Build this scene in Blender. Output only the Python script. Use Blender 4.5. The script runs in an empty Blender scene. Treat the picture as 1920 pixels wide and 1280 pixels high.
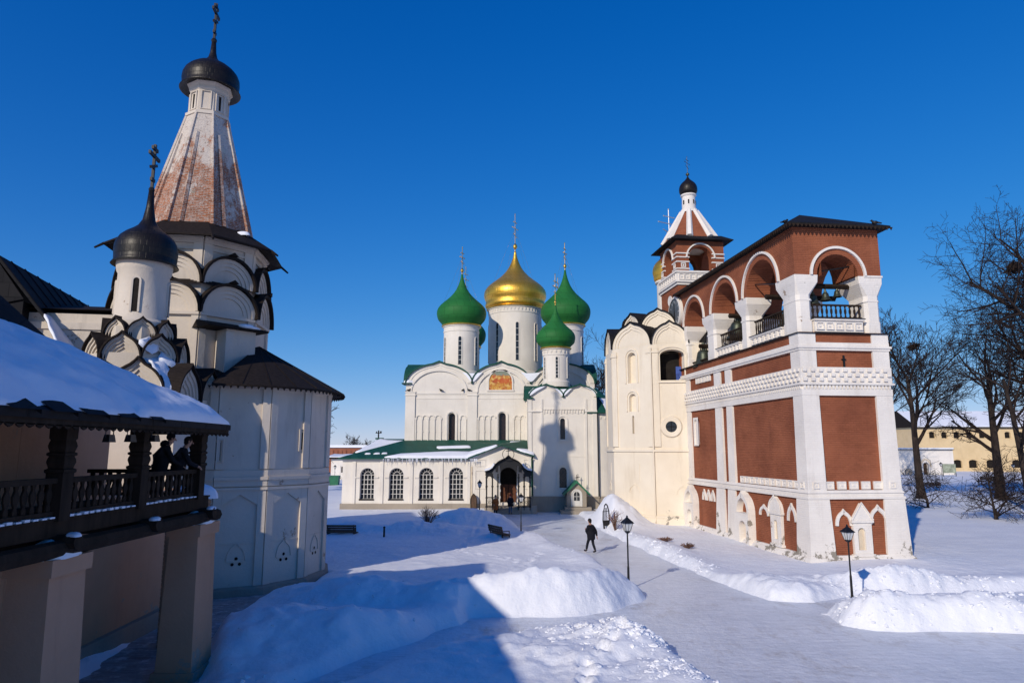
import bpy, bmesh, math, random
import numpy as np
from mathutils import Vector, Matrix, noise as mnoise
R = math.radians
pi = math.pi
sc = bpy.context.scene
col = sc.collection
random.seed(7)

# ------------------------------------------------------------------ camera
F = 1280.0                      # focal length in pixels of a 1920 px wide frame
PITCH = math.atan(202 / F)
CAMH = 5.8
cam_d = bpy.data.cameras.new('camera'); cam = bpy.data.objects.new('camera', cam_d); col.objects.link(cam)
cam.location = (0, 0, CAMH); cam.rotation_euler = (R(90) + PITCH, 0, 0)
cam_d.sensor_width = 36; cam_d.lens = F / 1920 * 36; cam_d.clip_end = 6000; cam_d.clip_start = 0.1
sc.camera = cam
_cp, _sp = math.cos(PITCH), math.sin(PITCH)
def ray(px, py):
    u = (px - 960) / F; v = (640 - py) / F
    return (u, _cp - v * _sp, _sp + v * _cp)
def at(px, py, Y):
    d = ray(px, py); t = Y / d[1]
    return Vector((d[0] * t, Y, CAMH + d[2] * t))
def gnd(px, py, z=0.0):
    d = ray(px, py); t = (z - CAMH) / d[2]
    return Vector((d[0] * t, d[1] * t, z))

# ------------------------------------------------------------------ light
SUN_AZ, SUN_EL = 32.0, 25.3     # shadows run 32 deg to the right of straight ahead
w = bpy.data.worlds.new('World'); sc.world = w; w.use_nodes = True
nt = w.node_tree; nt.nodes.clear()
sky = nt.nodes.new('ShaderNodeTexSky'); sky.sky_type = 'NISHITA'; sky.sun_disc = False
sky.sun_elevation = R(SUN_EL); sky.sun_rotation = R(180 + SUN_AZ)
sky.altitude = 2500; sky.air_density = 1.0; sky.dust_density = 0.0; sky.ozone_density = 2.6
hs = nt.nodes.new('ShaderNodeHueSaturation'); hs.inputs['Saturation'].default_value = 1.16
bg = nt.nodes.new('ShaderNodeBackground'); bg.inputs[1].default_value = 0.138
ow = nt.nodes.new('ShaderNodeOutputWorld')
tint = nt.nodes.new('ShaderNodeMix'); tint.data_type = 'RGBA'; tint.blend_type = 'MULTIPLY'; tint.inputs[0].default_value = 1.0; tint.inputs[7].default_value = (0.62, 0.68, 1.2, 1)
nt.links.new(sky.outputs[0], tint.inputs[6]); nt.links.new(tint.outputs[2], hs.inputs['Color']); 
# the photograph's sky pales gently towards the roofs instead of glaring: compress the bright band near the horizon
v1 = nt.nodes.new('ShaderNodeVectorMath'); v1.operation = 'MULTIPLY_ADD'; v1.inputs[1].default_value = (.18, .18, .18); v1.inputs[2].default_value = (1, 1, 1)
v2 = nt.nodes.new('ShaderNodeVectorMath'); v2.operation = 'DIVIDE'; v3 = nt.nodes.new('ShaderNodeVectorMath'); v3.operation = 'SCALE'; v3.inputs['Scale'].default_value = 1.6
nt.links.new(hs.outputs[0], v1.inputs[0]); nt.links.new(hs.outputs[0], v2.inputs[0]); nt.links.new(v1.outputs[0], v2.inputs[1]); nt.links.new(v2.outputs[0], v3.inputs[0]); nt.links.new(v3.outputs[0], bg.inputs[0]); nt.links.new(bg.outputs[0], ow.inputs[0])
sun_d = bpy.data.lights.new('sun', 'SUN'); sun_d.energy = 3.45; sun_d.angle = R(0.55); sun_d.color = (1.0, 0.89, 0.74)
sun = bpy.data.objects.new('sun', sun_d); col.objects.link(sun)
sdir = Vector((math.sin(R(SUN_AZ)) * math.cos(R(SUN_EL)), math.cos(R(SUN_AZ)) * math.cos(R(SUN_EL)), -math.sin(R(SUN_EL))))
sun.rotation_euler = sdir.to_track_quat('-Z', 'Y').to_euler()
sun.location = (-30, -40, 60)
sc.view_settings.view_transform = 'Standard'; sc.view_settings.look = 'None'
sc.view_settings.exposure = 0.0; sc.view_settings.gamma = 1.0

# ------------------------------------------------------------------ materials
class Mt:
    def __init__(s, name):
        s.m = bpy.data.materials.new(name); s.m.use_nodes = True
        s.t = s.m.node_tree; s.b = s.t.nodes['Principled BSDF']
        s.co = s.t.nodes.new('ShaderNodeTexCoord')
    def N(s, ty): return s.t.nodes.new(ty)
    def L(s, a, b): s.t.links.new(a, b)
    def noise(s, scale, detail=5, rough=0.6, stretch=(1, 1, 1)):
        mp = s.N('ShaderNodeMapping'); mp.inputs['Scale'].default_value = stretch
        s.L(s.co.outputs['Object'], mp.inputs[0])
        n = s.N('ShaderNodeTexNoise'); n.inputs['Scale'].default_value = scale
        n.inputs['Detail'].default_value = detail; n.inputs['Roughness'].default_value = rough
        s.L(mp.outputs[0], n.inputs['Vector']); return n.outputs['Fac']
    def ramp(s, fac, p0, p1, c0=(0, 0, 0), c1=(1, 1, 1)):
        r = s.N('ShaderNodeValToRGB'); e = r.color_ramp.elements
        e[0].position = p0; e[0].color = (*c0, 1); e[1].position = p1; e[1].color = (*c1, 1)
        s.L(fac, r.inputs[0]); return r.outputs[0]
    def mix(s, fac, a, b):
        x = s.N('ShaderNodeMix'); x.data_type = 'RGBA'
        for sock, v in ((x.inputs[0], fac), (x.inputs[6], a), (x.inputs[7], b)):
            if isinstance(v, (int, float)): sock.default_value = v
            elif isinstance(v, tuple): sock.default_value = (*v, 1)
            else: s.L(v, sock)
        return x.outputs[2]
    def mul(s, a, b):
        x = s.N('ShaderNodeMath'); x.operation = 'MULTIPLY'
        for k, v in enumerate((a, b)):
            if isinstance(v, (int, float)): x.inputs[k].default_value = v
            else: s.L(v, x.inputs[k])
        return x.outputs[0]
    def color(s, c):
        if isinstance(c, tuple): s.b.inputs['Base Color'].default_value = (*c, 1)
        else: s.L(c, s.b.inputs['Base Color'])
    def bump(s, fac, strength, dist):
        b = s.N('ShaderNodeBump'); b.inputs['Strength'].default_value = strength; b.inputs['Distance'].default_value = dist
        s.L(fac, b.inputs['Height']); s.L(b.outputs[0], s.b.inputs['Normal'])
    def rough(s, r, spec=0.3): s.b.inputs['Roughness'].default_value = r; s.b.inputs['Specular IOR Level'].default_value = spec
    def sepz(s):
        x = s.N('ShaderNodeSeparateXYZ'); s.L(s.co.outputs['Object'], x.inputs[0]); return x.outputs

def plaster(name, c, c2, stain, patch=0.0, bumpd=0.02, pscale=0.7, lines=0.0, low=0.0):
    m = Mt(name)
    a = m.mix(m.ramp(m.noise(0.45, 6), 0.38, 0.68), c, c2)
    st = m.ramp(m.noise(1.3, 8, 0.7, (1, 1, 0.14)), 0.54, 0.78)
    a = m.mix(m.mul(st, 0.5), a, stain)
    if patch:
        pt = m.ramp(m.noise(pscale, 9, 0.72), 0.66 - patch, 0.69 - patch)
        a = m.mix(pt, a, (0.34, 0.25, 0.18))
    if low:                                     # render peeling off in patches where damp rises, with a ragged upper limit
        pn = m.noise(1.1, 9, 0.7); mr = m.N('ShaderNodeMapRange'); mr.inputs['From Min'].default_value = 0.3; mr.inputs['From Max'].default_value = low
        mr.inputs['To Min'].default_value = 0.05; mr.inputs['To Max'].default_value = -0.16; m.L(m.sepz()[2], mr.inputs[0])
        ad = m.N('ShaderNodeMath'); ad.operation = 'ADD'; m.L(pn, ad.inputs[0]); m.L(mr.outputs[0], ad.inputs[1])
        a = m.mix(m.ramp(ad.outputs[0], 0.575, 0.605), a, m.mix(m.noise(6, 4), (0.36, 0.33, 0.28), (0.22, 0.19, 0.15)))
    n = m.noise(7, 8, 0.7)
    if lines:                                   # brick courses just showing through the paint
        o = m.sepz(); kx = m.N('ShaderNodeMath'); kx.operation = 'ADD'; m.L(o[0], kx.inputs[0]); m.L(o[1], kx.inputs[1])
        cb = m.N('ShaderNodeCombineXYZ'); m.L(kx.outputs[0], cb.inputs[0]); m.L(o[2], cb.inputs[1])
        bk = m.N('ShaderNodeTexBrick'); bk.inputs['Scale'].default_value = 1; bk.inputs['Brick Width'].default_value = 0.34; bk.inputs['Row Height'].default_value = 0.115; bk.inputs['Mortar Size'].default_value = 0.012
        bk.inputs['Color1'].default_value = (1, 1, 1, 1); bk.inputs['Color2'].default_value = (0.80, 0.78, 0.76, 1); bk.inputs['Mortar'].default_value = (0.66, 0.64, 0.62, 1); m.L(cb.outputs[0], bk.inputs['Vector'])
        bx = m.N('ShaderNodeMix'); bx.data_type = 'RGBA'; bx.blend_type = 'MULTIPLY'; m.L(m.mul(m.ramp(m.noise(0.8, 5), 0.3, 0.6), lines), bx.inputs[0]); m.L(a, bx.inputs[6]); m.L(bk.outputs['Color'], bx.inputs[7]); a = bx.outputs[2]
        wv = m.N('ShaderNodeTexWave'); wv.bands_direction = 'Z'; wv.inputs['Scale'].default_value = 3.3
        wv.inputs['Distortion'].default_value = 0.8; wv.inputs['Detail'].default_value = 3; wv.inputs['Detail Scale'].default_value = 4
        m.L(m.co.outputs['Object'], wv.inputs[0])
        ad = m.N('ShaderNodeMath'); ad.operation = 'ADD'; m.L(n, ad.inputs[0]); m.L(m.mul(wv.outputs['Fac'], lines), ad.inputs[1]); n = ad.outputs[0]
    m.color(a); m.rough(0.9, 0.15); m.bump(n, 0.55, bumpd)
    return m.m
def simple(name, c, rough=0.7, spec=0.3, metal=0.0, vary=0.25, scale=3.0, bump=0.0, stretch=(1, 1, 1)):
    m = Mt(name); n = m.noise(scale, 6, 0.65, stretch)
    d = tuple(x * (1 - vary) for x in c); e = tuple(min(1, x * (1 + vary)) for x in c)
    m.color(m.mix(m.ramp(n, 0.3, 0.7), d, e)); m.rough(rough, spec); m.b.inputs['Metallic'].default_value = metal
    if bump: m.bump(n, 0.6, bump)
    return m.m
def sheet(name, c, c2, rough, spec, metal=0.0, step=0.45, vec='xy'):
    """sheet metal: seams and patchy panels"""
    m = Mt(name); o = m.sepz()
    k = m.N('ShaderNodeMath'); k.operation = 'ADD'
    m.L(o[0], k.inputs[0]); m.L(m.mul(o[1], 0.43), k.inputs[1])
    cb = m.N('ShaderNodeCombineXYZ'); m.L(k.outputs[0], cb.inputs[0]); m.L(o[2], cb.inputs[1])
    br = m.N('ShaderNodeTexBrick'); br.offset = 0.5
    br.inputs['Scale'].default_value = 1; br.inputs['Brick Width'].default_value = step; br.inputs['Row Height'].default_value = step * 1.1
    br.inputs['Mortar Size'].default_value = 0.018; br.inputs['Mortar Smooth'].default_value = 0.4
    br.inputs['Color1'].default_value = (*c, 1); br.inputs['Color2'].default_value = (*c2, 1); br.inputs['Mortar'].default_value = (*[x * 0.6 for x in c], 1)
    m.L(cb.outputs[0], br.inputs['Vector'])
    m.color(m.mix(m.mul(m.ramp(m.noise(1.5, 6), 0.4, 0.7), 0.5), br.outputs['Color'], c2))
    m.rough(rough, spec); m.b.inputs['Metallic'].default_value = metal
    ad = m.N('ShaderNodeMath'); ad.operation = 'SUBTRACT'; m.L(m.mul(m.noise(2.5, 3), 0.8), ad.inputs[0]); m.L(m.mul(br.outputs['Fac'], 0.5), ad.inputs[1])
    m.bump(ad.outputs[0], 0.35, 0.05)
    return m.m
M = {}
def mk_snow(name, c, c2, bscale, bd, dirt=0.0):
    m = Mt(name)
    a = m.mix(m.ramp(m.noise(0.5, 6), 0.35, 0.7), c, c2)
    if dirt:
        dt = m.ramp(m.noise(0.8, 9, 0.75, (1, 0.5, 1)), 0.50, 0.66)
        a = m.mix(m.mul(m.mul(dt, m.ramp(m.noise(0.2, 3), 0.44, 0.56)), dirt), a, (0.26, 0.21, 0.165))
        gt = m.ramp(m.noise(22, 4, 0.7), 0.60, 0.70)
        a = m.mix(m.mul(gt, dirt * 0.4), a, (0.33, 0.29, 0.25))
    n1 = m.noise(bscale, 9, 0.62)
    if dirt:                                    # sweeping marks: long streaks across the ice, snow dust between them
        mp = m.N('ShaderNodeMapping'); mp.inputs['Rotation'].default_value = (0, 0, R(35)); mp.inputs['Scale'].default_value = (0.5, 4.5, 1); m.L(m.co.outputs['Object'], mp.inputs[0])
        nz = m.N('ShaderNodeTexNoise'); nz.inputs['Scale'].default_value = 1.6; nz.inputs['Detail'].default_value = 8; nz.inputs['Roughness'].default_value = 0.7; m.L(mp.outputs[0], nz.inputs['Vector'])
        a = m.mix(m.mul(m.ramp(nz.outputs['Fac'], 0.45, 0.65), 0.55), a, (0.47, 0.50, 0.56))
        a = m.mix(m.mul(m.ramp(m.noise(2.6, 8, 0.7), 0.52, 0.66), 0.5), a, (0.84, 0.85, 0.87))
    m.color(a); m.rough(0.65, 0.25); m.bump(n1, 0.6, bd)
    return m.m
M['snow'] = mk_snow('snow', (0.84, 0.85, 0.88), (0.76, 0.78, 0.83), 3.5, 0.09)
M['path'] = mk_snow('trodden_ice', (0.76, 0.79, 0.84), (0.63, 0.67, 0.73), 4.0, 0.09, 0.6)  # sky reflection on the ice is put into the bluish base colour
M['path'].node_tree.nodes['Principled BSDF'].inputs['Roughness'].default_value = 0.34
M['mud'] = mk_snow('wet_trodden_ground', (0.34, 0.32, 0.31), (0.20, 0.18, 0.165), 4.0, 0.12, 0.6)
M['roofsnow'] = mk_snow('roof_snow', (0.83, 0.85, 0.9), (0.76, 0.79, 0.86), 2.2, 0.06)
M['white'] = plaster('cathedral_plaster', (0.76, 0.71, 0.63), (0.68, 0.63, 0.555), (0.48, 0.42, 0.35), 0.0)
M['grey_white'] = plaster('church_plaster', (0.64, 0.565, 0.475), (0.54, 0.475, 0.40), (0.30, 0.255, 0.205), 0.035, 0.03, 0.6)
M['cream'] = plaster('cream_plaster', (0.80, 0.715, 0.58), (0.74, 0.65, 0.515), (0.52, 0.42, 0.29), 0.0, 0.02, 0.7, 0.0, 2.2)
M['paint'] = plaster('white_paint', (0.83, 0.78, 0.71), (0.74, 0.69, 0.63), (0.52, 0.46, 0.40), 0.012, 0.03, 0.8, 0.22, 2.6)
M['red'] = plaster('red_paint', (0.34, 0.115, 0.058), (0.235, 0.076, 0.04), (0.17, 0.058, 0.034), 0.0, 0.04, 0.7, 0.85)
M['peach'] = plaster('peach_plaster', (0.52, 0.30, 0.19), (0.44, 0.25, 0.155), (0.26, 0.15, 0.10), 0.012, 0.03, 0.9, 0.0, 1.9)
M['stone'] = plaster('plinth_stone', (0.36, 0.31, 0.25), (0.27, 0.235, 0.19), (0.2, 0.17, 0.14), 0.0, 0.05)
M['yellow'] = plaster('yellow_wall', (0.72, 0.55, 0.32), (0.64, 0.48, 0.27), (0.48, 0.36, 0.22), 0.0)
M['oldred'] = plaster('old_red_brick', (0.30, 0.115, 0.07), (0.24, 0.09, 0.055), (0.4, 0.3, 0.25), 0.0)
M['oldbrown'] = plaster('old_brown_brick', (0.36, 0.24, 0.15), (0.22, 0.14, 0.09), (0.16, 0.11, 0.08), 0.02)
M['shingle'] = simple('dark_shingle', (0.020, 0.015, 0.013), 0.8, 0.12, 0, 0.5, 6, 0.02, (1, 1, 4))
M['blackroof'] = sheet('black_sheet', (0.010, 0.010, 0.012), (0.018, 0.017, 0.018), 0.75, 0.12, 0.0, 0.55)
M['blackdome'] = sheet('black_dome_scales', (0.009, 0.007, 0.006), (0.016, 0.012, 0.010), 0.42, 0.28, 0.0, 0.24)
M['greenroof'] = sheet('green_sheet', (0.008, 0.062, 0.042), (0.014, 0.082, 0.058), 0.6, 0.2, 0.0, 0.7)
M['greendome'] = sheet('green_dome_paint', (0.016, 0.125, 0.026), (0.021, 0.15, 0.034), 0.6, 0.2, 0.0, 0.8)
M['gold'] = sheet('gold_leaf', (0.80, 0.45, 0.05), (0.88, 0.52, 0.09), 0.42, 0.5, 0.85, 0.55)
M['goldtrim'] = simple('gold_trim', (0.72, 0.46, 0.10), 0.35, 0.5, 1.0, 0.2, 4)
M['silver'] = simple('silver_metal', (0.6, 0.6, 0.58), 0.4, 0.5, 0.6, 0.2)
M['bronze'] = simple('bronze', (0.065, 0.075, 0.055), 0.45, 0.5, 0.7, 0.35, 5)
M['iron'] = simple('black_iron', (0.012, 0.012, 0.013), 0.5, 0.4, 0.2, 0.3)
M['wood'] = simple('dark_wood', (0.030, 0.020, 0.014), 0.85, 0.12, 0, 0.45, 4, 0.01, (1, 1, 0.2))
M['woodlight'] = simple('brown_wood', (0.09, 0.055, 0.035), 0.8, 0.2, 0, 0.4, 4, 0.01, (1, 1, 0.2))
M['door'] = simple('dark_door', (0.10, 0.035, 0.015), 0.6, 0.3, 0, 0.4, 3)
M['winglass'] = simple('old_window_glass', (0.022, 0.013, 0.010), 0.25, 0.5, 0, 0.5, 5)
M['dark'] = simple('dark_interior', (0.02, 0.017, 0.015), 0.9, 0.1, 0, 0.3)
M['glass'] = simple('dark_glass', (0.02, 0.022, 0.025), 0.12, 0.5, 0, 0.4, 8)
M['frame'] = simple('window_frame_paint', (0.62, 0.60, 0.56), 0.6, 0.3, 0, 0.1)
M['niche'] = plaster('niche_plaster', (0.70, 0.60, 0.45), (0.55, 0.45, 0.33), (0.25, 0.2, 0.15), 0.05, 0.03, 1.2)
M['lampglass'] = simple('frosted_glass', (0.62, 0.62, 0.6), 0.25, 0.5, 0, 0.1)
M['clock'] = simple('clock_face', (0.10, 0.115, 0.13), 0.45, 0.4, 0.0, 0.15, 6)
M['bark'] = simple('bark', (0.035, 0.026, 0.022), 0.9, 0.15, 0, 0.5, 3, 0.03, (1, 1, 0.3))
M['twig'] = simple('twig', (0.030, 0.021, 0.018), 0.9, 0.15, 0, 0.3)
M['haytwig'] = simple('dry_stem', (0.16, 0.085, 0.06), 0.9, 0.15, 0, 0.4)
M['nest'] = simple('nest_twigs', (0.03, 0.02, 0.015), 0.95, 0.1, 0, 0.5, 12)
M['skin'] = simple('skin', (0.42, 0.24, 0.17), 0.6, 0.3, 0, 0.08)
M['coat'] = simple('dark_coat', (0.010, 0.010, 0.014), 0.85, 0.2, 0, 0.3, 8, 0.01)
M['trousers'] = simple('dark_trousers', (0.010, 0.011, 0.017), 0.85, 0.2, 0, 0.3, 8, 0.01)
M['jeans'] = simple('blue_jeans', (0.05, 0.09, 0.16), 0.85, 0.2, 0, 0.3, 8)
M['orange'] = simple('orange_coat', (0.26, 0.085, 0.025), 0.85, 0.2, 0, 0.25, 6)
M['hair'] = simple('dark_hair', (0.012, 0.009, 0.008), 0.8, 0.3, 0, 0.3, 20)
M['redknit'] = simple('red_knit', (0.25, 0.03, 0.02), 0.9, 0.2, 0, 0.3, 10)
M['green_paint'] = simple('green_paint', (0.02, 0.14, 0.07), 0.5, 0.4, 0, 0.2)
M['board'] = simple('printed_board', (0.30, 0.33, 0.24), 0.6, 0.3, 0, 0.6, 1.6)
M['bluecloth'] = simple('blue_tarp', (0.05, 0.09, 0.30), 0.8, 0.2, 0, 0.5, 3)

def mk_tentbrick():
    m = Mt('worn_tent_brick'); o = m.sepz()
    k = m.N('ShaderNodeMath'); k.operation = 'ADD'; m.L(o[0], k.inputs[0]); m.L(m.mul(o[1], 0.35), k.inputs[1])
    cb = m.N('ShaderNodeCombineXYZ'); m.L(k.outputs[0], cb.inputs[0]); m.L(o[2], cb.inputs[1])
    br = m.N('ShaderNodeTexBrick'); br.inputs['Scale'].default_value = 1
    br.inputs['Brick Width'].default_value = 0.30; br.inputs['Row Height'].default_value = 0.095; br.inputs['Mortar Size'].default_value = 0.012
    br.inputs['Color1'].default_value = (0.40, 0.125, 0.045, 1); br.inputs['Color2'].default_value = (0.22, 0.075, 0.035, 1); br.inputs['Mortar'].default_value = (0.42, 0.33, 0.27, 1)
    m.L(cb.outputs[0], br.inputs['Vector'])
    wm = m.noise(0.75, 12, 0.78, (1, 1, 0.6))
    # whitewash survives more towards the top: height adds to the wear threshold
    mr = m.N('ShaderNodeMapRange'); mr.inputs['From Min'].default_value = 16.3; mr.inputs['From Max'].default_value = 23.2
    mr.inputs['To Min'].default_value = -0.035; mr.inputs['To Max'].default_value = 0.17; m.L(o[2], mr.inputs[0])
    ad = m.N('ShaderNodeMath'); ad.operation = 'ADD'; m.L(wm, ad.inputs[0]); m.L(mr.outputs[0], ad.inputs[1])
    a = m.mix(m.ramp(ad.outputs[0], 0.545, 0.60), br.outputs['Color'], (0.60, 0.53, 0.46))
    fs_ = m.ramp(m.noise(5.0, 10, 0.85, (1, 1, 1.6)), 0.50, 0.56); a = m.mix(m.mul(fs_, 0.62), a, (0.50, 0.42, 0.36))
    sp = m.ramp(m.noise(4.5, 8, 0.75, (1, 1, 1.8)), 0.56, 0.64)
    a = m.mix(m.mul(sp, 0.75), a, (0.16, 0.11, 0.085))
    g = m.ramp(m.noise(1.2, 4), 0.62, 0.72); a = m.mix(m.mul(g, 0.4), a, (0.36, 0.44, 0.36))
    m.color(a); m.rough(0.92, 0.1)
    s2 = m.N('ShaderNodeMath'); s2.operation = 'SUBTRACT'; m.L(m.noise(9, 6), s2.inputs[0]); m.L(m.mul(br.outputs['Fac'], 0.5), s2.inputs[1])
    m.bump(s2.outputs[0], 0.7, 0.04)
    return m.m
M['tent'] = mk_tentbrick()
def mk_mural():
    m = Mt('wall_painting'); o = m.sepz()
    n = m.noise(1.9, 3, 0.6, (1.6, 1, 0.55)); n2 = m.noise(3.3, 3)
    a = m.mix(m.ramp(n, 0.40, 0.58), (0.55, 0.27, 0.05), (0.38, 0.09, 0.03))
    a = m.mix(m.ramp(n2, 0.52, 0.6), a, (0.66, 0.42, 0.13))
    mr = m.N('ShaderNodeMapRange'); mr.inputs['From Min'].default_value = 13.2; mr.inputs['From Max'].default_value = 13.75; m.L(o[2], mr.inputs[0])
    ad = m.N('ShaderNodeMath'); ad.operation = 'ADD'; m.L(mr.outputs[0], ad.inputs[0])
    m.L(m.mul(n, 0.9), ad.inputs[1])
    a = m.mix(m.ramp(ad.outputs[0], 0.75, 0.95), a, (0.22, 0.25, 0.19))
    a = m.mix(m.mul(m.ramp(m.noise(1.2, 2), 0.56, 0.62), 0.8), a, (0.50, 0.09, 0.025))
    m.color(a); m.rough(0.7); return m.m
M['mural'] = mk_mural()

# ------------------------------------------------------------------ mesh building
def frame(o, deg):
    """facade frame: u runs along the wall, v up, w out of it"""
    a = R(deg); z = o[2] if len(o) > 2 else 0.0
    return Matrix(((math.cos(a), 0, math.sin(a), o[0]), (math.sin(a), 0, -math.cos(a), o[1]), (0, 1, 0, z), (0, 0, 0, 1)))
class MB:
    def __init__(s, T=None): s.v = []; s.f = []; s.mi = []; s.T = T or Matrix(); s.m = 0
    def P(s, *p): s.v.append(tuple(s.T @ Vector(p))); return len(s.v) - 1
    def add(s, pts, faces):
        b = len(s.v); T = s.T
        s.v += [tuple(T @ Vector(p)) for p in pts]
        for f in faces: s.f.append([b + i for i in f]); s.mi.append(s.m)
    def face(s, pts): s.add(pts, [list(range(len(pts)))])
    def box(s, x0, x1, y0, y1, z0, z1):
        s.add([(x0, y0, z0), (x1, y0, z0), (x1, y1, z0), (x0, y1, z0), (x0, y0, z1), (x1, y0, z1), (x1, y1, z1), (x0, y1, z1)],
              [(0, 3, 2, 1), (4, 5, 6, 7), (0, 1, 5, 4), (1, 2, 6, 5), (2, 3, 7, 6), (3, 0, 4, 7)])
    def taper(s, b, t, z0, z1):
        """b, t = (x0,x1,y0,y1) at z0 and z1"""
        s.add([(b[0], b[2], z0), (b[1], b[2], z0), (b[1], b[3], z0), (b[0], b[3], z0), (t[0], t[2], z1), (t[1], t[2], z1), (t[1], t[3], z1), (t[0], t[3], z1)],
              [(0, 3, 2, 1), (4, 5, 6, 7), (0, 1, 5, 4), (1, 2, 6, 5), (2, 3, 7, 6), (3, 0, 4, 7)])
    def prism(s, poly, z0, z1, poly2=None):
        n = len(poly); p2 = poly2 or poly
        s.add([(x, y, z0) for x, y in poly] + [(x, y, z1) for x, y in p2],
              [list(range(n))[::-1], list(range(n, 2 * n))] + [(i, (i + 1) % n, n + (i + 1) % n, n + i) for i in range(n)])
    def extr(s, poly, w0, w1):
        """outline in (u,v), thickness along w"""
        n = len(poly)
        s.add([(u, v, w0) for u, v in poly] + [(u, v, w1) for u, v in poly],
              [list(range(n))[::-1], list(range(n, 2 * n))] + [(i, (i + 1) % n, n + (i + 1) % n, n + i) for i in range(n)])
    def lathe(s, prof, n=32, c=(0, 0), ph=0.0, a0=0.0, a1=2 * pi, close=True):
        full = abs(a1 - a0 - 2 * pi) < 1e-6; k = n if full else n + 1
        pts = []; fs = []
        for r, z in prof:
            for i in range(k):
                a = a0 + ph + (a1 - a0) * i / n
                pts.append((c[0] + r * math.cos(a), c[1] + r * math.sin(a), z))
        for j in range(len(prof) - 1):
            for i in range(n):
                i2 = (i + 1) % k
                fs.append((j * k + i, j * k + i2, (j + 1) * k + i2, (j + 1) * k + i))
        if close and full:
            fs.append(list(range(k))[::-1]); fs.append([(len(prof) - 1) * k + i for i in range(k)])
        s.add(pts, fs)
    def tube(s, pts, rs, n=6, caps=True):
        pts = [Vector(p) for p in pts]
        if isinstance(rs, (int, float)): rs = [rs] * len(pts)
        V = []; Fc = []
        for i, p in enumerate(pts):
            d = (pts[min(i + 1, len(pts) - 1)] - pts[max(i - 1, 0)])
            d = d.normalized() if d.length > 1e-9 else Vector((0, 0, 1))
            a = d.cross(Vector((0, 0, 1)) if abs(d.z) < 0.9 else Vector((1, 0, 0))).normalized(); b = d.cross(a)
            for k in range(n):
                t = 2 * pi * k / n; V.append(p + (a * math.cos(t) + b * math.sin(t)) * rs[i])
        for i in range(len(pts) - 1):
            for k in range(n):
                k2 = (k + 1) % n; Fc.append((i * n + k, i * n + k2, (i + 1) * n + k2, (i + 1) * n + k))
        if caps: Fc.append(list(range(n))[::-1]); Fc.append([(len(pts) - 1) * n + k for k in range(n)])
        s.add([tuple(v) for v in V], Fc)
    def ball(s, c, r, n=10, sc_=(1, 1, 1)):
        m_ = n // 2
        prof = [(r * math.sin(pi * i / m_), -r * math.cos(pi * i / m_)) for i in range(m_ + 1)]
        prof[0] = (r * 0.02, -r); prof[-1] = (r * 0.02, r)
        pts = []; fs = []
        for q, z in prof:
            for i in range(n):
                a = 2 * pi * i / n; pts.append((c[0] + q * math.cos(a) * sc_[0], c[1] + q * math.sin(a) * sc_[1], c[2] + z * sc_[2]))
        for j in range(m_):
            for i in range(n): fs.append((j * n + i, j * n + (i + 1) % n, (j + 1) * n + (i + 1) % n, (j + 1) * n + i))
        s.add(pts, fs)
    # ---- facade helpers (T is a facade frame) -------------------------
    def fbox(s, u0, u1, v0, v1, w0, w1): s.box(u0, u1, v0, v1, w0, w1)
    def wall(s, u0, u1, v0, v1, ops=(), w=0.0, depth=0.4, back=None):
        """wall face with real openings and reveals; an opening is (u0,u1,v0,v1,kind)"""
        ops = sorted(ops, key=lambda o: o[0]); cur = u0
        def q(a, b, c, d, ww): s.face([(a, c, ww), (b, c, ww), (b, d, ww), (a, d, ww)])
        faces_at = [w] + ([back] if back is not None else [])
        for ww in faces_at:
            cur = u0
            for o in ops:
                if o[0] > cur + 1e-6: q(cur, o[0], v0, v1, ww)
                if o[2] > v0 + 1e-6: q(o[0], o[1], v0, o[2], ww)
                c = opcurve(o)
                for (a, va), (b, vb) in zip(c[:-1], c[1:]):
                    s.face([(a, va, ww), (b, vb, ww), (b, v1, ww), (a, v1, ww)])
                cur = o[1]
            if u1 > cur + 1e-6: q(cur, u1, v0, v1, ww)
        d = w - depth if back is None else back
        for o in ops:
            c = opcurve(o)
            ring = [(o[0], o[2])] + c + [(o[1], o[2])]
            for (a, va), (b, vb) in zip(ring[:-1], ring[1:]):
                s.face([(a, va, w), (a, va, d), (b, vb, d), (b, vb, w)])
            if o[2] > v0 + 1e-6: s.face([(o[0], o[2], w), (o[1], o[2], w), (o[1], o[2], d), (o[0], o[2], d)])
    def fill(s, o, w):
        c = opcurve(o); s.face([(o[0], o[2], w), (o[1], o[2], w)] + [(u, v, w) for u, v in c[::-1]])
    def ribbon(s, pts, t, w0, w1, closed=False):
        """swept rectangular moulding along (u,v) points; t grows to the left of travel"""
        n = len(pts); P = [Vector((p[0], p[1])) for p in pts]; off = []
        for i in range(n):
            if closed: a, b = P[i - 1], P[(i + 1) % n]
            else: a, b = P[max(i - 1, 0)], P[min(i + 1, n - 1)]
            d = (b - a).normalized(); off.append(P[i] + Vector((-d.y, d.x)) * t)
        V = []; Fc = []
        for i in range(n):
            for p, ww in ((P[i], w0), (P[i], w1), (off[i], w1), (off[i], w0)): V.append((p.x, p.y, ww))
        for i in range(n if closed else n - 1):
            j = (i + 1) % n
            for k in range(4): Fc.append((i * 4 + k, i * 4 + (k + 1) % 4, j * 4 + (k + 1) % 4, j * 4 + k))
        if not closed: Fc += [(3, 2, 1, 0), ((n - 1) * 4, (n - 1) * 4 + 1, (n - 1) * 4 + 2, (n - 1) * 4 + 3)]
        s.add(V, Fc)
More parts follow.
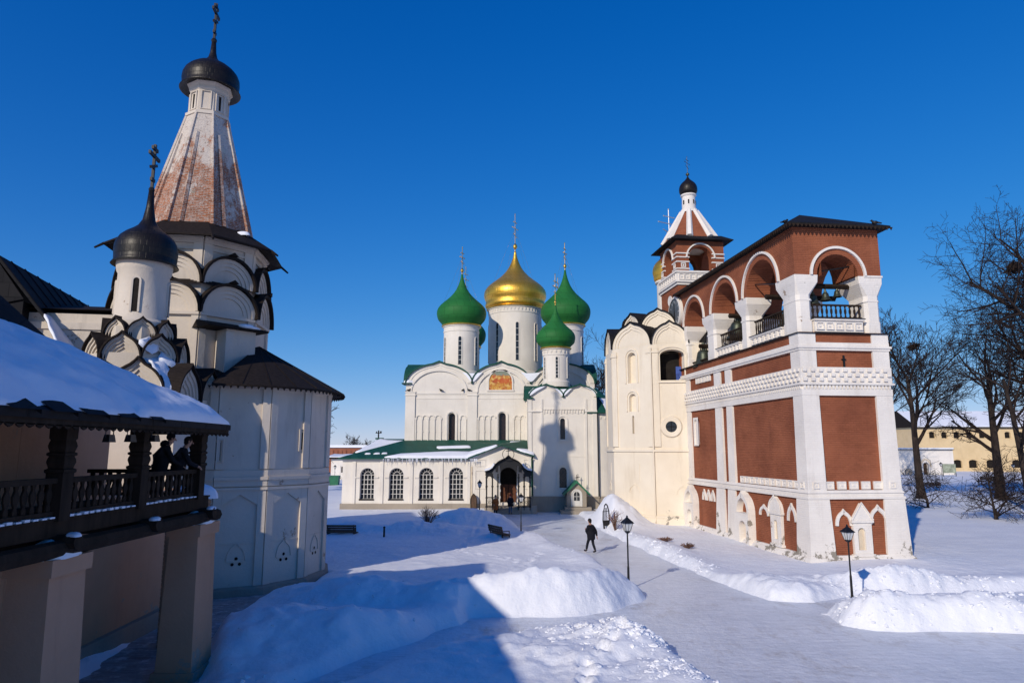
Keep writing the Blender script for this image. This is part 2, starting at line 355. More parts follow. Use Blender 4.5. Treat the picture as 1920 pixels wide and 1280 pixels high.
    def build(s, name, mats, parent=None, smooth=False, auto=None):
        me = bpy.data.meshes.new(name); me.from_pydata(s.v, [], s.f)
        if not isinstance(mats, (list, tuple)): mats = [mats]
        for m in mats: me.materials.append(m)
        if len(mats) > 1: me.polygons.foreach_set('material_index', s.mi)
        bm = bmesh.new(); bm.from_mesh(me); bmesh.ops.recalc_face_normals(bm, faces=bm.faces); bm.to_mesh(me); bm.free()
        if smooth or auto:
            me.polygons.foreach_set('use_smooth', [True] * len(me.polygons))
            if auto:
                try: me.set_sharp_from_angle(angle=R(auto))
                except Exception: pass
        me.update()
        o = bpy.data.objects.new(name, me); col.objects.link(o)
        if parent is not None:
            o.parent = parent
            if parent.type == 'EMPTY': o.matrix_parent_inverse = parent.matrix_basis.inverted()
        return o
def opcurve(o, n=12):
    u0, u1, v0, v1, kd = o
    if kd == 'r': return [(u0, v1), (u1, v1)]
    uc = (u0 + u1) / 2; r = (u1 - u0) / 2
    if kd == 'a':
        rv = min(r, v1 - v0) if v1 - v0 < r else r
        return [(uc - r * math.cos(pi * i / n), v1 - r + r * math.sin(pi * i / n)) for i in range(n + 1)]
    if kd == 's':   # flat segmental arch, rise = r*0.5
        return [(uc - r * math.cos(pi * i / n), v1 - r * 0.5 + r * 0.5 * math.sin(pi * i / n)) for i in range(n + 1)]
    if kd == 'k':
        h = r * 1.25
        return [(u, v1 - h + v) for u, v in [(x + uc, y) for x, y in keel(2 * r, h)]]
def keel(wd, h, n=7):
    """ogee outline from (-wd/2,0) over the tip (0,h) to (wd/2,0)"""
    r = wd / 2; L = []
    for i in range(n + 1):
        a = pi - R(68) * i / n
        L.append((r * math.cos(a), 0.84 * h * math.sin(a)))
    x0, y0 = L[-1]
    for i in range(1, 4):
        t = i / 3; L.append((x0 * (1 - t), y0 + (h - y0) * (0.45 * t + 0.55 * t * t)))
    return L + [(-x, y) for x, y in L[-2::-1]]
def semi(wd, h, n=16):
    return [(-wd / 2 * math.cos(pi * i / n), h * math.sin(pi * i / n)) for i in range(n + 1)]
def zako(wd, h, n=12):
    """round gable with a small tip"""
    L = []
    for i in range(n + 1):
        a = pi - R(78) * i / n; L.append((wd / 2 * math.cos(a), 0.9 * h * math.sin(a)))
    L.append((0, h))
    return L + [(-x, y) for x, y in L[-2::-1]]
def scale_pts(pts, k, ky=None): return [(x * k, y * (ky or k)) for x, y in pts]

def tag(o, label=None, cat=None, group=None, kind=None):
    if label: o['label'] = label
    if cat: o['category'] = cat
    if group: o['group'] = group
    if kind: o['kind'] = kind
    return o
def thing(name, label, cat, loc=(0, 0, 0), group=None):
    o = bpy.data.objects.new(name, None); col.objects.link(o); o.location = loc; o.empty_display_size = 0.3
    o.matrix_basis = Matrix.Translation(Vector(loc))
    return tag(o, label, cat, group)
def copy_tree(o, parent=None):
    c = o.copy(); col.objects.link(c)
    if parent is not None: c.parent = parent
    for ch in list(o.children): copy_tree(ch, c)
    return c
def place(root, loc, rz=0.0, s=1.0, label=None):
    root.location = loc; root.rotation_euler = (0, 0, rz); root.scale = (s, s, s)
    if label: root['label'] = label
    return root

def kokoshnik(par, mats, T, uc, v0, wd, h, shape='keel', back=1.0, steps=3, over=0.18, rt=0.10, nm='gable'):
    """one stepped gable with its roof shell, both parts of par"""
    fb = MB(); rb = MB()
    f = {'keel': keel, 'semi': semi, 'zako': zako}[shape]
    base = f(wd, h); fb.T = T
    ks = [1.0 - 0.13 * i for i in range(steps + 1)]
    for i in range(steps):
        a = [(uc + x * ks[i], v0 + y * ks[i]) for x, y in base]; b = [(uc + x * ks[i + 1], v0 + y * ks[i + 1]) for x, y in base]
        ww = -0.07 * i
        for j in range(len(a) - 1):
            fb.face([(*a[j], ww), (*b[j], ww), (*b[j + 1], ww), (*a[j + 1], ww)])
            fb.face([(*b[j], ww), (*b[j], ww - 0.07), (*b[j + 1], ww - 0.07), (*b[j + 1], ww)])
    k = ks[-1]; fb.face([(uc + x * k, v0 + y * k, -0.07 * steps) for x, y in base][::-1])
    rb.T = T
    o1 = [(uc + x, v0 + y) for x, y in base]
    t = rt
    o2 = [(uc + x * (1 + t * 2 / wd), v0 + y * (1 + t * 1.3 / h)) for x, y in base]
    n = len(o1); V = []; Fc = []
    for ww in (over, -back):
        for p in o1: V.append((*p, ww))
        for p in o2: V.append((*p, ww))
    for j in range(n - 1):
        Fc += [(j, j + 1, n + j + 1, n + j), (2 * n + j, 3 * n + j, 3 * n + j + 1, 2 * n + j + 1),
               (n + j, n + j + 1, 3 * n + j + 1, 3 * n + j), (j, 2 * n + j, 2 * n + j + 1, j + 1)]
    Fc += [(0, n, 3 * n, 2 * n), (n - 1, 3 * n - 1, 4 * n - 1, 2 * n - 1)]
    rb.add(V, Fc)
    g_ = fb.build(nm, M[mats[0]], par); rb.build(nm + '_roof', M[mats[1]], g_)

def onion(r, z0, h, neck=0.03, rb=0.78, prof='russian'):
    """profile of an onion dome: base radius rb*r at z0, widest r, drawn up to a point at z0+h"""
    key = [(0.0, rb), (0.05, rb * 1.10), (0.12, 0.94), (0.19, 0.99), (0.255, 1.0), (0.325, 0.96), (0.40, 0.84), (0.48, 0.645), (0.56, 0.46), (0.64, 0.315), (0.73, 0.20), (0.83, 0.115), (0.92, 0.062), (1.0, neck)]
    if prof == 'squat':
        key = [(0.0, rb), (0.06, rb * 1.1), (0.16, 0.96), (0.27, 1.0), (0.38, 0.985), (0.48, 0.93), (0.57, 0.82), (0.65, 0.67), (0.72, 0.50), (0.79, 0.33), (0.87, 0.19), (0.94, 0.10), (1.0, neck)]
    out = []
    for i in range(len(key) - 1):
        p0, p1, p2, p3 = key[max(i - 1, 0)], key[i], key[i + 1], key[min(i + 2, len(key) - 1)]
        for k in range(3):
            t = k / 3
            cr = lambda a, b, c, d: 0.5 * (2 * b + (c - a) * t + (2 * a - 5 * b + 4 * c - d) * t * t + (3 * b - a - 3 * c + d) * t ** 3)
            out.append((r * cr(p0[1], p1[1], p2[1], p3[1]), z0 + h * cr(p0[0], p1[0], p2[0], p3[0])))
    out.append((r * neck, z0 + h)); return out
def cross(mb, c, h, t=0.05, bars=((0.62, 0.34), (0.80, 0.17)), slant=(0.38, 0.2), yaw=0.0):
    """three-bar cross standing at c; bars are (height, half width) as fractions of h"""
    x, y, z = c; d = Vector((math.cos(yaw), math.sin(yaw), 0))
    mb.tube([(x, y, z), (x, y, z + h)], [t, t * 0.8], 6)
    for k, hw in bars:
        a = Vector((x, y, z + k * h)); mb.tube([a - d * hw * h, a + d * hw * h], t * 0.9, 6)
        for sg in (-1, 1): mb.ball(tuple(a + d * hw * h * sg), t * 1.5, 6)
    if slant:
        k, hw = slant; a = Vector((x, y, z + k * h)); q = d * hw * h + Vector((0, 0, -0.35 * hw * h))
        mb.tube([a - q, a + q], t * 0.9, 6)
    mb.ball((x, y, z + h), t * 1.6, 6)
# ================================================================== BELL TOWER (arcaded belfry)
BC = (15.25, 35.82, 0.0)
LF = frame(BC, 6.7 - 90)                 # long side, u = -distance from the near corner
RF = frame(BC, 6.7)                      # short side, u = 0..5
_c, _s = math.cos(R(6.7)), math.sin(R(6.7))
def bt(u, d): return (BC[0] + u * _c - d * _s, BC[1] + u * _s + d * _c)
BF = frame((*bt(5.0, 0), 0), 96.7)       # back of the long side
W5 = 5.0
bell_tower = thing('bell_tower', 'red and white arcaded bell tower with clock, open belfry arches and tented turret', 'bell tower', (*bt(2.5, 9), 0))
T0 = bell_tower
red = MB(); wh = MB()
def both(fn): fn(LF, lambda a, b: (-b, -a)); fn(RF, lambda a, b: (a, b))
# --- body: battered plinth, lower storey, main storey
def ring(mb, o0, o1, z0, z1):
    a = [bt(-o0, -o0), bt(W5 + o0, -o0), bt(W5 + o0, 21 + o0), bt(-o0, 21 + o0)]
    b = [bt(-o1, -o1), bt(W5 + o1, -o1), bt(W5 + o1, 21 + o1), bt(-o1, 21 + o1)]
    mb.T = Matrix(); mb.prism(a, z0, z1, b)
ring(red, 0.10, 0.06, 0.2, 3.3); ring(red, -0.08, -0.08, 3.3, 12.0)
wall = red.build('wall', M['red'], T0)
ring(wh, 0.75, 0.34, -0.3, 0.40); ring(wh, 0.30, 0.24, 0.40, 0.50)
wh.build('plinth', M['paint'], T0)
def corner_pier(name, spans, z0, z1, o0, o1, d=0.28):
    m = MB()
    for (T, a, b, e) in spans:
        m.T = T; a0, b0 = (a - e[0] * o0, b + e[1] * o0); a1, b1 = (a - e[0] * o1, b + e[1] * o1)
        m.add([(a0, z0, -d), (b0, z0, -d), (b0, z0, o0), (a0, z0, o0), (a1, z1, -d), (b1, z1, -d), (b1, z1, o1), (a1, z1, o1)],
              [(0, 3, 2, 1), (4, 5, 6, 7), (0, 1, 5, 4), (1, 2, 6, 5), (2, 3, 7, 6), (3, 0, 4, 7)])
    return m.build(name, M['paint'], T0)
def pier_at(uc0, uc1, vc0, vc1, z0, z1, o0, o1):
    """one pier as a battered block in plan coordinates of the tower"""
    m = MB(); q = lambda o: [bt(uc0 - o, vc0 - o), bt(uc1 + o, vc0 - o), bt(uc1 + o, vc1 + o), bt(uc0 - o, vc1 + o)]
    m.prism(q(o0), z0, z1, q(o1)); return m
for (z0, z1, o0, o1) in ((0.45, 3.28, 0.26, 0.16), (3.72, 8.60, 0.09, 0.05), (10.1, 11.0, 0.05, 0.05), (11.42, 11.9, 0.06, 0.06)):
    pier_at(0, 0.84, 0, 0.84, z0, z1, o0, o1).build('pilaster', M['paint'], T0)
    pier_at(4.16, 5.0, 0, 0.84, z0, z1, o0, o1).build('pilaster', M['paint'], T0)
    for (a, b) in (((8.42, 9.46), (10.06, 11.26), (15.65, 17.75)) if z0 < 11.4 else ()):
        pier_at(0, 0.5, a + 0.1, b - 0.1, z0, z1, o0 - 0.02, o1 - 0.02).build('pilaster', M['paint'], T0)
# --- string course, cornice with dentils and chequered brick frieze
cn = MB()
ring(cn, 0.20, 0.20, 3.28, 3.40); ring(cn, 0.13, 0.13, 3.40, 3.58); ring(cn, 0.18, 0.09, 3.58, 3.72)
cn.build('string_course', M['paint'], T0)
cn = MB()
ring(cn, 0.07, 0.07, 8.60, 8.95); ring(cn, 0.16, 0.16, 9.16, 9.26); ring(cn, 0.08, 0.08, 9.26, 10.1); ring(cn, 0.02, 0.02, 8.95, 9.16)
for T, sgn, a, b in ((LF, -1, 0, 17.7), (RF, 1, 0, 5.0)):
    cn.T = T; n = int((b - a) / 0.2)
    for i in range(n):
        u = sgn * (a + (i + 0.5) * (b - a) / n)
        cn.fbox(u - 0.06, u + 0.06, 8.95, 9.155, -0.1, 0.10)
    n = int((b - a) / 0.42)
    for rr in range(3):
        for i in range(n):
            u = sgn * (a + (i + 0.25 + 0.5 * (rr % 2)) * (b - a) / n)
            cn.fbox(u - 0.10, u + 0.10, 9.36 + rr * 0.25, 9.53 + rr * 0.25, 0.0, 0.18)
cn.build('frieze', M['paint'], T0)
cn = MB()
ring(cn, 0.10, 0.10, 11.0, 11.12); ring(cn, 0.16, 0.16, 11.12, 11.24); ring(cn, 0.07, 0.07, 11.24, 11.42)
cn.build('cornice', M['paint'], T0)
# --- rows of small white square panels at the foot of the red fields
def square_row(T, us, v0, v1, half, w0, w1):
    m = MB(T)
    for u in us:
        m.fbox(u - half, u + half, v0, v1, w0, w1)
        m.ribbon([(u - half, v0), (u + half, v0), (u + half, v1), (u - half, v1)], 0.07, w1, w1 + 0.04, True)
        m.fbox(u - 0.05, u + 0.05, (v0 + v1) / 2 - 0.05, (v0 + v1) / 2 + 0.05, w1, w1 + 0.03)
    return m.build('square_panels', M['paint'], T0)
square_row(LF, [-(1.2 + i * 0.645) for i in range(11)], 3.76, 4.16, 0.24, -0.1, -0.03)
square_row(RF, [1.16 + i * 0.67 for i in range(5)], 3.76, 4.16, 0.24, -0.1, -0.03)
square_row(RF, [0.36, 4.6], 3.80, 4.14, 0.17, 0.0, 0.10)
square_row(LF, [-0.42], 3.80, 4.14, 0.17, 0.0, 0.10)
square_row(LF, [-(12.1 + i * 0.55) for i in range(5)], 10.55, 10.95, 0.21, -0.1, -0.02)
# --- lower storey decoration: keel brows, niches, window, doors
def brow(T, uc, v0, wd, h, t=0.16, w1=0.16):
    m = MB(T); m.ribbon([(uc + x, v0 + y) for x, y in keel(wd, h)], -t, 0.0, w1)
    m.ribbon([(uc + x * 0.74, v0 + y * 0.72) for x, y in keel(wd, h)], 0.05, 0.0, w1 - 0.05)
    return m.build('keel_brow', M['paint'], T0)
brow(RF, 1.72, 1.95, 0.95, 0.85); brow(RF, 3.62, 2.02, 1.05, 0.98)
brow(LF, -4.75, 2.05, 1.15, 0.62); brow(LF, -1.65, 2.02, 0.95, 0.95)
brow(LF, -8.05, 1.95, 0.55, 0.95)
for d in (12.0, 12.75, 13.5, 17.0): brow(LF, -d, 2.3, 0.66, 0.75)
def niche_window(T, uc, v0, v1, wd, op, top='keel', w1=0.26):
    f = MB(T)
    f.wall(uc - wd / 2, uc + wd / 2, v0, v1, [op], w1, 0.35)
    for a, b in ((uc - wd / 2, -1), (uc + wd / 2, 1)):
        f.face([(a, v0, 0), (a, v0, w1), (a, v1, w1), (a, v1, 0)])
    f.fbox(uc - wd / 2 - 0.1, uc + wd / 2 + 0.1, v0 - 0.12, v0, 0, w1 + 0.06)
    f.fbox(uc - wd / 2 - 0.1, uc + wd / 2 + 0.1, v1, v1 + 0.12, 0, w1 + 0.07)
    g = [(uc + x, v1 + 0.12 + y) for x, y in (keel(wd + 0.12, 0.85) if top == 'keel' else [(-wd / 2 - 0.06, 0), (0, 0.85), (wd / 2 + 0.06, 0)])]
    f.extr(g, 0, w1 + 0.02); f.ribbon(g, 0.07, w1 + 0.02, w1 + 0.07)
    o = f.build('niche', M['paint'], T0)
    b = MB(T); b.fill(op, 0.125); b.build('niche_back', M['niche'], o)
    return o
niche_window(RF, 2.62, 0.55, 2.1, 1.0, (2.35, 2.75, 0.75, 1.85, 'a'), 'gable')
niche_window(LF, -3.2, 0.65, 2.25, 1.15, (-3.42, -3.05, 0.9, 1.95, 'a'))
def portal(uc, hw, vtop, op, vt):
    f = MB(LF)
    f.wall(uc - hw, uc + hw, -0.3, vt, [op], 0.55, 0.55)
    for a in (uc - hw, uc + hw): f.face([(a, -0.3, 0), (a, -0.3, 0.55), (a, vt, 0.55), (a, vt, 0)])
    f.face([(uc - hw, vt, 0), (uc - hw, vt, 0.55), (uc + hw, vt, 0.55), (uc + hw, vt, 0)])
    f.ribbon([(uc - hw + 0.0, vt)] + [(uc + x, vt + y) for x, y in keel(2 * hw, vtop - vt)] + [(uc + hw, vt)], -0.26, 0.0, 0.5)
    o = f.build('portal', M['paint'], T0)
    b = MB(LF); b.fill(op, 0.02); b.build('portal_back', M['niche'], o)
portal(-6.9, 0.95, 3.3, (-7.25, -6.3, -0.3, 1.55, 'a'), 2.0)
portal(-15.6, 0.95, 3.2, (-15.9, -15.0, -0.3, 1.5, 'a'), 1.95)
m = MB(LF); m.wall(-15.2, -14.25, 6.05, 8.1, [(-15.05, -14.4, 6.15, 7.95, 'a')], 0.06, 0.2); o = m.build('blind_window', M['paint'], T0)
m = MB(LF); m.fill((-15.05, -14.4, 6.15, 7.95, 'a'), -0.06); m.build('niche_back', M['paint'], o)
m = MB(RF); m.fbox(2.44, 2.52, 10.12, 10.75, -0.1, 0.0); m.fbox(2.36, 2.60, 10.5, 10.56, -0.1, 0.0); m.build('wall_tie', M['iron'], T0)
m = MB(LF); m.fbox(-9.95, -9.6, 10.12, 10.95, -0.04, 0.02); m.build('red_slot', M['red'], T0)

# --- belfry floor, ledge and open arcade
m = MB(); ring(m, -0.02, -0.02, 11.42, 11.9); m.build('belfry_base', M['red'], T0)
m = MB(); ring(m, 0.14, 0.14, 11.90, 11.95); m.build('ledge_flashing', M['iron'], T0)
TH = 1.55
arches_L = [(-5.75, -2.05), (-10.77, -7.33), (-15.95, -12.75)]
arch_R = (1.28, 3.68)
m = MB(LF)
m.wall(-17.7, 0, 15.12, 17.8, [(a, b, 15.12, 15.12 + (b - a) / 2, 'a') for a, b in arches_L], 0.0, TH, -TH)
m.build('arcade_wall', M['red'], T0)
m = MB(RF)
m.wall(0.0, W5, 15.12, 17.8, [(arch_R[0], arch_R[1], 15.12, 16.32, 'a')], 0.003, TH, -TH + 0.02); m.build('arcade_wall', M['red'], T0)
m = MB(BF); m.wall(0.0, 17.7, 15.12, 17.8, sorted([(-b, -a, 15.12, 15.12 + (b - a) / 2, 'a') for a, b in arches_L]), -0.003, TH, -TH)
m.build('arcade_wall', M['red'], T0)
m = MB(); m.T = RF
m.wall(0.0, W5, 15.12, 17.8, [], -17.7, 0.1)
m.build('end_wall', M['red'], T0)
m = MB(); m.prism([bt(0.1, 0.1), bt(4.9, 0.1), bt(4.9, 17.6), bt(0.1, 17.6)], 17.62, 17.7); m.build('ceiling', M['dark'], T0)
# archivolts
def archivolt(T, uc, r, v, t=0.13, mat='paint', parent=None, w1=0.12, w0=-0.02):
    m = MB(T); m.ribbon([(uc - r * math.cos(pi * i / 24), v + r * math.sin(pi * i / 24)) for i in range(25)], t, w0, w1)
    return m.build('archivolt', M[mat], parent or T0)
for a, b in arches_L: archivolt(LF, (a + b) / 2, (b - a) / 2 + 0.34, 15.12)
archivolt(RF, sum(arch_R) / 2, (arch_R[1] - arch_R[0]) / 2 + 0.30, 15.12)
m = MB(RF); m.fbox(3.95, W5 + 0.05, 15.06, 15.16, -0.3, 0.07); m.build('impost_band', M['paint'], T0)
# piers with flared tops
def flare_pier(u0, u1, d0, d1, e=(1, 1, 1, 1)):
    """shaft with chamfered corners that widens to a square block under the arches; e = how far each side flares"""
    m = MB(); k = 0.34
    def sq(i, ch): # inset and chamfer
        a, b, c, d = u0 + i * e[0], u1 - i * e[1], d0 + i * e[2], d1 - i * e[3]
        P = [(a + ch, c), (b - ch, c), (b, c + ch), (b, d - ch), (b - ch, d), (a + ch, d), (a, d - ch), (a, c + ch)]
        return [bt(*p) for p in P]
    lev = [(11.95, k - 0.05, 0.16), (12.62, k - 0.05, 0.16), (12.62, k, 0.17), (13.72, k, 0.17), (13.72, k - 0.06, 0.16), (13.82, k - 0.06, 0.16), (13.82, k, 0.17), (14.05, k, 0.17), (14.72, 0.0, 0.03), (15.12, -0.03, 0.02)]
    for (z0, i0, c0), (z1, i1, c1) in zip(lev[:-1], lev[1:]):
        if z1 - z0 < 1e-6: continue
        m.prism(sq(i0, c0), z0, z1, sq(i1, c1))
    return m.build('pier', M['paint'], T0)
q = 1.62
flare_pier(-0.02, 1.28, -0.02, 2.05, (.35, 1, .35, 1)); flare_pier(3.68, W5 + 0.02, -0.02, 2.05, (1, .35, .35, 1))
for d0, d1 in ((5.75, 7.33), (10.77, 12.75)):
    flare_pier(-0.02, q, d0, d1, (.45, 1, 1, 1)); flare_pier(W5 - q, W5 + 0.02, d0, d1, (1, .45, 1, 1))
flare_pier(-0.02, q, 15.95, 17.85, (.3, 1, 1, .2)); flare_pier(W5 - q, W5 + 0.02, 15.95, 17.85, (1, .3, 1, .2))
# sills and balustrade panels between the piers, wooden railings above
def sill(T, u0, u1, z0, z1, n):
    m = MB(T); m.fbox(u0, u1, z0, z1 - 0.09, -0.55, -0.03); m.fbox(u0 - 0.06, u1 + 0.06, z1 - 0.09, z1, -0.6, 0.09)
    for i in range(n):
        u = u0 + (i + 0.5) * (u1 - u0) / n; h = min(0.17, (u1 - u0) / n * 0.36); vm = (z0 + z1 - 0.09) / 2
        m.ribbon([(u - h, vm - 0.16), (u + h, vm - 0.16), (u + h, vm + 0.16), (u - h, vm + 0.16)], -0.06, -0.03, 0.05, True)
        m.fbox(u - 0.05, u + 0.05, vm - 0.05, vm + 0.05, -0.03, 0.02)
    o = m.build('sill', M['paint'], T0)
    m = MB(T); m.fbox(u0 - 0.09, u1 + 0.09, z1, z1 + 0.03, -0.6, 0.13); m.build('sill_flashing', M['iron'], o)
def railing(T, u0, u1, z0, z1, w, n, parent=None, mat='wood'):
    m = MB(T); m.fbox(u0, u1, z1 - 0.09, z1, w - 0.06, w + 0.06); m.fbox(u0, u1, z0 + 0.04, z0 + 0.12, w - 0.05, w + 0.05)
    for i in range(n):
        u = u0 + (i + 0.5) * (u1 - u0) / n
        pr = [(-0.045, 0), (-0.045, .12), (-0.02, .2), (-0.06, .42), (-0.06, .6), (-0.02, .8), (-0.045, .9), (-0.045, 1)]
        pts = [(u + a, z0 + 0.1 + b * (z1 - z0 - 0.16)) for a, b in pr]; m.extr(pts + [(2 * u - a, b) for a, b in pts[::-1]], w - 0.025, w + 0.025)
    return m.build('railing', M[mat], parent or T0)
sill(LF, -5.42, -1.72, 12.02, 12.55, 7); railing(LF, -5.4, -1.75, 12.6, 13.55, -0.3, 14)
sill(LF, -10.45, -7.0, 12.02, 12.55, 7); railing(LF, -10.4, -7.0, 12.6, 13.55, -0.3, 13)
railing(LF, -15.6, -12.4, 11.2, 12.3, -0.3, 12)
m = MB(LF); m.fbox(-15.95, -12.1, 11.12, 11.2, -0.6, 0.1); m.build('sill_flashing', M['woodlight'], T0)
sill(RF, 0.98, 3.74, 12.02, 12.72, 5); railing(RF, 1.0, 3.95, 12.78, 13.6, -0.4, 11)
railing(BF, 1.7, 5.4, 12.2, 13.3, -0.3, 12); railing(BF, 7.0, 10.4, 12.2, 13.3, -0.3, 12)
# wooden bell beams
for d, z in ((3.9, 14.75), (9.0, 14.6), (14.3, 13.35)):
    m = MB(); a = bt(0.3, d); b = bt(4.7, d); m.tube([(*a, z), (*b, z)], 0.16, 4); m.build('bell_beam', M['wood'], T0)
m = MB(); m.tube([(*bt(1.0, 1.0), 14.75), (*bt(4.0, 1.0), 14.75)], 0.15, 4); m.build('bell_beam', M['wood'], T0)
m = MB(); m.tube([(*bt(1.2, 0.4), 15.35), (*bt(3.75, 0.4), 15.8)], 0.045, 5); m.build('tie_rod', M['iron'], T0)
m = MB(); m.tube([(*bt(0.5, 2.4), 15.2), (*bt(0.5, 5.5), 15.9)], 0.045, 5); m.build('tie_rod', M['iron'], T0)
# roof
def rbt(P, z): return [(*bt(*p), z) for p in P]
m = MB(); E = 0.48
ea = rbt([(-E, -E), (W5 + E, -E), (W5 + E, 17.3), (-E, 17.3)], 17.78); eb = [(x, y, 17.90) for x, y, z in ea]
rp = [(*bt(2.5, 3.4), 19.75), (*bt(2.5, 17.3), 18.7), (*bt(2.5, 7.5), 18.7)]
m.add(ea + eb + rp, [(0, 3, 2, 1), (0, 1, 5, 4), (1, 2, 6, 5), (2, 3, 7, 6), (3, 0, 4, 7), (4, 5, 8), (5, 6, 9, 10), (5, 10, 8), (6, 7, 9), (7, 4, 10, 9), (4, 8, 10)])
m.build('roof', M['blackroof'], T0)
m = MB(RF)
for i in range(26):
    u = -0.5 + i * 0.235
    m.extr([(u, 17.80), (u + 0.2, 17.80), (u + 0.1, 17.62)], 0.50, 0.53)
m.T = LF
for i in range(76):
    u = 0.5 - i * 0.235
    m.extr([(u, 17.80), (u - 0.2, 17.80), (u - 0.1, 17.62)], 0.50, 0.53)
m.build('eave_trim', M['wood'], T0)
# clock
cd, cz, cr, cw = 17.75, 16.5, 1.17, 0.12
m = MB(LF); m.T = LF @ Matrix.Translation((-cd, cz, cw)); m.lathe([(0.02, 0.05), (cr, 0.05), (cr, 0.10), (0.02, 0.10)], 40); clk = m.build('clock', M['clock'], T0)
m = MB(LF @ Matrix.Translation((-cd, cz, cw))); m.lathe([(cr, -cw), (cr + 0.17, -cw), (cr + 0.17, 0.14), (cr, 0.16)], 40, close=False); m.build('clock_rim', M['paint'], clk)
m = MB(LF @ Matrix.Translation((-cd, cz, cw)))
for k in range(12):
    a = pi / 2 - k * pi / 6; c_, s_ = math.cos(a), math.sin(a); w2 = 0.035 if k % 3 else 0.06
    p = [(c_ * 0.78 - s_ * w2, s_ * 0.78 + c_ * w2), (c_ * 1.02 - s_ * w2, s_ * 1.02 + c_ * w2), (c_ * 1.02 + s_ * w2, s_ * 1.02 - c_ * w2), (c_ * 0.78 + s_ * w2, s_ * 0.78 - c_ * w2)]
    m.extr(p, 0.10, 0.115)
m.build('hour_marks', M['silver'], clk)
for ang, ln, w2 in ((92, 0.9, 0.045), (-86, 0.62, 0.06)):
    m = MB(LF @ Matrix.Translation((-cd, cz, cw)) @ Matrix.Rotation(R(ang), 4, 'Z')); m.extr([(-0.15, -w2), (ln * 0.8, -w2), (ln, 0), (ln * 0.8, w2), (-0.15, w2)], 0.12, 0.14); m.build('clock_hand', M['iron'], clk)
# --- turret over the far end
t0, tw = 17.36, 3.95
TF = frame((*bt(0, t0), 0), 6.7); TL = frame((*bt(0, t0), 0), 6.7 - 90); TB = frame((*bt(tw, t0), 0), 96.7); TK = frame((*bt(tw, t0 + tw), 0), 186.7)
ZS = 19.95
m = MB(); P = [(0.0, t0), (tw, t0), (tw, t0 + tw), (0.0, t0 + tw)]
m.prism([bt(*p) for p in P], 11.9, 18.75); m.build('turret_base', M['red'], T0)
m = MB()
for T, wd_ in ((TF, tw), (TB, tw), (TK, tw)):
    m.T = T; m.wall(0, wd_, 19.9, 22.45, [(1.0, 2.95, 19.9, 22.0, 'a')], 0, 0.7, -0.7)
m.T = TL; m.wall(-tw, 0, 19.9, 22.45, [(-2.95, -1.0, 19.9, 22.0, 'a')], 0, 0.7, -0.7)
m.build('turret_wall', M['red'], T0)
m = MB(); m.prism([bt(0.7, t0 + .7), bt(tw - .7, t0 + .7), bt(tw - .7, t0 + tw - .7), bt(.7, t0 + tw - .7)], 22.2, 22.4); m.build('ceiling', M['grey_white'], T0)
for T, sg in ((TF, 1), (TL, -1)):
    m = MB(T)
    for z in (20.05, 20.62, 21.0, 21.32):
        for a, b in ((0, 1.0), (2.95, tw)):
            u0, u1 = sorted((sg * a, sg * b)); m.fbox(u0 - 0.03, u1 + 0.03, z, z + 0.09, -0.1, 0.07)
    for u in (0.52, 3.45):
        u *= sg; m.ribbon([(u - .2, 20.2), (u + .2, 20.2), (u + .2, 20.56), (u - .2, 20.56)], 0.09, -0.02, 0.06, True); m.fbox(u - 0.06, u + 0.06, 20.3, 20.45, -0.02, 0.05)
    m.build('turret_bands', M['paint'], T0)
archivolt(TF, 1.975, 1.12, 21.02, 0.11); archivolt(TL, -1.975, 1.12, 21.02, 0.11)
m = MB(); a0 = 0.12
def tring(mb, o0, z0, o1, z1): mb.prism([bt(-o0, t0 - o0), bt(tw + o0, t0 - o0), bt(tw + o0, t0 + tw + o0), bt(-o0, t0 + tw + o0)], z0, z1, [bt(-o1, t0 - o1), bt(tw + o1, t0 - o1), bt(tw + o1, t0 + tw + o1), bt(-o1, t0 + tw + o1)])
tring(m, 0.1, 18.75, 0.1, 18.95); tring(m, 0.22, 18.95, 0.22, 19.08); tring(m, 0.10, 19.08, 0.10, 19.75); tring(m, 0.2, 19.75, 0.2, 19.9)
for T, sg in ((TF, 1), (TL, -1)):
    m.T = T
    for i in range(8):
        u = sg * (0.28 + i * 0.485)
        m.ribbon([(u - .17, 19.2), (u + .17, 19.2), (u + .17, 19.62), (u - .17, 19.62)], -0.06, 0.1, 0.17, True); m.fbox(u - .05, u + .05, 19.35, 19.46, 0.1, 0.16)
m.T = Matrix(); m.build('turret_balustrade', M['paint'], T0)
m = MB()
tring(m, 0.62, 22.40, 0.62, 22.46); tring(m, 0.62, 22.46, -0.1, 22.95)
m.build('turret_eave', M['blackroof'], T0)
tcx, tcy = bt(tw / 2, t0 + tw / 2)
m = MB(); m.lathe([(2.25, 22.72), (2.25, 22.8), (0.62, 25.55)], 8, (tcx, tcy), R(6.7 + 22.5)); m.build('tent_roof', M['red'], T0)
for k in range(8):
    m = MB(); a = R(6.7 + 22.5 + 45 * k); c_, s_ = math.cos(a), math.sin(a)
    m.tube([(tcx + c_ * 2.24, tcy + s_ * 2.24, 22.8), (tcx + c_ * 0.62, tcy + s_ * 0.62, 25.55)], [0.27, 0.2], 6); m.build('tent_rib', M['paint'], T0)
m = MB(); m.lathe([(0.74, 25.45), (0.70, 25.7), (0.58, 25.8), (0.55, 26.85), (0.66, 26.95), (0.66, 27.05)], 16, (tcx, tcy)); dr = m.build('drum', M['paint'], T0, auto=40)
for k in range(6):
    m = MB(); a = R(-150 + k * 45); m.tube([(tcx + 0.56 * math.cos(a), tcy + 0.56 * math.sin(a), 26.15), (tcx + .56 * math.cos(a), tcy + .56 * math.sin(a), 26.5)], 0.06, 5); m.build('slit_window', M['dark'], dr)
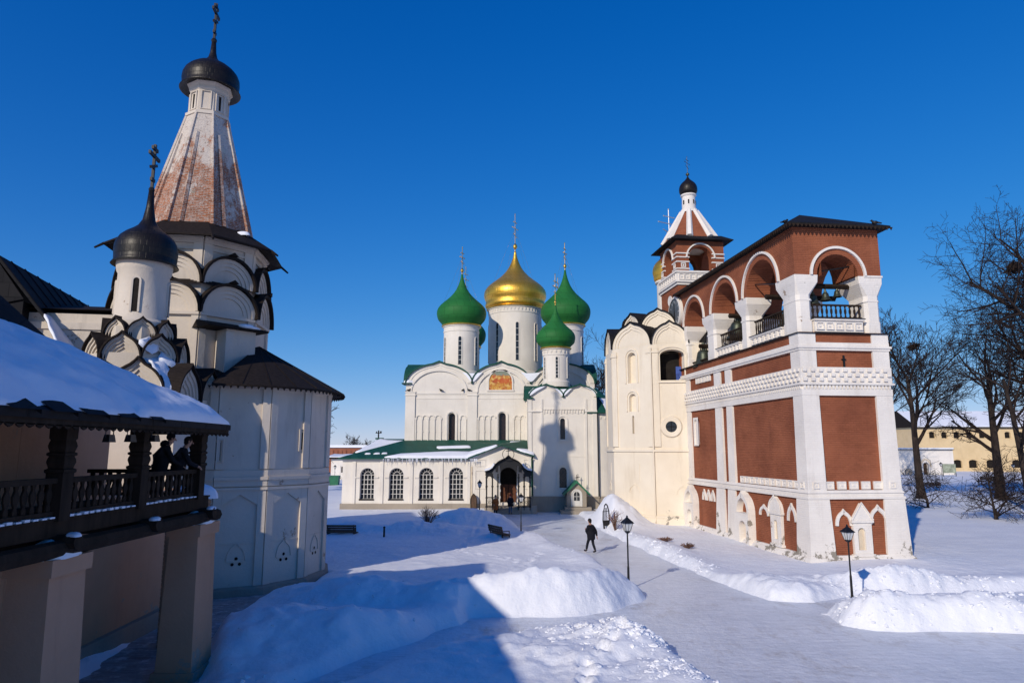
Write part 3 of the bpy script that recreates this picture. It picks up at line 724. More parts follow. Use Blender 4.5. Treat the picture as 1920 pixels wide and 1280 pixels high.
m = MB(); m.lathe(onion(0.76, 27.0, 1.75, 0.04, 0.75, 'squat'), 28, (tcx, tcy)); dm = m.build('dome', M['blackdome'], T0, smooth=True)
m = MB(); m.lathe([(0.03, 28.6), (0.03, 28.75), (0.15, 28.85), (0.15, 28.97), (0.03, 29.07)], 12, (tcx, tcy)); cross(m, (tcx, tcy, 29.0), 1.5, 0.022, yaw=R(50)); m.build('cross', M['bronze'], dm)
for u, z in ((-1.0, 17.8), (-1.3, 16.55)):
    m = MB(); m.T = TL @ Matrix.Translation((u - 0.8, z, 0)); m.lathe([(0.02, 0), (0.42, 0), (0.42, 0.08), (0.26, 0.06), (0.02, 0.06)], 18); m.build('medallion', M['paint'], T0)

# --- bells
def bell(x, y, ztop, r, label, name='bell'):
    t = thing(name, label, 'bell', (x, y, ztop - 1.6 * r), 'bells in the belfry')
    m = MB(); h = 1.55 * r; z0 = ztop - h
    m.lathe([(r * 0.9, z0 + 0.02), (r, z0), (r * 0.97, z0 + 0.08 * h), (r * 0.80, z0 + 0.2 * h), (r * 0.66, z0 + 0.42 * h), (r * 0.58, z0 + 0.7 * h), (r * 0.52, z0 + 0.86 * h), (r * 0.36, z0 + 0.97 * h), (r * 0.05, z0 + h)], 24, (x, y), close=False)
    m.build('bell_body', M['bronze'], t, smooth=True)
    m = MB(); m.tube([(x, y, ztop - 0.03), (x, y, ztop + 0.5 * r + 0.1)], r * 0.16, 6); m.tube([(x - r * .25, y, ztop), (x - r * .2, y, ztop + .3 * r), (x + r * .2, y, ztop + .3 * r), (x + r * .25, y, ztop)], r * 0.08, 5); m.build('crown', M['bronze'], t)
    m = MB(); m.tube([(x, y, z0 + 0.6 * h), (x, y, z0 - 0.06 * h)], r * 0.05, 5); m.ball((x, y, z0 - 0.02 * h), r * 0.13, 8); m.build('clapper', M['iron'], t)
bell(*bt(0.7, 14.5), 13.1, 0.85, 'large green bronze bell hanging low in the arch nearest the clock')
bell(*bt(1.0, 9.3), 14.3, 0.78, 'dark bronze bell hanging in the middle long side arch of the belfry')
bell(*bt(2.4, 9.4), 14.2, 0.62, 'bell half hidden behind the dark bell in the middle long side arch')
bell(*bt(2.2, 4.3), 14.55, 0.95, 'big dark bell deep inside the long side arch nearest the corner')
bell(*bt(1.55, 1.0), 14.25, 0.36, 'small bell at the left of three in the short side arch')
bell(*bt(2.3, 1.0), 14.4, 0.30, 'small bell in the middle of three in the short side arch')
bell(*bt(3.0, 1.0), 14.55, 0.25, 'smallest bell at the right of three in the short side arch')
# birds on the roof
def bird(p, yaw, label):
    t = thing('bird', label, 'bird', p, 'birds perched on buildings'); x, y, z = p
    c_, s_ = math.cos(yaw), math.sin(yaw)
    m = MB(); m.ball((0, 0, 0.11), 0.10, 10, (1.5, 0.9, 0.95)); m.ball((0.14, 0, 0.22), 0.055, 8); m.tube([(0.06, 0, 0.14), (0.13, 0, 0.21)], [0.07, 0.05], 8)
    m.tube([(-0.1, 0, 0.10), (-0.3, 0, 0.04)], [0.06, 0.03], 6); m.tube([(0.18, 0, 0.22), (0.24, 0, 0.21)], [0.02, 0.005], 5)
    for sg in (-.04, .04): m.tube([(0, sg, 0.06), (0.01, sg, 0.0)], 0.012, 4)
    Tm = Matrix.Translation(Vector(p)) @ Matrix.Rotation(yaw, 4, 'Z') @ Matrix.Scale(1.1, 4); m.v = [tuple(Tm @ Vector(v)) for v in m.v]
    m.build('body', M['iron'], t, smooth=True)
bird((*bt(-0.35, 0.0), 17.93), 0.4, 'dark bird perched on the corner eave of the red bell tower')
bird((*bt(4.6, -0.45), 17.93), 2.8, 'dark bird perched on the right eave of the red bell tower')

# ================================================================== CREAM PILLAR CHURCH
PCX, PCY, PR = 13.8, 57.7, 5.9
pc = thing('pillar_church', 'tall cream nine sided pillar church with gabled top beside the bell tower clock', 'church', (PCX, PCY, 0))
nv = 9; angs = [R(-120 + 40 * k) for k in range(nv)]
def pv(r, k): return (PCX + r * math.cos(angs[k % nv]), PCY + r * math.sin(angs[k % nv]))
side = 2 * PR * math.sin(R(20))
def pface(k):   # face between vertex k and k+1, seen from outside left to right
    a = pv(PR, k); b = pv(PR, k + 1)
    return frame((a[0], a[1], 0), math.degrees(math.atan2(b[1] - a[1], b[0] - a[0])))
wallm = MB(); fin = MB(); rf = MB(); trim = MB()
hs_ = side / 2
OPA = {8: [((1.25, 2.05, 11.0, 13.5, 'a'), 0.35), ], 0: [((0.75, 2.6, 11.0, 13.45, 'a'), 1.2)], }
for k in range(nv):
    T = pface(k); wallm.T = T; trim.T = T; fin.T = T
    if k == 8:
        wallm.wall(0, side, 10.3, 13.9, [(hs_ - .42, hs_ + .42, 11.0, 13.45, 'a')], 0, 0.4); fin.fill((hs_ - .42, hs_ + .42, 11.0, 13.45, 'a'), -0.4)
        wallm.wall(0, side, 8.6, 10.3, [(hs_ - .36, hs_ + .36, 8.75, 10.15, 'a')], 0, 0.3); fin.fill((hs_ - .36, hs_ + .36, 8.75, 10.15, 'a'), -0.3)
        wallm.wall(0, side, 0.0, 8.6, [(hs_ - .1, hs_ + .1, 7.0, 8.4, 'r')], 0, 0.3); fin.fill((hs_ - .1, hs_ + .1, 7.0, 8.4, 'r'), -0.3)
    elif k == 0:
        wallm.wall(0, side, 10.3, 13.9, [(0.62, 2.45, 11.05, 13.45, 's')], 0, 1.0)
        wallm.wall(0, side, 0.0, 10.3, [], 0, 0.3)
    else:
        wallm.wall(0, side, 0.0, 13.9, [], 0, 0.3)
    # corner strips, string course, plinth
    for u0, u1 in ((0.0, 0.5), (side - 0.5, side)):
        trim.fbox(u0 + 0.01, u1 - 0.01, 6.0, 13.6, -0.1, 0.09); trim.fbox(u0 - 0.03, u1 + 0.03, 13.2, 13.36, -0.1, 0.15)
    trim.fbox(-0.05, side + 0.05, 5.62, 5.8, -0.1, 0.16); trim.fbox(-0.03, side + 0.03, 0.75, 0.9, -0.1, 0.24); trim.fbox(-0.03, side + 0.03, -0.3, 0.75, -0.1, 0.20)
    trim.fbox(0.01, side - 0.01, 3.15, 3.22, -0.1, 0.05); trim.fbox(0.012, side - 0.012, 0.9, 5.62, -0.1, 0.06)
    trim.ribbon([(hs_ + x, 2.5 + y) for x, y in keel(0.9, 0.6)], 0.1, 0.05, 0.1)
    trim.fbox(hs_ + .5, hs_ + .56, 3.3, 4.7, 0.05, 0.09)
wallm.build('wall', M['cream'], pc)
trim.T = pface(8); trim.ribbon([(hs_ - .55 , 11.0)] + [(hs_ - .55 * math.cos(pi * i / 12), 13.03 + .6 * math.sin(pi * i / 12)) for i in range(13)] + [(hs_ + .55, 11.0)], 0.12, 0.0, 0.08)
trim.ribbon([(hs_ - .5, 8.75)] + [(hs_ - .5 * math.cos(pi * i / 12), 9.8 + .5 * math.sin(pi * i / 12)) for i in range(13)] + [(hs_ + .5, 8.75)], 0.12, 0.0, 0.08)
trim.T = pface(0); trim.ribbon([(0.5, 11.0)] + [(1.535 - 1.05 * math.cos(pi * i / 12), 12.98 + .62 * math.sin(pi * i / 12)) for i in range(13)] + [(2.57, 11.0)], 0.13, 0.0, 0.08)
trim.fbox(0.4, 2.7, 10.85, 10.98, 0.0, 0.12)
trim.build('mouldings', M['cream'], pc)
fin.build('niche_back', M['cream'], pc)
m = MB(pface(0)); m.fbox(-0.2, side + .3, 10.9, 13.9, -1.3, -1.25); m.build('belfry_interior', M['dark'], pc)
m = MB(pface(0)); m.fbox(1.85, 2.4, 11.05, 12.2, -0.95, -0.9); m.build('blue_cover', M['bluecloth'], pc)
T = pface(0) @ Matrix.Translation((1.3, 7.5, 0)); m = MB(T)
m.lathe([(0.42, 0.06), (0.42, 0.12), (0.75, 0.16), (0.85, 0.0)], 28, close=False); o = m.build('round_window', M['cream'], pc)
m = MB(T); m.lathe([(0.02, 0.075), (0.42, 0.07)], 24, close=False); m.build('pane', M['glass'], o)
m = MB(T)
for a in (0, pi / 2): m.tube([(-.42 * math.cos(a), -.42 * math.sin(a), 0.1), (.42 * math.cos(a), .42 * math.sin(a), 0.1)], 0.025, 4)
m.build('glazing_bar', M['iron'], o)
for k in range(nv):
    kokoshnik(pc, ('cream', 'blackroof'), pface(k), 1.42 if k == 0 else hs_, 13.9, 2.75 if k == 0 else side - 0.1, 1.75 if k == 0 else 1.95, 'zako', 1.7, 2, 0.12, 0.10)
r2 = 4.3; s2 = 2 * r2 * math.sin(R(20))
for k in range(nv):
    a = (PCX + r2 * math.cos(angs[k] + R(20)), PCY + r2 * math.sin(angs[k] + R(20))); k2 = angs[(k + 1) % nv] + R(20); b = (PCX + r2 * math.cos(k2), PCY + r2 * math.sin(k2))
    T = frame((a[0], a[1], 0), math.degrees(math.atan2(b[1] - a[1], b[0] - a[0])))
    kokoshnik(pc, ('cream', 'blackroof'), T, s2 / 2, 15.4, s2 - 0.05, 1.6, 'zako', 1.4, 2, 0.12, 0.10)
m = MB(); m.lathe([(5.25, 13.8), (4.0, 15.3), (3.9, 15.6), (1.6, 17.1)], 36, (PCX, PCY)); m.build('roof', M['blackroof'], pc)
m = MB(pface(8))
m.tube([(side - 0.2, 14.35, -0.35), (side + 0.05, 14.25, -0.6), (side + .4, 14.6, -0.8)], [0.2, 0.3, 0.15], 8); m.tube([(side + 0.2, 14.95, -0.6), (side + .35, 15.1, -1.0)], [0.22, 0.15], 8)
m.build('roof_snow', M['roofsnow'], pc, smooth=True)
m = MB(); m.lathe([(1.45, 16.8), (1.35, 17.2), (1.22, 17.3), (1.22, 19.9), (1.36, 20.0), (1.36, 20.15)], 28, (PCX, PCY)); m.build('drum', M['white'], pc, auto=40)
m = MB(); m.lathe(onion(1.55, 20.15, 2.9, 0.03, 0.85, 'squat'), 36, (PCX, PCY)); dm = m.build('dome', M['gold'], pc, smooth=True)
m = MB(); m.lathe([(0.03, 23), (0.2, 23.15), (0.03, 23.4)], 10, (PCX, PCY)); cross(m, (PCX, PCY, 23.2), 3.5, 0.045, yaw=R(30)); m.build('cross', M['silver'], dm)
m = MB(pface(0)); m.tube([(-0.08, 0.5, 0.12), (-0.08, 13.6, 0.12)], 0.06, 6); m.build('downpipe', M['cream'], pc)
# ================================================================== CATHEDRAL
YM, YG = 71.0, 66.0
cath = thing('cathedral', 'white five domed cathedral with one gold and green onion domes and long gallery', 'cathedral', (-1.2, 78, 0))
MF = frame((0, YM, 0), 0)
X0, X1, XB = -11.05, 8.6, 89.0
bays = [(-11.05, -4.16), (-4.16, 1.94), (1.94, 8.6)]
wl = MB(MF); fn = MB(MF)
ops1 = [(-6.56, -5.88, 6.3, 9.5, 'a')]; ops2 = [(-1.36, -0.64, 6.3, 9.55, 'a')]
wl.wall(X0, X1, 0, 12.6, ops1 + ops2, 0, 0.5)
wl.T = frame((X0, XB, 0), -90); wl.wall(0, XB - YM, 0, 12.6)
wl.T = frame((X1, YM, 0), 90); wl.wall(0, XB - YM, 0, 12.6)
wl.build('wall', M['white'], cath)
for o in ops1 + ops2: m = MB(MF); m.fill(o, -0.45); m.build('window', M['winglass'], cath)
tr = MB(MF)
for x0, x1 in ((X0, X0 + 1.0), (-4.62, -3.62), (1.45, 2.4), (X1 - 0.9, X1)):
    tr.fbox(x0, x1, 0, 11.62, -0.1, 0.16)
    tr.fbox(x0 - 0.06, x1 + 0.06, 11.3, 11.42, -0.1, 0.22); tr.fbox(x0 - 0.06, x1 + 0.06, 11.62, 11.72, -0.1, 0.22)
tr.fbox(X0 + 1.0, -4.62, 11.45, 11.62, -0.1, 0.08); tr.fbox(-3.62, X1 - 0.9, 11.45, 11.62, -0.1, 0.08)
tr.fbox(X0 + 1.0, -4.62, 10.95, 11.02, -0.1, 0.04); tr.fbox(-3.62, X1 - 0.9, 10.95, 11.02, -0.1, 0.04)
# blind arcade of slender half columns
def arcature(x0, x1, n, z0, z1, skip):
    s = (x1 - x0) / n
    for i in range(n + 1):
        x = x0 + i * s
        if any(a - 0.15 < x < b + 0.15 for a, b in skip): continue
        tr.tube([(x, z0, 0.04), (x, z1, 0.04)], 0.10, 6); tr.fbox(x - .11, x + .11, z1 - 0.1, z1 + 0.06, 0, 0.13); tr.fbox(x - .1, x + .1, (z0 + z1) / 2 - .05, (z0 + z1) / 2 + .05, 0, 0.12)
    for i in range(n):
        x = x0 + (i + .5) * s
        if any(a - 0.3 < x < b + 0.3 for a, b in skip): continue
        tr.ribbon([(x - s / 2 * math.cos(pi * k / 8), z1 + 0.05 + s / 2 * math.sin(pi * k / 8)) for k in range(9)], -0.10, 0, 0.11)
arcature(-9.95, -4.75, 8, 6.3, 8.95, [(-6.75, -5.65)]); arcature(-3.5, 1.4, 8, 6.3, 8.95, [(-1.55, -0.4)])
for (a, b, z0, z1, k) in ops1 + ops2:
    c_ = (a + b) / 2; r_ = (b - a) / 2 + 0.1
    tr.ribbon([(c_ - r_, z0)] + [(c_ - r_ * math.cos(pi * i / 12), z1 - (b - a) / 2 + r_ * math.sin(pi * i / 12)) for i in range(13)] + [(c_ + r_, z0)], 0.14, 0, 0.12)
for i, (a, b) in enumerate(bays):
    c_ = (a + b) / 2; r_ = (b - a) / 2 - 0.62
    tr.ribbon([(c_ - r_ * math.cos(pi * k / 20), 11.72 + 2.15 * math.sin(pi * k / 20)) for k in range(21)], 0.16, 0, 0.10)
tr.build('mouldings', M['white'], cath)
for a, b in bays:
    kokoshnik(cath, ('white', 'greenroof'), MF, (a + b) / 2, 12.55, b - a - 0.05, 2.25, 'zako', 5.0, 1, 0.22, 0.13)
for T in (frame((X0, XB, 0), -90), frame((X1, YM, 0), 90)):
    for k in range(3): kokoshnik(cath, ('white', 'greenroof'), T, 3 + 6 * k, 12.55, 5.45, 2.2, 'zako', 4.5, 1, 0.3, 0.13)
m = MB(); m.add([(X0 + .4, YM + .5, 12.9), (X1 - .4, YM + .5, 12.9), (X1 - .4, XB - .5, 12.9), (X0 + .4, XB - .5, 12.9), (-3, 78, 14.4), (1, 78, 14.4), (1, 83, 14.4), (-3, 83, 14.4)], [(0, 1, 5, 4), (1, 2, 6, 5), (2, 3, 7, 6), (3, 0, 4, 7), (4, 5, 6, 7)])
m.prism([(X0 - .4, YM - .35), (X0 + .6, YM - .35), (X0 + .6, YM + 1.5), (X0 - .4, YM + 1.5)], 12.5, 12.62)
m.build('roof', M['greenroof'], cath)
# snow lying in the valleys between gables
def blob(mb, c, rx, ry, rz, seed, n=14):
    rnd = random.Random(seed); ph = [rnd.uniform(0, 6) for _ in range(4)]
    pts = []; fs = []; L = 5
    for j in range(L + 1):
        t = j / L; rr = math.cos(t * pi / 2) ** 0.7; z = math.sin(t * pi / 2)
        for i in range(n):
            a = 2 * pi * i / n; k = 1 + 0.18 * math.sin(2 * a + ph[0]) + 0.12 * math.sin(3 * a + ph[1]) + 0.09 * math.sin(5 * a + ph[2])
            pts.append((c[0] + rx * rr * k * math.cos(a), c[1] + ry * rr * k * math.sin(a), c[2] + rz * z))
    for j in range(L):
        for i in range(n): fs.append((j * n + i, j * n + (i + 1) % n, (j + 1) * n + (i + 1) % n, (j + 1) * n + i))
    mb.add(pts, fs)
def valley_snow(T, u, v, w, h, dep, seed):
    """wedge of snow filling the valley between two gables"""
    m = MB(T); rnd = random.Random(seed)
    pts = [(u - w * .5, v + h), (u - w * .3, v + h * .6), (u - w * .12, v + .12), (u, v), (u + w * .12, v + .12), (u + w * .32, v + h * .6), (u + w * .5, v + h), (u + w * .2, v + h * .93), (u - w * .15, v + h * .9)]
    m.extr(pts, -dep, 0.20 + rnd.uniform(-.05, .05)); return m
for u, sd in ((-4.12, 1), (1.95, 2)):
    valley_snow(MF, u, 12.72, 2.1, 1.0, 2.5, sd).build('roof_snow', M['roofsnow'], cath)
m = MB(); blob(m, (X0 + .25, YM + .2, 12.62), 0.5, 0.42, 0.4, 4); m.build('roof_snow', M['roofsnow'], cath, smooth=True)
# wall painting
m = MB(MF); OPM = (-1.95, 0.55, 11.95, 14.1, 'a'); c_ = -1.20
m.ribbon([(c_ - 1.2, 11.9)] + [(c_ - 1.2 * math.cos(pi * i / 16), 12.75 + 1.22 * math.sin(pi * i / 16)) for i in range(17)] + [(c_ + 1.2, 11.9)], 0.14, -0.1, 0.10)
m.fbox(c_ - 1.4, c_ + 1.4, 11.76, 11.9, -0.1, 0.12)
o = m.build('painting_frame', M['white'], cath)
m = MB(MF); m.fill((c_ - 1.2, c_ + 1.2, 11.9, 13.97, 'a'), 0.02); m.build('wall_painting', M['mural'], o)

# --- drums and domes
def drum_dome(px, Y, r, dr, zb, zd, ztip, zx, mat, trim_mat, slits, arcade=True, squat=False, ball=0.18, guy=0):
    x = at(px, 640, Y).x
    m = MB(); m.lathe([(r + .12, zb), (r + .12, zb + .5), (r, zb + .6), (r, zd - .75), (r + .05, zd - .7), (r + .05, zd - .55), (r, zd - .5), (r + .03, zd - .2), (r + .14, zd - .12), (r + .14, zd)], 40, (x, Y))
    d = m.build('drum', M['white'], cath, auto=35)
    for k in range(slits):
        m = MB(); mf = MB(); a = -pi / 2 + 2 * pi * k / slits + (R(4) if slits == 8 else 0)
        T = Matrix.Translation((x + (r + .004) * math.cos(a), Y + (r + .004) * math.sin(a), 0)) @ Matrix.Rotation(a + pi / 2, 4, 'Z') @ Matrix(((1, 0, 0, 0), (0, 0, -1, 0), (0, 1, 0, 0), (0, 0, 0, 1)))
        hw = 0.17 if r > 1.6 else 0.11
        z0, z1 = zb + (zd - zb) * .22, zd - (zd - zb) * .24
        m.T = T; m.fill((-hw, hw, z0, z1, 'a'), 0.0)
        mf.T = T; mf.ribbon([(-hw, z0)] + opcurve((-hw, hw, z0, z1, 'a')) + [(hw, z0)], 0.09, -0.05, 0.05)
        for q_ in range(1, 6):
            zz = z0 + (z1 - z0) * q_ / 6; m.m = 1; m.fbox(-hw, hw, zz - .02, zz + .02, 0.001, 0.012); m.m = 0
        sw = m.build('slit_window', [M['glass'], M['frame']], d); mf.build('window_surround', M['white'], d)
    if arcade:
        m = MB(); n = int(2 * pi * r / 0.42)
        for k in range(n):
            a = 2 * pi * k / n
            m.T = Matrix.Translation((x + r * math.cos(a), Y + r * math.sin(a), zd - 0.52)) @ Matrix.Rotation(a, 4, 'Z')
            m.box(-.02, .08, -.09, .09, 0.1, 0.3); m.box(-.02, .06, -.04, .04, -.08, 0.1)
        m.build('frieze', M['white'], d)
    m = MB(); m.lathe([(r + .10, zd - .02), (r + .26, zd), (r + .28, zd + .1), (r + .12, zd + .2)], 40, (x, Y), close=False); m.build('gold_band', M[trim_mat], cath)
    m = MB(); m.lathe(onion(dr, zd + .08, ztip - zd - .08, 0.035, (r + .1) / dr, 'russian'), 48, (x, Y)); dm = m.build('dome', M[mat], cath, smooth=True)
    m = MB(); m.lathe([(.05, ztip - .1), (.08, ztip), (.05, ztip + ball), (ball, ztip + ball * 2), (ball, ztip + ball * 3), (.05, ztip + ball * 4)], 14, (x, Y))
    zc = ztip + ball * 4; cross(m, (x, Y, zc - .05), zx - zc, 0.045, ((0.52, 0.2), (0.72, 0.11)), (0.28, 0.12), yaw=R(62))
    if guy:
        for k in range(4):
            a = R(30 + 90 * k); m.tube([(x, Y, zc + (zx - zc) * .5), (x + dr * .8 * math.cos(a), Y + dr * .8 * math.sin(a), zd + (ztip - zd) * .42)], 0.008, 3)
    m.build('cross', M['goldtrim'], dm)
drum_dome(865, 75, 1.95, 2.76, 13.6, 19.25, 25.3, 28.5, 'greendome', 'goldtrim', 6, False, guy=1)
drum_dome(1061, 75, 1.95, 2.78, 13.6, 19.3, 25.8, 29.0, 'greendome', 'goldtrim', 6, False, guy=1)
drum_dome(966, 80, 3.15, 3.72, 14.0, 22.15, 29.4, 34.2, 'gold', 'goldtrim', 8, True, ball=0.26, guy=1)
drum_dome(872, 91, 1.95, 2.8, 13.6, 19.3, 26.2, 30.5, 'greendome', 'goldtrim', 6, False)
drum_dome(1047, 91, 1.95, 2.8, 13.6, 19.3, 25.6, 29.0, 'greendome', 'goldtrim', 6, False)

# --- south side chapel
CF = frame((0, YG, 0), 0); CX0, CX1 = 1.55, 8.15
m = MB(CF); OW = [(4.62, 5.10, 6.75, 8.75, 'a')]; OW2 = [(4.5, 5.2, 2.2, 4.1, 'a')]
m.wall(CX0, CX1, 5.0, 10.8, OW, 0, 0.35); m.wall(CX0, CX1, 1.35, 5.0, OW2, 0, 0.3)
m.T = frame((CX0, YM, 0), -90); m.wall(0, YM - YG, 1.35, 10.8); m.T = frame((CX1, YG, 0), 90); m.wall(0, YM - YG, 1.35, 10.8)
m.build('side_chapel_wall', M['white'], cath)
m = MB(CF); m.fill(OW[0], -0.32); m.build('window', M['winglass'], cath); m = MB(CF); m.fill(OW2[0], -0.27); m.build('window', M['winglass'], cath)
m = MB(CF)
for a, b in ((CX0, CX0 + .35), (2.75, 2.95), (7.0, 7.2), (7.75, CX1)): m.fbox(a, b, 1.3, 10.6, -.1, .10)
m.fbox(CX0 - .03, 2.9, 9.35, 9.5, -.1, .16); m.fbox(7.0, CX1 + .03, 9.35, 9.5, -.1, .16); m.fbox(2.9, 7.0, 9.58, 9.64, -.1, .1)
for i in range(15):
    x = 3.1 + i * 0.27
    m.fbox(x - .045, x + .045, 9.2 + .06 * (i % 2), 9.58, 0, .10)
m.fbox(3, 7, 5.1, 5.16, -.1, .035)
for (a, b, z0, z1, k) in OW + OW2:
    c_ = (a + b) / 2; r_ = (b - a) / 2 + .16
    m.ribbon([(c_ - r_, z0)] + [(c_ - r_ * math.cos(pi * i / 12), z1 - (b - a) / 2 + r_ * math.sin(pi * i / 12)) for i in range(13)] + [(c_ + r_, z0)], .1, 0, .1)
m.fbox(4.4, 5.45, 6.55, 6.7, 0, .2)
m.build('mouldings', M['white'], cath)
m = MB(CF); m.fbox(CX0 - .15, CX1 + .1, -.3, 1.3, -.3, .18); m.fbox(CX0 - .15, CX1 + .12, 1.3, 1.42, -.3, .24); m.build('plinth', M['stone'], cath)
for a, b in ((CX0 + .1, 4.95), (4.95, CX1)): kokoshnik(cath, ('white', 'greenroof'), CF, (a + b) / 2, 10.75, b - a - .03, 1.2, 'zako', 5.0, 1, .25, .11)
T = frame((CX0, YM, 0), -90); kokoshnik(cath, ('white', 'greenroof'), T, 2.4, 10.75, 4.2, 1.2, 'zako', 3.2, 1, .35, .11)
m = MB(); m.prism([(CX0 - .45, YG - .3), (CX0 + .5, YG - .3), (CX0 + .5, YG + .6), (CX0 - .45, YG + .6)], 10.62, 10.75); m.lathe([(2.6, 11.0), (1.6, 12.25), (1.4, 12.4)], 20, (4.4, 69)); m.build('side_chapel_roof', M['greenroof'], cath)
valley_snow(CF, 4.95, 10.85, 1.7, .75, 1.5, 5).build('roof_snow', M['roofsnow'], cath)
m = MB(CF); m.extr([(1.75, 10.9), (2.4, 11.35), (3.2, 11.8), (2.6, 11.85), (2.0, 11.6), (1.6, 11.2)], -1.2, .22); m.build('roof_snow', M['roofsnow'], cath); m = MB(CF); m.extr([(7.0, 11.8), (7.7, 11.45), (8.1, 10.95), (8.2, 11.2), (7.7, 11.75)], -1.2, .2); m.build('roof_snow', M['roofsnow'], cath)
drum_dome(1042, 68.2, 1.30, 1.98, 11.9, 15.75, 20.3, 23.6, 'greendome', 'goldtrim', 6, True, ball=.13)
# apse
ax, ay, ar = 8.0, 69.4, 3.25
m = MB(); m.lathe([(ar, 1.3), (ar, 9.3)], 36, (ax, ay), close=False)
for k in range(40):
    a = 2 * pi * k / 40; m.T = Matrix.Translation((ax + ar * math.cos(a), ay + ar * math.sin(a), 8.7)) @ Matrix.Rotation(a, 4, 'Z'); m.box(-.02, .06, -.07, .07, 0, .22)
m.T = Matrix(); m.build('apse', M['white'], cath, auto=30)
m = MB(); m.lathe([(ar + .25, -.3), (ar + .25, 1.25), (ar + .02, 1.4)], 36, (ax, ay)); m.build('plinth', M['stone'], cath, auto=30)
m = MB(); m.lathe([(ar + .35, 9.22), (ar + .35, 9.32), (0.6, 11.9)], 36, (ax, ay)); m.build('apse_roof', M['greenroof'], cath, auto=30)
m = MB(); T = Matrix.Translation((ax, ay, 0)); a0_ = -pi * .42
m.lathe([(3.3, 9.5), (2.9, 9.85), (2.3, 10.38), (2.0, 10.6), (2.0, 10.78), (2.4, 10.5), (3.0, 9.95), (3.42, 9.5)], 10, (ax, ay), 0, -1.25, -0.75); m.build('roof_snow', M['roofsnow'], cath)
m = MB(); m.tube([(8.22, YG - .08, .2), (8.22, YG - .08, 9.4)], .06, 6); m.build('downpipe', M['iron'], cath)

# --- gallery along the front
GX0, GX1 = -16.1, 2.0
GW = [(-14.42, -13.08, 1.15, 4.05, 'a'), (-11.66, -10.3, 1.15, 4.05, 'a'), (-8.82, -7.46, 1.15, 4.07, 'a'), (-5.98, -4.62, 1.15, 4.09, 'a')]
DOOR = (-1.13, 0.45, 0.85, 4.35, 'a')
m = MB(CF); m.wall(GX0, GX1, .0, 4.95, GW + [DOOR], 0, .42)
m.face([(-4.05, 4.95, 0), (2.0, 4.95, 0), (2.0, 5.15, 0), (-1.0, 6.15, 0), (-4.05, 5.0, 0)])
m.T = frame((GX0, YM + 3, 0), -90); m.wall(0, YM + 3 - YG, 0, 4.95)
m.build('gallery_wall', M['white'], cath)
m = MB(CF); m.fbox(GX0 - .12, -2.4, -.3, .75, -.3, .14); m.T = frame((GX0, YM + 3, 0), -90); m.fbox(0, YM + 2.9 - YG, -.3, .75, -.3, .13); m.build('plinth', M['stone'], cath)
m = MB(CF)
for x in (-15.0, -12.37, -9.56, -6.72, -4.12): m.fbox(x - .16, x + .16, .75, 4.75, -.1, .10)
for (a, b, z0, z1, k) in GW:
    m.fbox(a - .42, b + .42, 4.62, 4.7, -.1, .09)
    for q0, q1 in ((a - .42, a), (b, b + .42)): m.fbox(q0, q1, 3.12, 3.24, -.1, .11)
m.fbox(GX0, -4.2, 4.76, 4.95, -.1, .22)
for q0, q1 in ((-3.5, -2.5), (1.1, 1.8)):
    m.ribbon([(q0, 4.2), (q1, 4.2), (q1, 4.85), (q0, 4.85)], .07, 0, .06, True)
    m.ribbon([(q0, 2.1), (q1, 2.1), (q1, 3.8), (q0, 3.8)], .07, 0, .06, True)
m.build('mouldings', M['white'], cath)
m = MB(CF); m.fbox(-4.0, -3.75, 1.0, 4.2, -.1, .05); m.build('wall_recess', M['niche'], cath)
for o_ in GW:
    a, b, z0, z1, k = o_; c_ = (a + b) / 2; r_ = (b - a) / 2; zs = z1 - r_
    m = MB(CF); m.fill(o_, -.40); wn = m.build('window', M['glass'], cath)
    m = MB(CF); W0, W1 = -.39, -.33
    for i in range(1, 4): x = a + i * (b - a) / 4; m.fbox(x - .028, x + .028, z0, zs, W0, W1)
    for i in range(6): z = z0 + .02 + i * (zs - z0) / 5; m.fbox(a, b, z - .025, z + .025, W0, W1 + .004)
    for i in range(1, 6): t = pi * i / 6; m.tube([(c_ + .3 * math.cos(t), zs + .3 * math.sin(t), -.36), (c_ + r_ * math.cos(t), zs + r_ * math.sin(t), -.36)], .02, 4)
    m.ribbon([(c_ - .3 * math.cos(pi * i / 8), zs + .3 * math.sin(pi * i / 8)) for i in range(9)], .04, W0, W1)
    m.ribbon([(a, z0)] + opcurve(o_) + [(b, z0)], -.05, W0, W1 + .01)
    m.build('glazing_bars', M['frame'], wn)
    m = MB(CF); m.fbox(a - .05, b + .05, z0 - .1, z0 + .02, -.38, .06); m.build('sill', M['shingle'], wn)
m = MB(CF); m.fill(DOOR, -.6); o = m.build('door', M['dark'], cath)
m = MB(CF); m.fbox(-1.1, -.36, .85, 2.5, -.55, -.5); m.fbox(-.32, .42, .85, 2.5, -.55, -.5); m.build('door_leaf', M['door'], o)
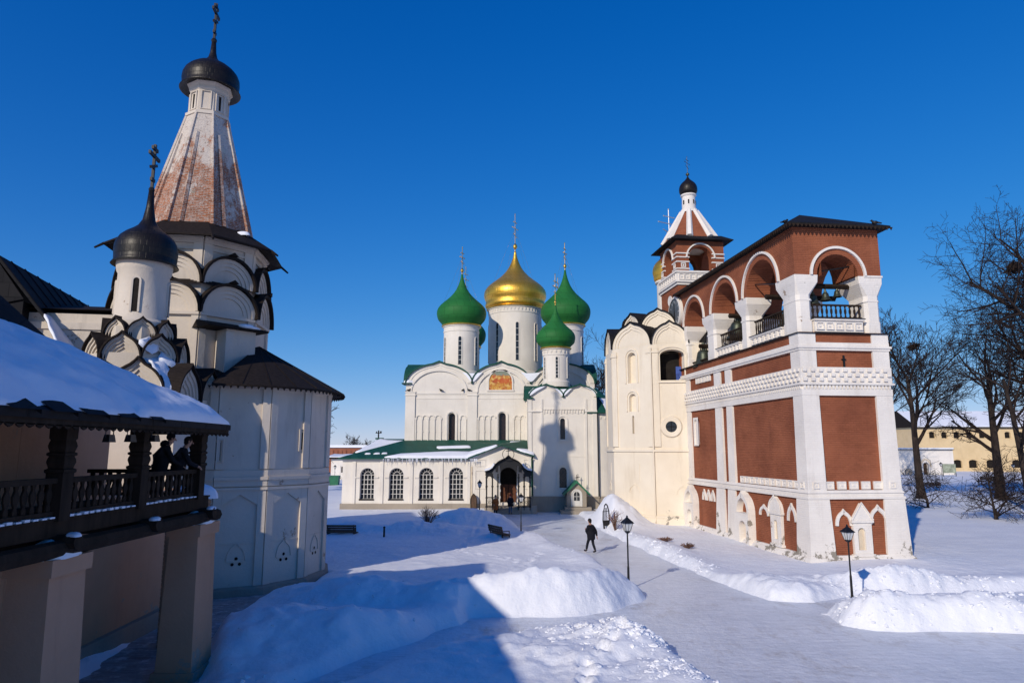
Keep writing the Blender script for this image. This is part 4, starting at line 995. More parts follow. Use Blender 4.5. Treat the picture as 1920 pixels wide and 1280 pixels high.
# gallery roof: front slope, hipped at the left, small gable over the door
m = MB(); e0 = 5.0
V = [(GX0 - .4, YG - .5, e0), (-4.2, YG - .5, e0), (-1.0, YG - .5, 6.24), (GX1 + .15, YG - .5, 5.2), (GX1 + .15, YM, 6.75), (-11.0, YM, 6.75), (-1.0, YM - 1.2, 6.45), (GX0 - .4, YM + 8, e0), (-11.0, YM + 8, 6.75), (-4.2, YM, 6.75)]
fc = [(0, 1, 9, 5), (1, 2, 6, 9), (2, 3, 4, 6), (6, 4, 9), (0, 5, 8, 7)]
m.add(V, fc); m.add([(x, y, z - .12) for x, y, z in V], [tuple(f[::-1]) for f in fc])
m.face([V[0], V[1], (V[1][0], V[1][1], V[1][2] - .12), (V[0][0], V[0][1], V[0][2] - .12)]); m.face([V[1], V[2], (V[2][0], V[2][1], V[2][2] - .12), (V[1][0], V[1][1], V[1][2] - .12)]); m.face([V[2], V[3], (V[3][0], V[3][1], V[3][2] - .12), (V[2][0], V[2][1], V[2][2] - .12)])
m.face([V[3], V[4], (V[4][0], V[4][1], V[4][2] - .12), (V[3][0], V[3][1], V[3][2] - .12)]); m.face([V[7], V[0], (V[0][0], V[0][1], V[0][2] - .12), (V[7][0], V[7][1], V[7][2] - .12)])
m.build('gallery_roof', M['greenroof'], cath)
m = MB(); m.tube([(1.88, YG - .35, 5.0), (1.88, YG - .2, 4.7), (1.88, YG - .1, .3)], .07, 6); m.build('downpipe', M['greenroof'], cath)
def slab(P, t, seed, jit=.12):
    """snow slab: closed outline of 3d points on a roof, domed up by t"""
    rnd = random.Random(seed); Q = []
    for a, b in zip(P, P[1:] + P[:1]):
        a = Vector(a); b = Vector(b); n = max(2, int((b - a).length / .45))
        for i in range(n): Q.append(a.lerp(b, i / n) + Vector((rnd.uniform(-jit, jit), rnd.uniform(-jit, jit) * .4, 0)))
    c = sum(Q, Vector()) / len(Q); m = MB(); n = len(Q); V = [tuple(q + Vector((0, 0, -.03))) for q in Q]
    for k, dz in ((1.0, t * .55), (.93, t * .9), (.6, t)): V += [tuple(c.lerp(q, k) + Vector((0, 0, dz))) for q in Q]
    V.append(tuple(c + Vector((0, 0, t)))); fs = []
    for j in range(3):
        for i in range(n): fs.append((j * n + i, j * n + (i + 1) % n, (j + 1) * n + (i + 1) % n, (j + 1) * n + i))
    for i in range(n): fs.append((3 * n + i, 3 * n + (i + 1) % n, 4 * n))
    m.add(V, fs); return m
def rz(y): return e0 + (y - YG + .5) / 5.5 * 1.75
P = [(-12.0, YG - .5), (-4.2, YG - .55), (-3.0, YG - .1), (-3.9, YG + .9), (-6.2, YG + 1.0), (-9, YG + .55), (-11, YG + .25)]
slab([(x, y, rz(y)) for x, y in P], .2, 3).build('roof_snow', M['roofsnow'], cath, smooth=True)
slab([(-4.3, YG - .5, 5.02), (-1.35, YG - .5, 6.1), (-1.5, YG + .3, 6.15), (-3.2, YG + .5, 5.7), (-4.2, YG + .6, 5.45)], .16, 4, .06).build('roof_snow', M['roofsnow'], cath, smooth=True)
slab([(0.4, YG - .5, 5.76), (2.1, YG - .5, 5.24), (2.1, YG + .6, 5.6), (1.0, YG + .3, 5.75)], .16, 6, .05).build('roof_snow', M['roofsnow'], cath, smooth=True)
slab([(-7.2, YG + 2.2, rz(YG + 2.2)), (-4.0, YG + 2.4, rz(YG + 2.4)), (-4.3, YG + 3.0, rz(YG + 3)), (-7.5, YG + 2.7, rz(YG + 2.7))], .12, 7).build('roof_snow', M['roofsnow'], cath, smooth=True)
slab([(-.2, YG + 3.4, 6.3), (.9, YG + 3.5, 6.3), (.9, YG + 4.1, 6.5), (-.1, YG + 4.0, 6.5)], .14, 8).build('roof_snow', M['roofsnow'], cath, smooth=True)
for i, (x, y) in enumerate(((-14.2, .5), (-13.3, .55), (-12.6, .6))):
    slab([(x, YG + y, rz(YG + y)), (x + .6, YG + y, rz(YG + y)), (x + .5, YG + y + .3, rz(YG + y + .3)), (x + .1, YG + y + .3, rz(YG + y + .3))], .08, 20 + i, .05).build('roof_snow', M['roofsnow'], cath, smooth=True)
# rear wing with snowy gable roof
m = MB(); m.box(-16.6, -11.05, 75, 86, 0, 5.4); m.build('wing_wall', M['white'], cath)
m = MB(); V = [(-17.2, 74.3, 5.35), (-11.0, 74.3, 5.35), (-11.0, 80.5, 7.0), (-15.6, 80.5, 7.0), (-11.0, 86.7, 5.35), (-17.2, 86.7, 5.35)]
m.add(V, [(0, 1, 2, 3), (3, 2, 4, 5), (0, 3, 5), (0, 5, 4, 1)]); m.box(-15.9, -15.0, 80.2, 80.8, 6.95, 7.12); m.build('wing_roof', M['greenroof'], cath)
slab([(-16.9, 74.6, 5.45), (-11.2, 74.6, 5.45), (-11.2, 79.3, 6.68), (-14.3, 79.6, 6.78), (-15.4, 80.3, 6.95), (-16.2, 77.5, 6.2)], .15, 9, .1).build('roof_snow', M['roofsnow'], cath, smooth=True)
# icicles under the eave
m = MB(); rnd = random.Random(5)
for i in range(60):
    x = rnd.uniform(-12.2, -3.2); l = rnd.uniform(.12, .6) * (1 if rnd.random() > .3 else .5)
    m.tube([(x, YG - .5, 4.92), (x, YG - .5, 4.92 - l)], [.03, .004], 4)
m.build('icicles', M['roofsnow'], cath)

# --- canopy porch in front of the door
pch = MB()
PX, PY = -0.34, 63.6
CAN = frame((PX, PY, 0), 0)
def canopy_curve(k=1.0, dz=0.0):
    L = [(-2.15, 3.75), (-1.75, 3.85), (-1.45, 4.05), (-1.25, 4.35), (-.95, 4.62), (-.6, 4.8), (-.3, 4.92), (0, 5.2)]
    L = L + [(-x, y) for x, y in L[-2::-1]]; return [(x * k, y + dz) for x, y in L]
m = MB(CAN); cc = canopy_curve()
n = len(cc); V = [(x, y, .25) for x, y in cc] + [(x, y + .09, .25) for x, y in cc] + [(x, y, -2.6) for x, y in cc] + [(x, y + .09, -2.6) for x, y in cc]; fs = []
for j in range(n - 1): fs += [(j, j + 1, n + j + 1, n + j), (2 * n + j, 3 * n + j, 3 * n + j + 1, 2 * n + j + 1), (n + j, n + j + 1, 3 * n + j + 1, 3 * n + j), (j, 2 * n + j, 2 * n + j + 1, j + 1)]
fs += [(0, n, 3 * n, 2 * n), (n - 1, 3 * n - 1, 4 * n - 1, 2 * n - 1)]; m.add(V, fs)
can = m.build('porch_canopy', M['blackroof'], cath)
m = MB(CAN)
op = [(-2.0, -1.45, 2.6, 3.35, 'a'), (-1.2, -.92, 2.6, 3.75, 'a'), (-.78, .78, 2.6, 4.15, 'a'), (.92, 1.2, 2.6, 3.75, 'a'), (1.45, 2.0, 2.6, 3.35, 'a')]
def band(u): # canopy underside height
    for (a, va), (b, vb) in zip(cc[:-1], cc[1:]):
        if a <= u <= b: return va + (vb - va) * (u - a) / (b - a)
    return 3.75
us = sorted(set([-2.1 + i * .06 for i in range(71)]))
for a, b in zip(us[:-1], us[1:]):
    lo = []
    for u in (a, b):
        l = band(u) - .35
        for (o0, o1, z0, z1, k) in op:
            if o0 <= u <= o1:
                rr = (o1 - o0) / 2; l = z1 - rr + math.sqrt(max(0, rr * rr - (u - (o0 + o1) / 2) ** 2)); break
        lo.append(min(l, band(u) - .1))
    m.add([(a, lo[0], 0), (b, lo[1], 0), (b, band(b), 0), (a, band(a), 0), (a, lo[0], -.08), (b, lo[1], -.08), (b, band(b), -.08), (a, band(a), -.08)], [(0, 1, 2, 3), (7, 6, 5, 4), (0, 4, 5, 1)])
m.build('canopy_fretwork', M['iron'], can)
m = MB(CAN); m.ribbon([(.55 * math.cos(2 * pi * i / 24), 5.35 + .55 * math.sin(2 * pi * i / 24)) for i in range(24)], .05, .2, .25, True);
m.fbox(-.03, .03, 5.1, 6.0, .2, .26); m.fbox(-.2, .2, 5.62, 5.68, .2, .26); m.build('canopy_cross', M['iron'], can)
m = MB(CAN); m.ribbon([(x, y + .09) for x, y in cc[:4]], .16, -2.4, .2); m.ribbon([(x, y + .09) for x, y in cc[-4:]], .16, -2.4, .2); m.build('canopy_snow', M['roofsnow'], can)
for x, w_, tw in ((-1.98, 0, 0), (-1.45, 0, 0), (-.95, 0, 1), (.95, 0, 1), (1.45, 0, 0), (1.98, 0, 0)):
    m = MB(CAN); m.tube([(x, .35, -.05), (x, 3.6, -.05)], .065, 8)
    for z in (.6, 1.4, 2.4, 3.2): m.tube([(x, z, -.05), (x, z + .1, -.05)], .11, 8)
    m.build('porch_column', M['iron'], cath)
for x in (-.78, .8):
    m = MB(CAN)
    for i in range(22): a = i * .9; m.ball((x + .07 * math.cos(a), .9 + i * .085, .02 + .07 * math.sin(a)), .055, 6)
    m.build('light_garland', M['frame'], cath)
for a, b in ((-2.0, -1.0), (1.0, 2.0)):
    m = MB(CAN); m.fbox(a, b, 1.45, 1.52, -.08, -.02); m.fbox(a, b, .62, .68, -.08, -.02)
    for i in range(9): x = a + (i + .5) * (b - a) / 9; m.tube([(x, .65, -.05), (x, 1.48, -.05)], .018, 4)
    for i in range(4): x = a + (i + .5) * (b - a) / 4; m.ribbon([(x + .1 * math.cos(2 * pi * k / 10), 1.05 + .14 * math.sin(2 * pi * k / 10)) for k in range(10)], .025, -.07, -.03, True)
    m.build('porch_railing', M['iron'], cath)
m = MB(CAN); m.fbox(-2.15, -1.0, -.2, .6, -2.38, .0); m.fbox(1.0, 2.2, -.2, .6, -2.38, .0); m.fbox(-1.0, 1.0, -.2, .6, -2.38, -.6)
for i in range(3): m.fbox(-1.0, 1.0, -.2, .45 - i * .15, -.6 + i * .3, -.3 + i * .3)
m.fbox(2.1, 2.6, -.2, .75, -.6, .1)
m.build('porch_steps', M['stone'], cath)

# --- small green roofed vestibule
vb = thing('vestibule', 'little gabled green vestibule with glazed door at the foot of the white side chapel', 'porch', (5.95, 64.6, 0))
VF = frame((5.95, 64.2, 0), 0)
m = MB(VF); m.extr([(-.9, .6), (.9, .6), (.9, 1.9), (0, 2.75), (-.9, 1.9)], -1.7, 0); m.build('wall', M['stone'], vb)
m = MB(VF); m.extr([(-1.25, 1.72), (-1.2, 1.62), (0, 2.75), (1.2, 1.62), (1.25, 1.72), (0, 2.98)], -1.75, .3); m.build('roof', M['green_paint'], vb)
m = MB(VF); m.fill((-.42, .42, .65, 2.1, 'a'), .012); m.ribbon([(-.42, .62)] + opcurve((-.42, .42, .65, 2.1, 'a')) + [(.42, .62)], .09, .0, .06); dd = m.build('door', M['frame'], vb)
m = MB(VF); m.fill((-.27, .27, 1.15, 1.95, 'a'), .03); m.build('pane', M['glass'], dd)
m = MB(VF); m.fbox(-.02, .02, 1.15, 1.95, .031, .05); m.fbox(-.27, .27, 1.5, 1.54, .031, .05); m.build('glazing_bar', M['frame'], dd)
m = MB(VF); m.fbox(-1.1, 1.3, -.2, .58, -1.9, .5); m.fbox(-1.5, 1.7, -.2, .3, -1.9, .8); m.build('step', M['stone'], vb)
m = MB(VF)
for u, w_ in ((0, .15), (.25, -1.2)): m.fbox(u - .025, u + .025, 2.7, 3.5, w_ - .02, w_ + .02); m.fbox(u - .16, u + .16, 3.2, 3.25, w_ - .02, w_ + .02)
m.build('cross', M['iron'], vb)
for i, (px, dz) in enumerate(((766, 0), (827, 0), (868, 0), (880, 0))):
    p = at(px, 736, YM - .15); bird((p.x, YM - .2, 11.73), (.3, 2.6, 1.1, 2.9)[i], ('dark bird leftmost on the ledge of the white cathedral', 'dark bird under the middle of the blank left cathedral gable', 'dark bird at the right foot of the blank left cathedral gable', 'dark bird just between the left and middle cathedral gables')[i])
# ================================================================== TENT-ROOFED CHURCH ON THE LEFT
CC = (-15.95, 33.6)
tc = thing('tent_church', 'weathered white church with tall brick tent roof and black domes on the left', 'church', (CC[0], CC[1], 0))
VA = [R(-61 + 45 * k) for k in range(8)]; VE, VT = R(-57.5), R(-53)      # walls, eaves and tent are turned a little against each other
def ov(c, r, k, off=0.0): a = VA[k % 8] + off; return (c[0] + r * math.cos(a), c[1] + r * math.sin(a))
def oface(c, r, k, off=0.0):
    a = ov(c, r, k, off); b = ov(c, r, k + 1, off)
    return frame((a[0], a[1], 0), math.degrees(math.atan2(b[1] - a[1], b[0] - a[0]))), 2 * r * math.sin(R(22.5))
m = MB(); m.lathe([(3.5, 0), (3.5, 12.1)], 8, CC, VA[0]); m.lathe([(3.3, 12.0), (3.3, 13.5), (3.2, 13.5), (3.2, 15.9)], 8, CC, VA[0]); m.build('wall', M['grey_white'], tc)
m = MB()
for k in range(8):
    T, s = oface(CC, 3.2, k); m.T = T
    for u0, u1 in ((0.0, .42), (s - .42, s)): m.fbox(u0 + .005, u1 - .005, 13.6, 15.3, -.1, .10)
    m.fbox(.01, s - .01, 15.0, 15.12, -.1, .08); m.fbox(-.02, s + .02, 15.3, 15.5, -.1, .15); m.fbox(-.04, s + .04, 15.5, 15.6, -.1, .25)
    T, s = oface(CC, 3.5, k); m.T = T
    for u0, u1 in ((0.0, .32), (s - .32, s)): m.fbox(u0 + .005, u1 - .005, 0, 11.9, -.1, .10)
    m.fbox(-.02, s + .02, 11.85, 11.98, -.1, .16)
m.build('pilaster', M['grey_white'], tc)
GM = ('grey_white', 'shingle')
for k in range(8):
    T, s = oface(CC, 3.66, k); kokoshnik(tc, GM, T, s / 2, 12.0, s - .06, 1.38, 'semi', .8, 3, .20, .10)
    T, s = oface(CC, 3.46, k); kokoshnik(tc, GM, T, s / 2, 13.38, s - .06, 1.36, 'semi', .7, 3, .20, .10)
    for r_, z in ((3.66, 13.5), (3.46, 14.86)):
        T, s = oface(CC, r_, k); kr = MB(T); kr.add([(s / 2 - .25, z, .32), (s / 2 + .25, z, .32), (s / 2, z + .02, -1.0), (s / 2, z + .16, .38)], [(0, 1, 3), (1, 2, 3), (2, 0, 3)]); kr.build('ridge_cap', M['shingle'], tc)
m = MB(); m.lathe([(3.1, 15.72), (4.12, 15.42), (4.18, 15.45), (4.18, 15.52), (2.5, 16.60)], 8, CC, VE); m.lathe([(3.6, 13.3), (3.2, 13.6)], 8, CC, VA[0], close=False)
for k in range(8):
    p = ov(CC, 4.12, k, VE - VA[0]); q_ = ov(CC, 4.5, k, VE - VA[0]); m.tube([(*p, 15.5), (*q_, 15.22)], [.07, .05], 5)
m.build('eave_roof', M['shingle'], tc)
# tent
m = MB(); m.lathe([(2.70, 16.35), (2.64, 16.5), (1.82, 19.7), (1.02, 22.9)], 8, CC, VT); m.build('tent_roof', M['tent'], tc)
m = MB()
for k in range(8):
    a = ov(CC, 2.64, k, VT - VA[0]); b = ov(CC, 1.82, k, VT - VA[0]); c = ov(CC, 1.02, k, VT - VA[0]); m.tube([(*a, 16.45), (*b, 19.7), (*c, 22.85)], [.12, .10, .08], 5)
    for f_ in (.30, .70):
        a0, a1 = ov(CC, 2.64, k, VT - VA[0]), ov(CC, 2.64, k + 1, VT - VA[0]); b0, b1 = ov(CC, 1.02, k, VT - VA[0]), ov(CC, 1.02, k + 1, VT - VA[0])
        lo = (a0[0] + (a1[0] - a0[0]) * f_, a0[1] + (a1[1] - a0[1]) * f_); hi = (b0[0] + (b1[0] - b0[0]) * f_, b0[1] + (b1[1] - b0[1]) * f_)
        if f_ < .5: m.tube([(*lo, 16.5), (lo[0] * .2 + hi[0] * .8, lo[1] * .2 + hi[1] * .8, 21.6)], [.12, .09], 4)
m.build('tent_rib', M['tent'], tc)
m = MB(); m.lathe([(1.12, 22.75), (1.12, 22.9), (.98, 22.95), (.94, 24.1), (1.02, 24.2), (1.02, 24.35), (1.14, 24.5), (1.14, 24.6)], 8, CC, VT); dr = m.build('drum', M['grey_white'], tc)
m = MB()
for k in range(8):
    ms = MB(); T, s = oface(CC, .97, k, VT - VA[0]); m.T = T; ms.T = T
    m.ribbon([(s / 2 - .2, 23.05), (s / 2 + .2, 23.05), (s / 2 + .2, 24.0), (s / 2 - .2, 24.0)], -.07, -.02, .05, True)
    ms.fbox(s / 2 - .07, s / 2 + .05, 23.12, 23.9, -.1, .012 if k % 2 else .004)
    if k % 2 == 0: ms.build('slit_window', M['dark'], dr)
m.build('panel_moulding', M['grey_white'], dr)
def squat(c, z, r, hh, sh, crz, yaw, parent, cr_t, pointed=False):
    pr = [(r * .90, z + .10), (r * 1.03, z - .02), (r * 1.06, z), (r * .98, z + .08 * hh), (r * .985, z + .18 * hh), (r, z + .32 * hh), (r * .985, z + .45 * hh), (r * .92, z + .58 * hh), (r * .80, z + .70 * hh), (r * .62, z + .82 * hh), (r * .42, z + .92 * hh), (r * .26, z + hh), (r * .16, z + 1.12 * hh), (r * .11, z + hh * 1.12 + sh * .3), (r * .075, z + hh * 1.12 + sh)]
    if pointed: pr = pr[:5] + [(r, z + .30 * hh), (r * .99, z + .41 * hh), (r * .945, z + .52 * hh), (r * .85, z + .63 * hh), (r * .69, z + .73 * hh), (r * .49, z + .82 * hh), (r * .33, z + .91 * hh), (r * .21, z + 1.05 * hh), (r * .13, z + hh * 1.12 + sh * .35), (r * .085, z + hh * 1.12 + sh)]
    m = MB(); m.lathe(pr, 40, c); d = m.build('dome', M['blackdome'], parent, smooth=True)
    zt = z + hh * 1.12 + sh; m = MB(); m.ball((*c, zt), r * .11, 8); h = crz - zt; dd = (math.cos(yaw), math.sin(yaw)); t = cr_t
    T0_ = Matrix.Translation((*c, zt)) @ Matrix.Rotation(yaw, 4, 'Z'); m.T = T0_
    m.box(-t * .55, t * .55, -t * .5, t * .5, -.05, h)
    for k, hw in ((.22, .085), (.74, .26), (.9, .13)): m.box(-hw * h, hw * h, -t * .45, t * .45, k * h - t * .7, k * h + t * .7)
    m.T = T0_ @ Matrix.Translation((0, 0, .52 * h)) @ Matrix.Rotation(R(-25), 4, 'Y'); m.box(-.17 * h, .17 * h, -t * .42, t * .42, -t * .6, t * .6)
    m.build('cross', M['iron'], d)
squat(CC, 24.42, 1.42, 1.75, 1.0, 29.55, R(98), tc, .11)
# snow clinging to the eave
m = MB(); p = ov(CC, 3.0, 1); blob(m, (p[0] - .2, p[1] - .3, 16.2), .28, .2, .22, 3); m.build('roof_snow', M['roofsnow'], tc, smooth=True)

# --- projecting bay with a little roof, and the block on the far left
T, s = oface(CC, 3.5, 0)
m = MB(T); m.extr([(.85, 0), (2.3, 0), (2.3, 11.25), (.85, 11.25)], -1.2, .95); m.fbox(.78, 1.15, 0, 11.1, .2, 1.05)
m.build('stair_bay', M['grey_white'], tc)
m = MB(T); m.add([(-.25, 11.22, 1.3), (2.75, 11.22, 1.3), (2.75, 11.22, -.3), (-.25, 11.22, -.3), (-.25, 11.3, 1.3), (2.75, 11.3, 1.3), (2.6, 11.72, -.3), (-.1, 11.72, -.3)], [(0, 1, 5, 4), (4, 5, 6, 7), (0, 3, 2, 1), (1, 2, 6, 5), (0, 4, 7, 3)]); m.build('bay_roof', M['shingle'], tc)
m = MB(T); blob(m, (1.9, 11.4, .95), .5, .14, .3, 9); m.build('roof_snow', M['roofsnow'], tc, smooth=True)
T10 = Matrix.Translation((CC[0], CC[1], 0)) @ Matrix.Rotation(R(10), 4, 'Z')
m = MB(T10); m.box(-7.0, -1.0, -4.0, 4.5, 0, 11.6); m.fbox(-6.9, -1, -4.08, -3.9, 10.9, 11.2); m.build('west_block', M['grey_white'], tc)
m = MB(T10); m.add([(-7.6, -4.25, 11.75), (-.8, -4.25, 11.75), (-.8, -3.4, 12.2), (-7.6, -3.4, 12.2), (-7.6, 5, 11.75), (-.8, 5, 11.75), (-7.6, 1, 12.9), (-.8, 1, 12.9)], [(0, 1, 7, 6), (4, 6, 7, 5), (0, 6, 4), (1, 5, 7), (0, 4, 5, 1)]); m.build('block_roof', M['shingle'], tc)

# --- apse: faceted half round with framed panels
AC = (-13.25, 32.45); AR = 4.55; AN = 14; aph = R(-100)
def av(r, k): a = aph + 2 * pi * k / AN; return (AC[0] + r * math.cos(a), AC[1] + r * math.sin(a))
m = MB(); m.lathe([(AR, 0.35), (AR, 8.6)], AN, AC, aph); m.build('apse_wall', M['grey_white'], tc)
m = MB(); m.lathe([(AR + .28, -.3), (AR + .24, .28), (AR + .04, .36)], AN, AC, aph); m.build('plinth', M['stone'], tc)
m = MB(); ho = MB(); asd = 2 * AR * math.sin(pi / AN)
for k in range(AN):
    a = av(AR, k); b = av(AR, k + 1); T = frame((a[0], a[1], 0), math.degrees(math.atan2(b[1] - a[1], b[0] - a[0]))); m.T = T; ho.T = T; s = asd
    for u0, u1 in ((0, .33), (s - .33, s)): m.fbox(u0 + .004, u1 - .004, 5.0, 8.35, -.1, .09); m.fbox(u0 + .004, u1 - .004, .36, 4.15, -.1, .09)
    m.fbox(.002, s - .002, 8.3, 8.5, -.1, .12); m.fbox(-.02, s + .02, 4.55, 4.68, -.1, .17); m.fbox(-.01, s + .01, 4.3, 4.55, -.1, .11); m.fbox(-.02, s + .02, 4.68, 4.95, -.1, .09); m.fbox(-.03, s + .03, 4.15, 4.26, -.1, .15)
    u0, u1, c_ = .33, s - .33, s / 2
    m.extr([(u0, 4.15), (u0, 3.55), (c_, 3.98), (c_, 4.15)], -.05, .088); m.extr([(c_, 4.15), (c_, 3.98), (u1, 3.55), (u1, 4.15)], -.05, .088)
    m.fbox(u0, u1, 2.02, 2.06, -.05, .03)
    m.ribbon([(c_ + x, 1.35 + y) for x, y in keel(.66, .68)], .06, 0, .04); m.fbox(c_ - .33, c_ + .33, 1.31, 1.36, 0, .04)
    for du, dv in ((-.14, 1.0), (.14, 1.0), (0, 1.22)):
        ho.T = T @ Matrix.Translation((c_ + du, dv + .33 - .1, .012)); ho.lathe([(.001, 0), (.065, 0)], 10, close=False)
m.build('mouldings', M['grey_white'], tc); ho.build('vent_hole', M['dark'], tc)
def apse_window(px, py, hw, z0, z1, kind):
    p = at(px, py, 30); d = Vector(ray(px, py)); best = None
    for k in range(AN):
        a = av(AR, k); b = av(AR, k + 1); n = Vector((b[1] - a[1], a[0] - b[0], 0))
        if n.dot(Vector((d.x, d.y, 0))) >= 0: continue
        t = (Vector((a[0], a[1], 0))).dot(n) / (d.x * n.x + d.y * n.y); q_ = d * t; u = (Vector((q_.x - a[0], q_.y - a[1]))).dot(Vector((b[0] - a[0], b[1] - a[1])).normalized())
        if -.001 <= u <= asd: best = (k, u)
    k, u = best; a = av(AR, k); b = av(AR, k + 1); T = frame((a[0], a[1], 0), math.degrees(math.atan2(b[1] - a[1], b[0] - a[0])))
    m = MB(T); m.fill((u - hw, u + hw, z0, z1, kind), .014); o = m.build('window', M['niche'], tc)
    m = MB(T); m.fill((u - hw * .55, u + hw * .75, z0 + .05, z1 - .08, kind), .02); m.build('recess', M['shingle'], o)
    m = MB(T); m.ribbon([(u - hw, z0), (u + hw, z0), (u + hw, z1), (u - hw, z1)], -.07, .0, .06, True); m.build('frame', M['grey_white'], o)
apse_window(568, 825, .16, 5.75, 6.65, 'a')
apse_window(404, 843, .28, 5.3, 6.15, 'r')
m = MB(); ap = (-12.35, 33.0, 10.75); n = 84
ring_ = [(AC[0] + 5.15 * math.cos(2 * pi * i / n), AC[1] + 5.15 * math.sin(2 * pi * i / n)) for i in range(n)]
ring_ = [(AC[0] + (x - AC[0]) * .62, AC[1] + (y - AC[1]) * .62) if (x < -12.25 and y < 29.6) else (x, y) for x, y in ring_]
V = [ap] + [(x, y, 8.42) for x, y in ring_] + [(AC[0] + (x - AC[0]) * .86, AC[1] + (y - AC[1]) * .86, 8.55) for x, y in ring_] + [(x, y, 8.34) for x, y in ring_]
fs = [(0, 1 + i, 1 + (i + 1) % n) for i in range(n)] + [(1 + i, 1 + 2 * n + i, 1 + 2 * n + (i + 1) % n, 1 + (i + 1) % n) for i in range(n)] + [(1 + 2 * n + i, 1 + n + i, 1 + n + (i + 1) % n, 1 + 2 * n + (i + 1) % n) for i in range(n)]
m.add(V, fs)
for i in range(0, n, 3):
    x, y = ring_[i]; m.tube([(x * .99 + ap[0] * .01, y * .99 + ap[1] * .01, 8.46), ap], .022, 3)
m.build('apse_roof', M['shingle'], tc)
m = MB()
for i in range(120):
    a = 2 * pi * i / 120; x, y = AC[0] + 5.12 * math.cos(a), AC[1] + 5.12 * math.sin(a)
    if not (x < -12.2 and y < 29.7): m.tube([(x, y, 8.36), (x, y, 8.24)], [.07, .01], 4)
m.build('eave_trim', M['shingle'], tc)

# --- side chapel with tiers of keel gables under a small black dome
KC = (-14.95, 27.0)
TK_ = Matrix.Translation((KC[0], KC[1], 0)) @ Matrix.Rotation(R(10), 4, 'Z')
m = MB(TK_); m.box(-1.9, 1.9, -1.9, 4.2, 0, 7.75)
for a, b in ((1.9, 1.98),):
    for y0, y1 in ((-1.9, -1.45), (-.25, .25), (1.55, 2.0)): m.box(a - .1, b, y0, y1, 0, 7.7)
m.T = Matrix(); m.prism([(-12.62, 25.42), (-12.38, 29.9), (-15, 29.9), (-15, 25.3)], 0, 7.76)
for y0, y1 in ((25.43, 25.85), (27.0, 27.4), (28.6, 29.0)): m.box(-12.9, -12.48 + (y0 - 25.4) * .05, y0, y1, 0, 7.7)
m.build('side_chapel_wall', M['grey_white'], tc)
c10 = R(10)
def loc(u, v): return (KC[0] + u * math.cos(c10) - v * math.sin(c10), KC[1] + u * math.sin(c10) + v * math.cos(c10))
FT = frame((*loc(-1.9, -1.92), 0), 10); RT_ = frame((-12.56, 25.45, 0), 87)
kokoshnik(tc, GM, FT, 2.62, 7.6, 2.0, 1.55, 'keel', .9, 4, .14, .07); kokoshnik(tc, GM, FT, .72, 7.6, 1.6, 1.3, 'keel', .8, 3, .14, .07)
for u in (.9, 2.6): kokoshnik(tc, GM, RT_, u, 7.6, 1.65, 1.42, 'keel', 1.2, 4, .14, .07)
for k in range(8):
    T, s = oface(KC, 1.82, k, VE - VA[0]); kokoshnik(tc, GM, T, s / 2, 9.15, s - .02, 1.0, 'keel', .8, 4, .12, .06)
    T, s = oface(KC, 1.32, k, VE - VA[0] + R(22.5)); kokoshnik(tc, GM, T, s / 2, 10.08, s - .02, .74, 'keel', .5, 3, .10, .06)
m = MB(TK_); m.box(-2.1, 2.1, -2.1, 4.2, 7.72, 7.8); m.T = Matrix(); m.build('roof', M['shingle'], tc)
m = MB(); m.lathe([(1.74, 7.8), (1.74, 9.4)], 8, KC, VE); m.lathe([(1.25, 9.3), (1.2, 10.5)], 8, KC, VE); m.build('gable_base', M['grey_white'], tc)
m = MB(); m.lathe([(1.42, 9.38), (1.05, 10.1)], 8, KC, VE)
m.T = TK_; m.add([(-1.9, -1.5, 8.0), (1.7, -1.5, 8.0), (1.7, 4.2, 8.2), (-1.9, 4.2, 8.2), (0, 0, 8.5), (0, 3, 9.0)], [(0, 1, 4), (1, 2, 5, 4), (2, 3, 5), (3, 0, 4, 5)]); m.build('roof', M['shingle'], tc)
def lw3(L): return [(*loc(u, v), z) for u, v, z in L]
for i, L in enumerate(([(.5, -1.45, 9.25), (1.0, -1.6, 9.0), (1.45, -1.95, 8.45), (1.75, -2.0, 7.95), (2.0, -1.7, 7.95), (1.75, -1.15, 8.45), (1.3, -1.0, 9.15)], [(1.2, -1.3, 9.2), (1.75, -1.0, 8.9), (1.85, -.35, 8.85), (1.5, -.2, 9.3), (1.1, -.8, 9.5)], [(.6, -1.75, 9.75), (1.0, -1.5, 9.4), (1.15, -1.1, 9.6), (.8, -1.1, 10.0)], [(1.9, .0, 8.4), (2.05, .35, 8.3), (1.8, .5, 8.9), (1.6, .1, 8.95)], [(-1.2, -1.7, 8.3), (-.8, -1.95, 7.9), (-.2, -1.95, 7.85), (-.7, -1.6, 8.5)])):
    slab(lw3(L), .16, 40 + i, .06).build('roof_snow', M['roofsnow'], tc, smooth=True)
m = MB(); m.tube([(-12.5, 28.2, 7.72), (-11.9, 30.9, 7.5)], .12, 6); m.build('gutter_log', M['shingle'], tc)
m = MB(); m.lathe([(1.12, 10.5), (1.1, 10.75), (1.0, 10.85), (.96, 10.9), (.94, 12.75), (1.0, 12.85), (1.04, 13.1), (1.04, 13.28)], 36, KC); dr = m.build('drum', M['grey_white'], tc, auto=40)
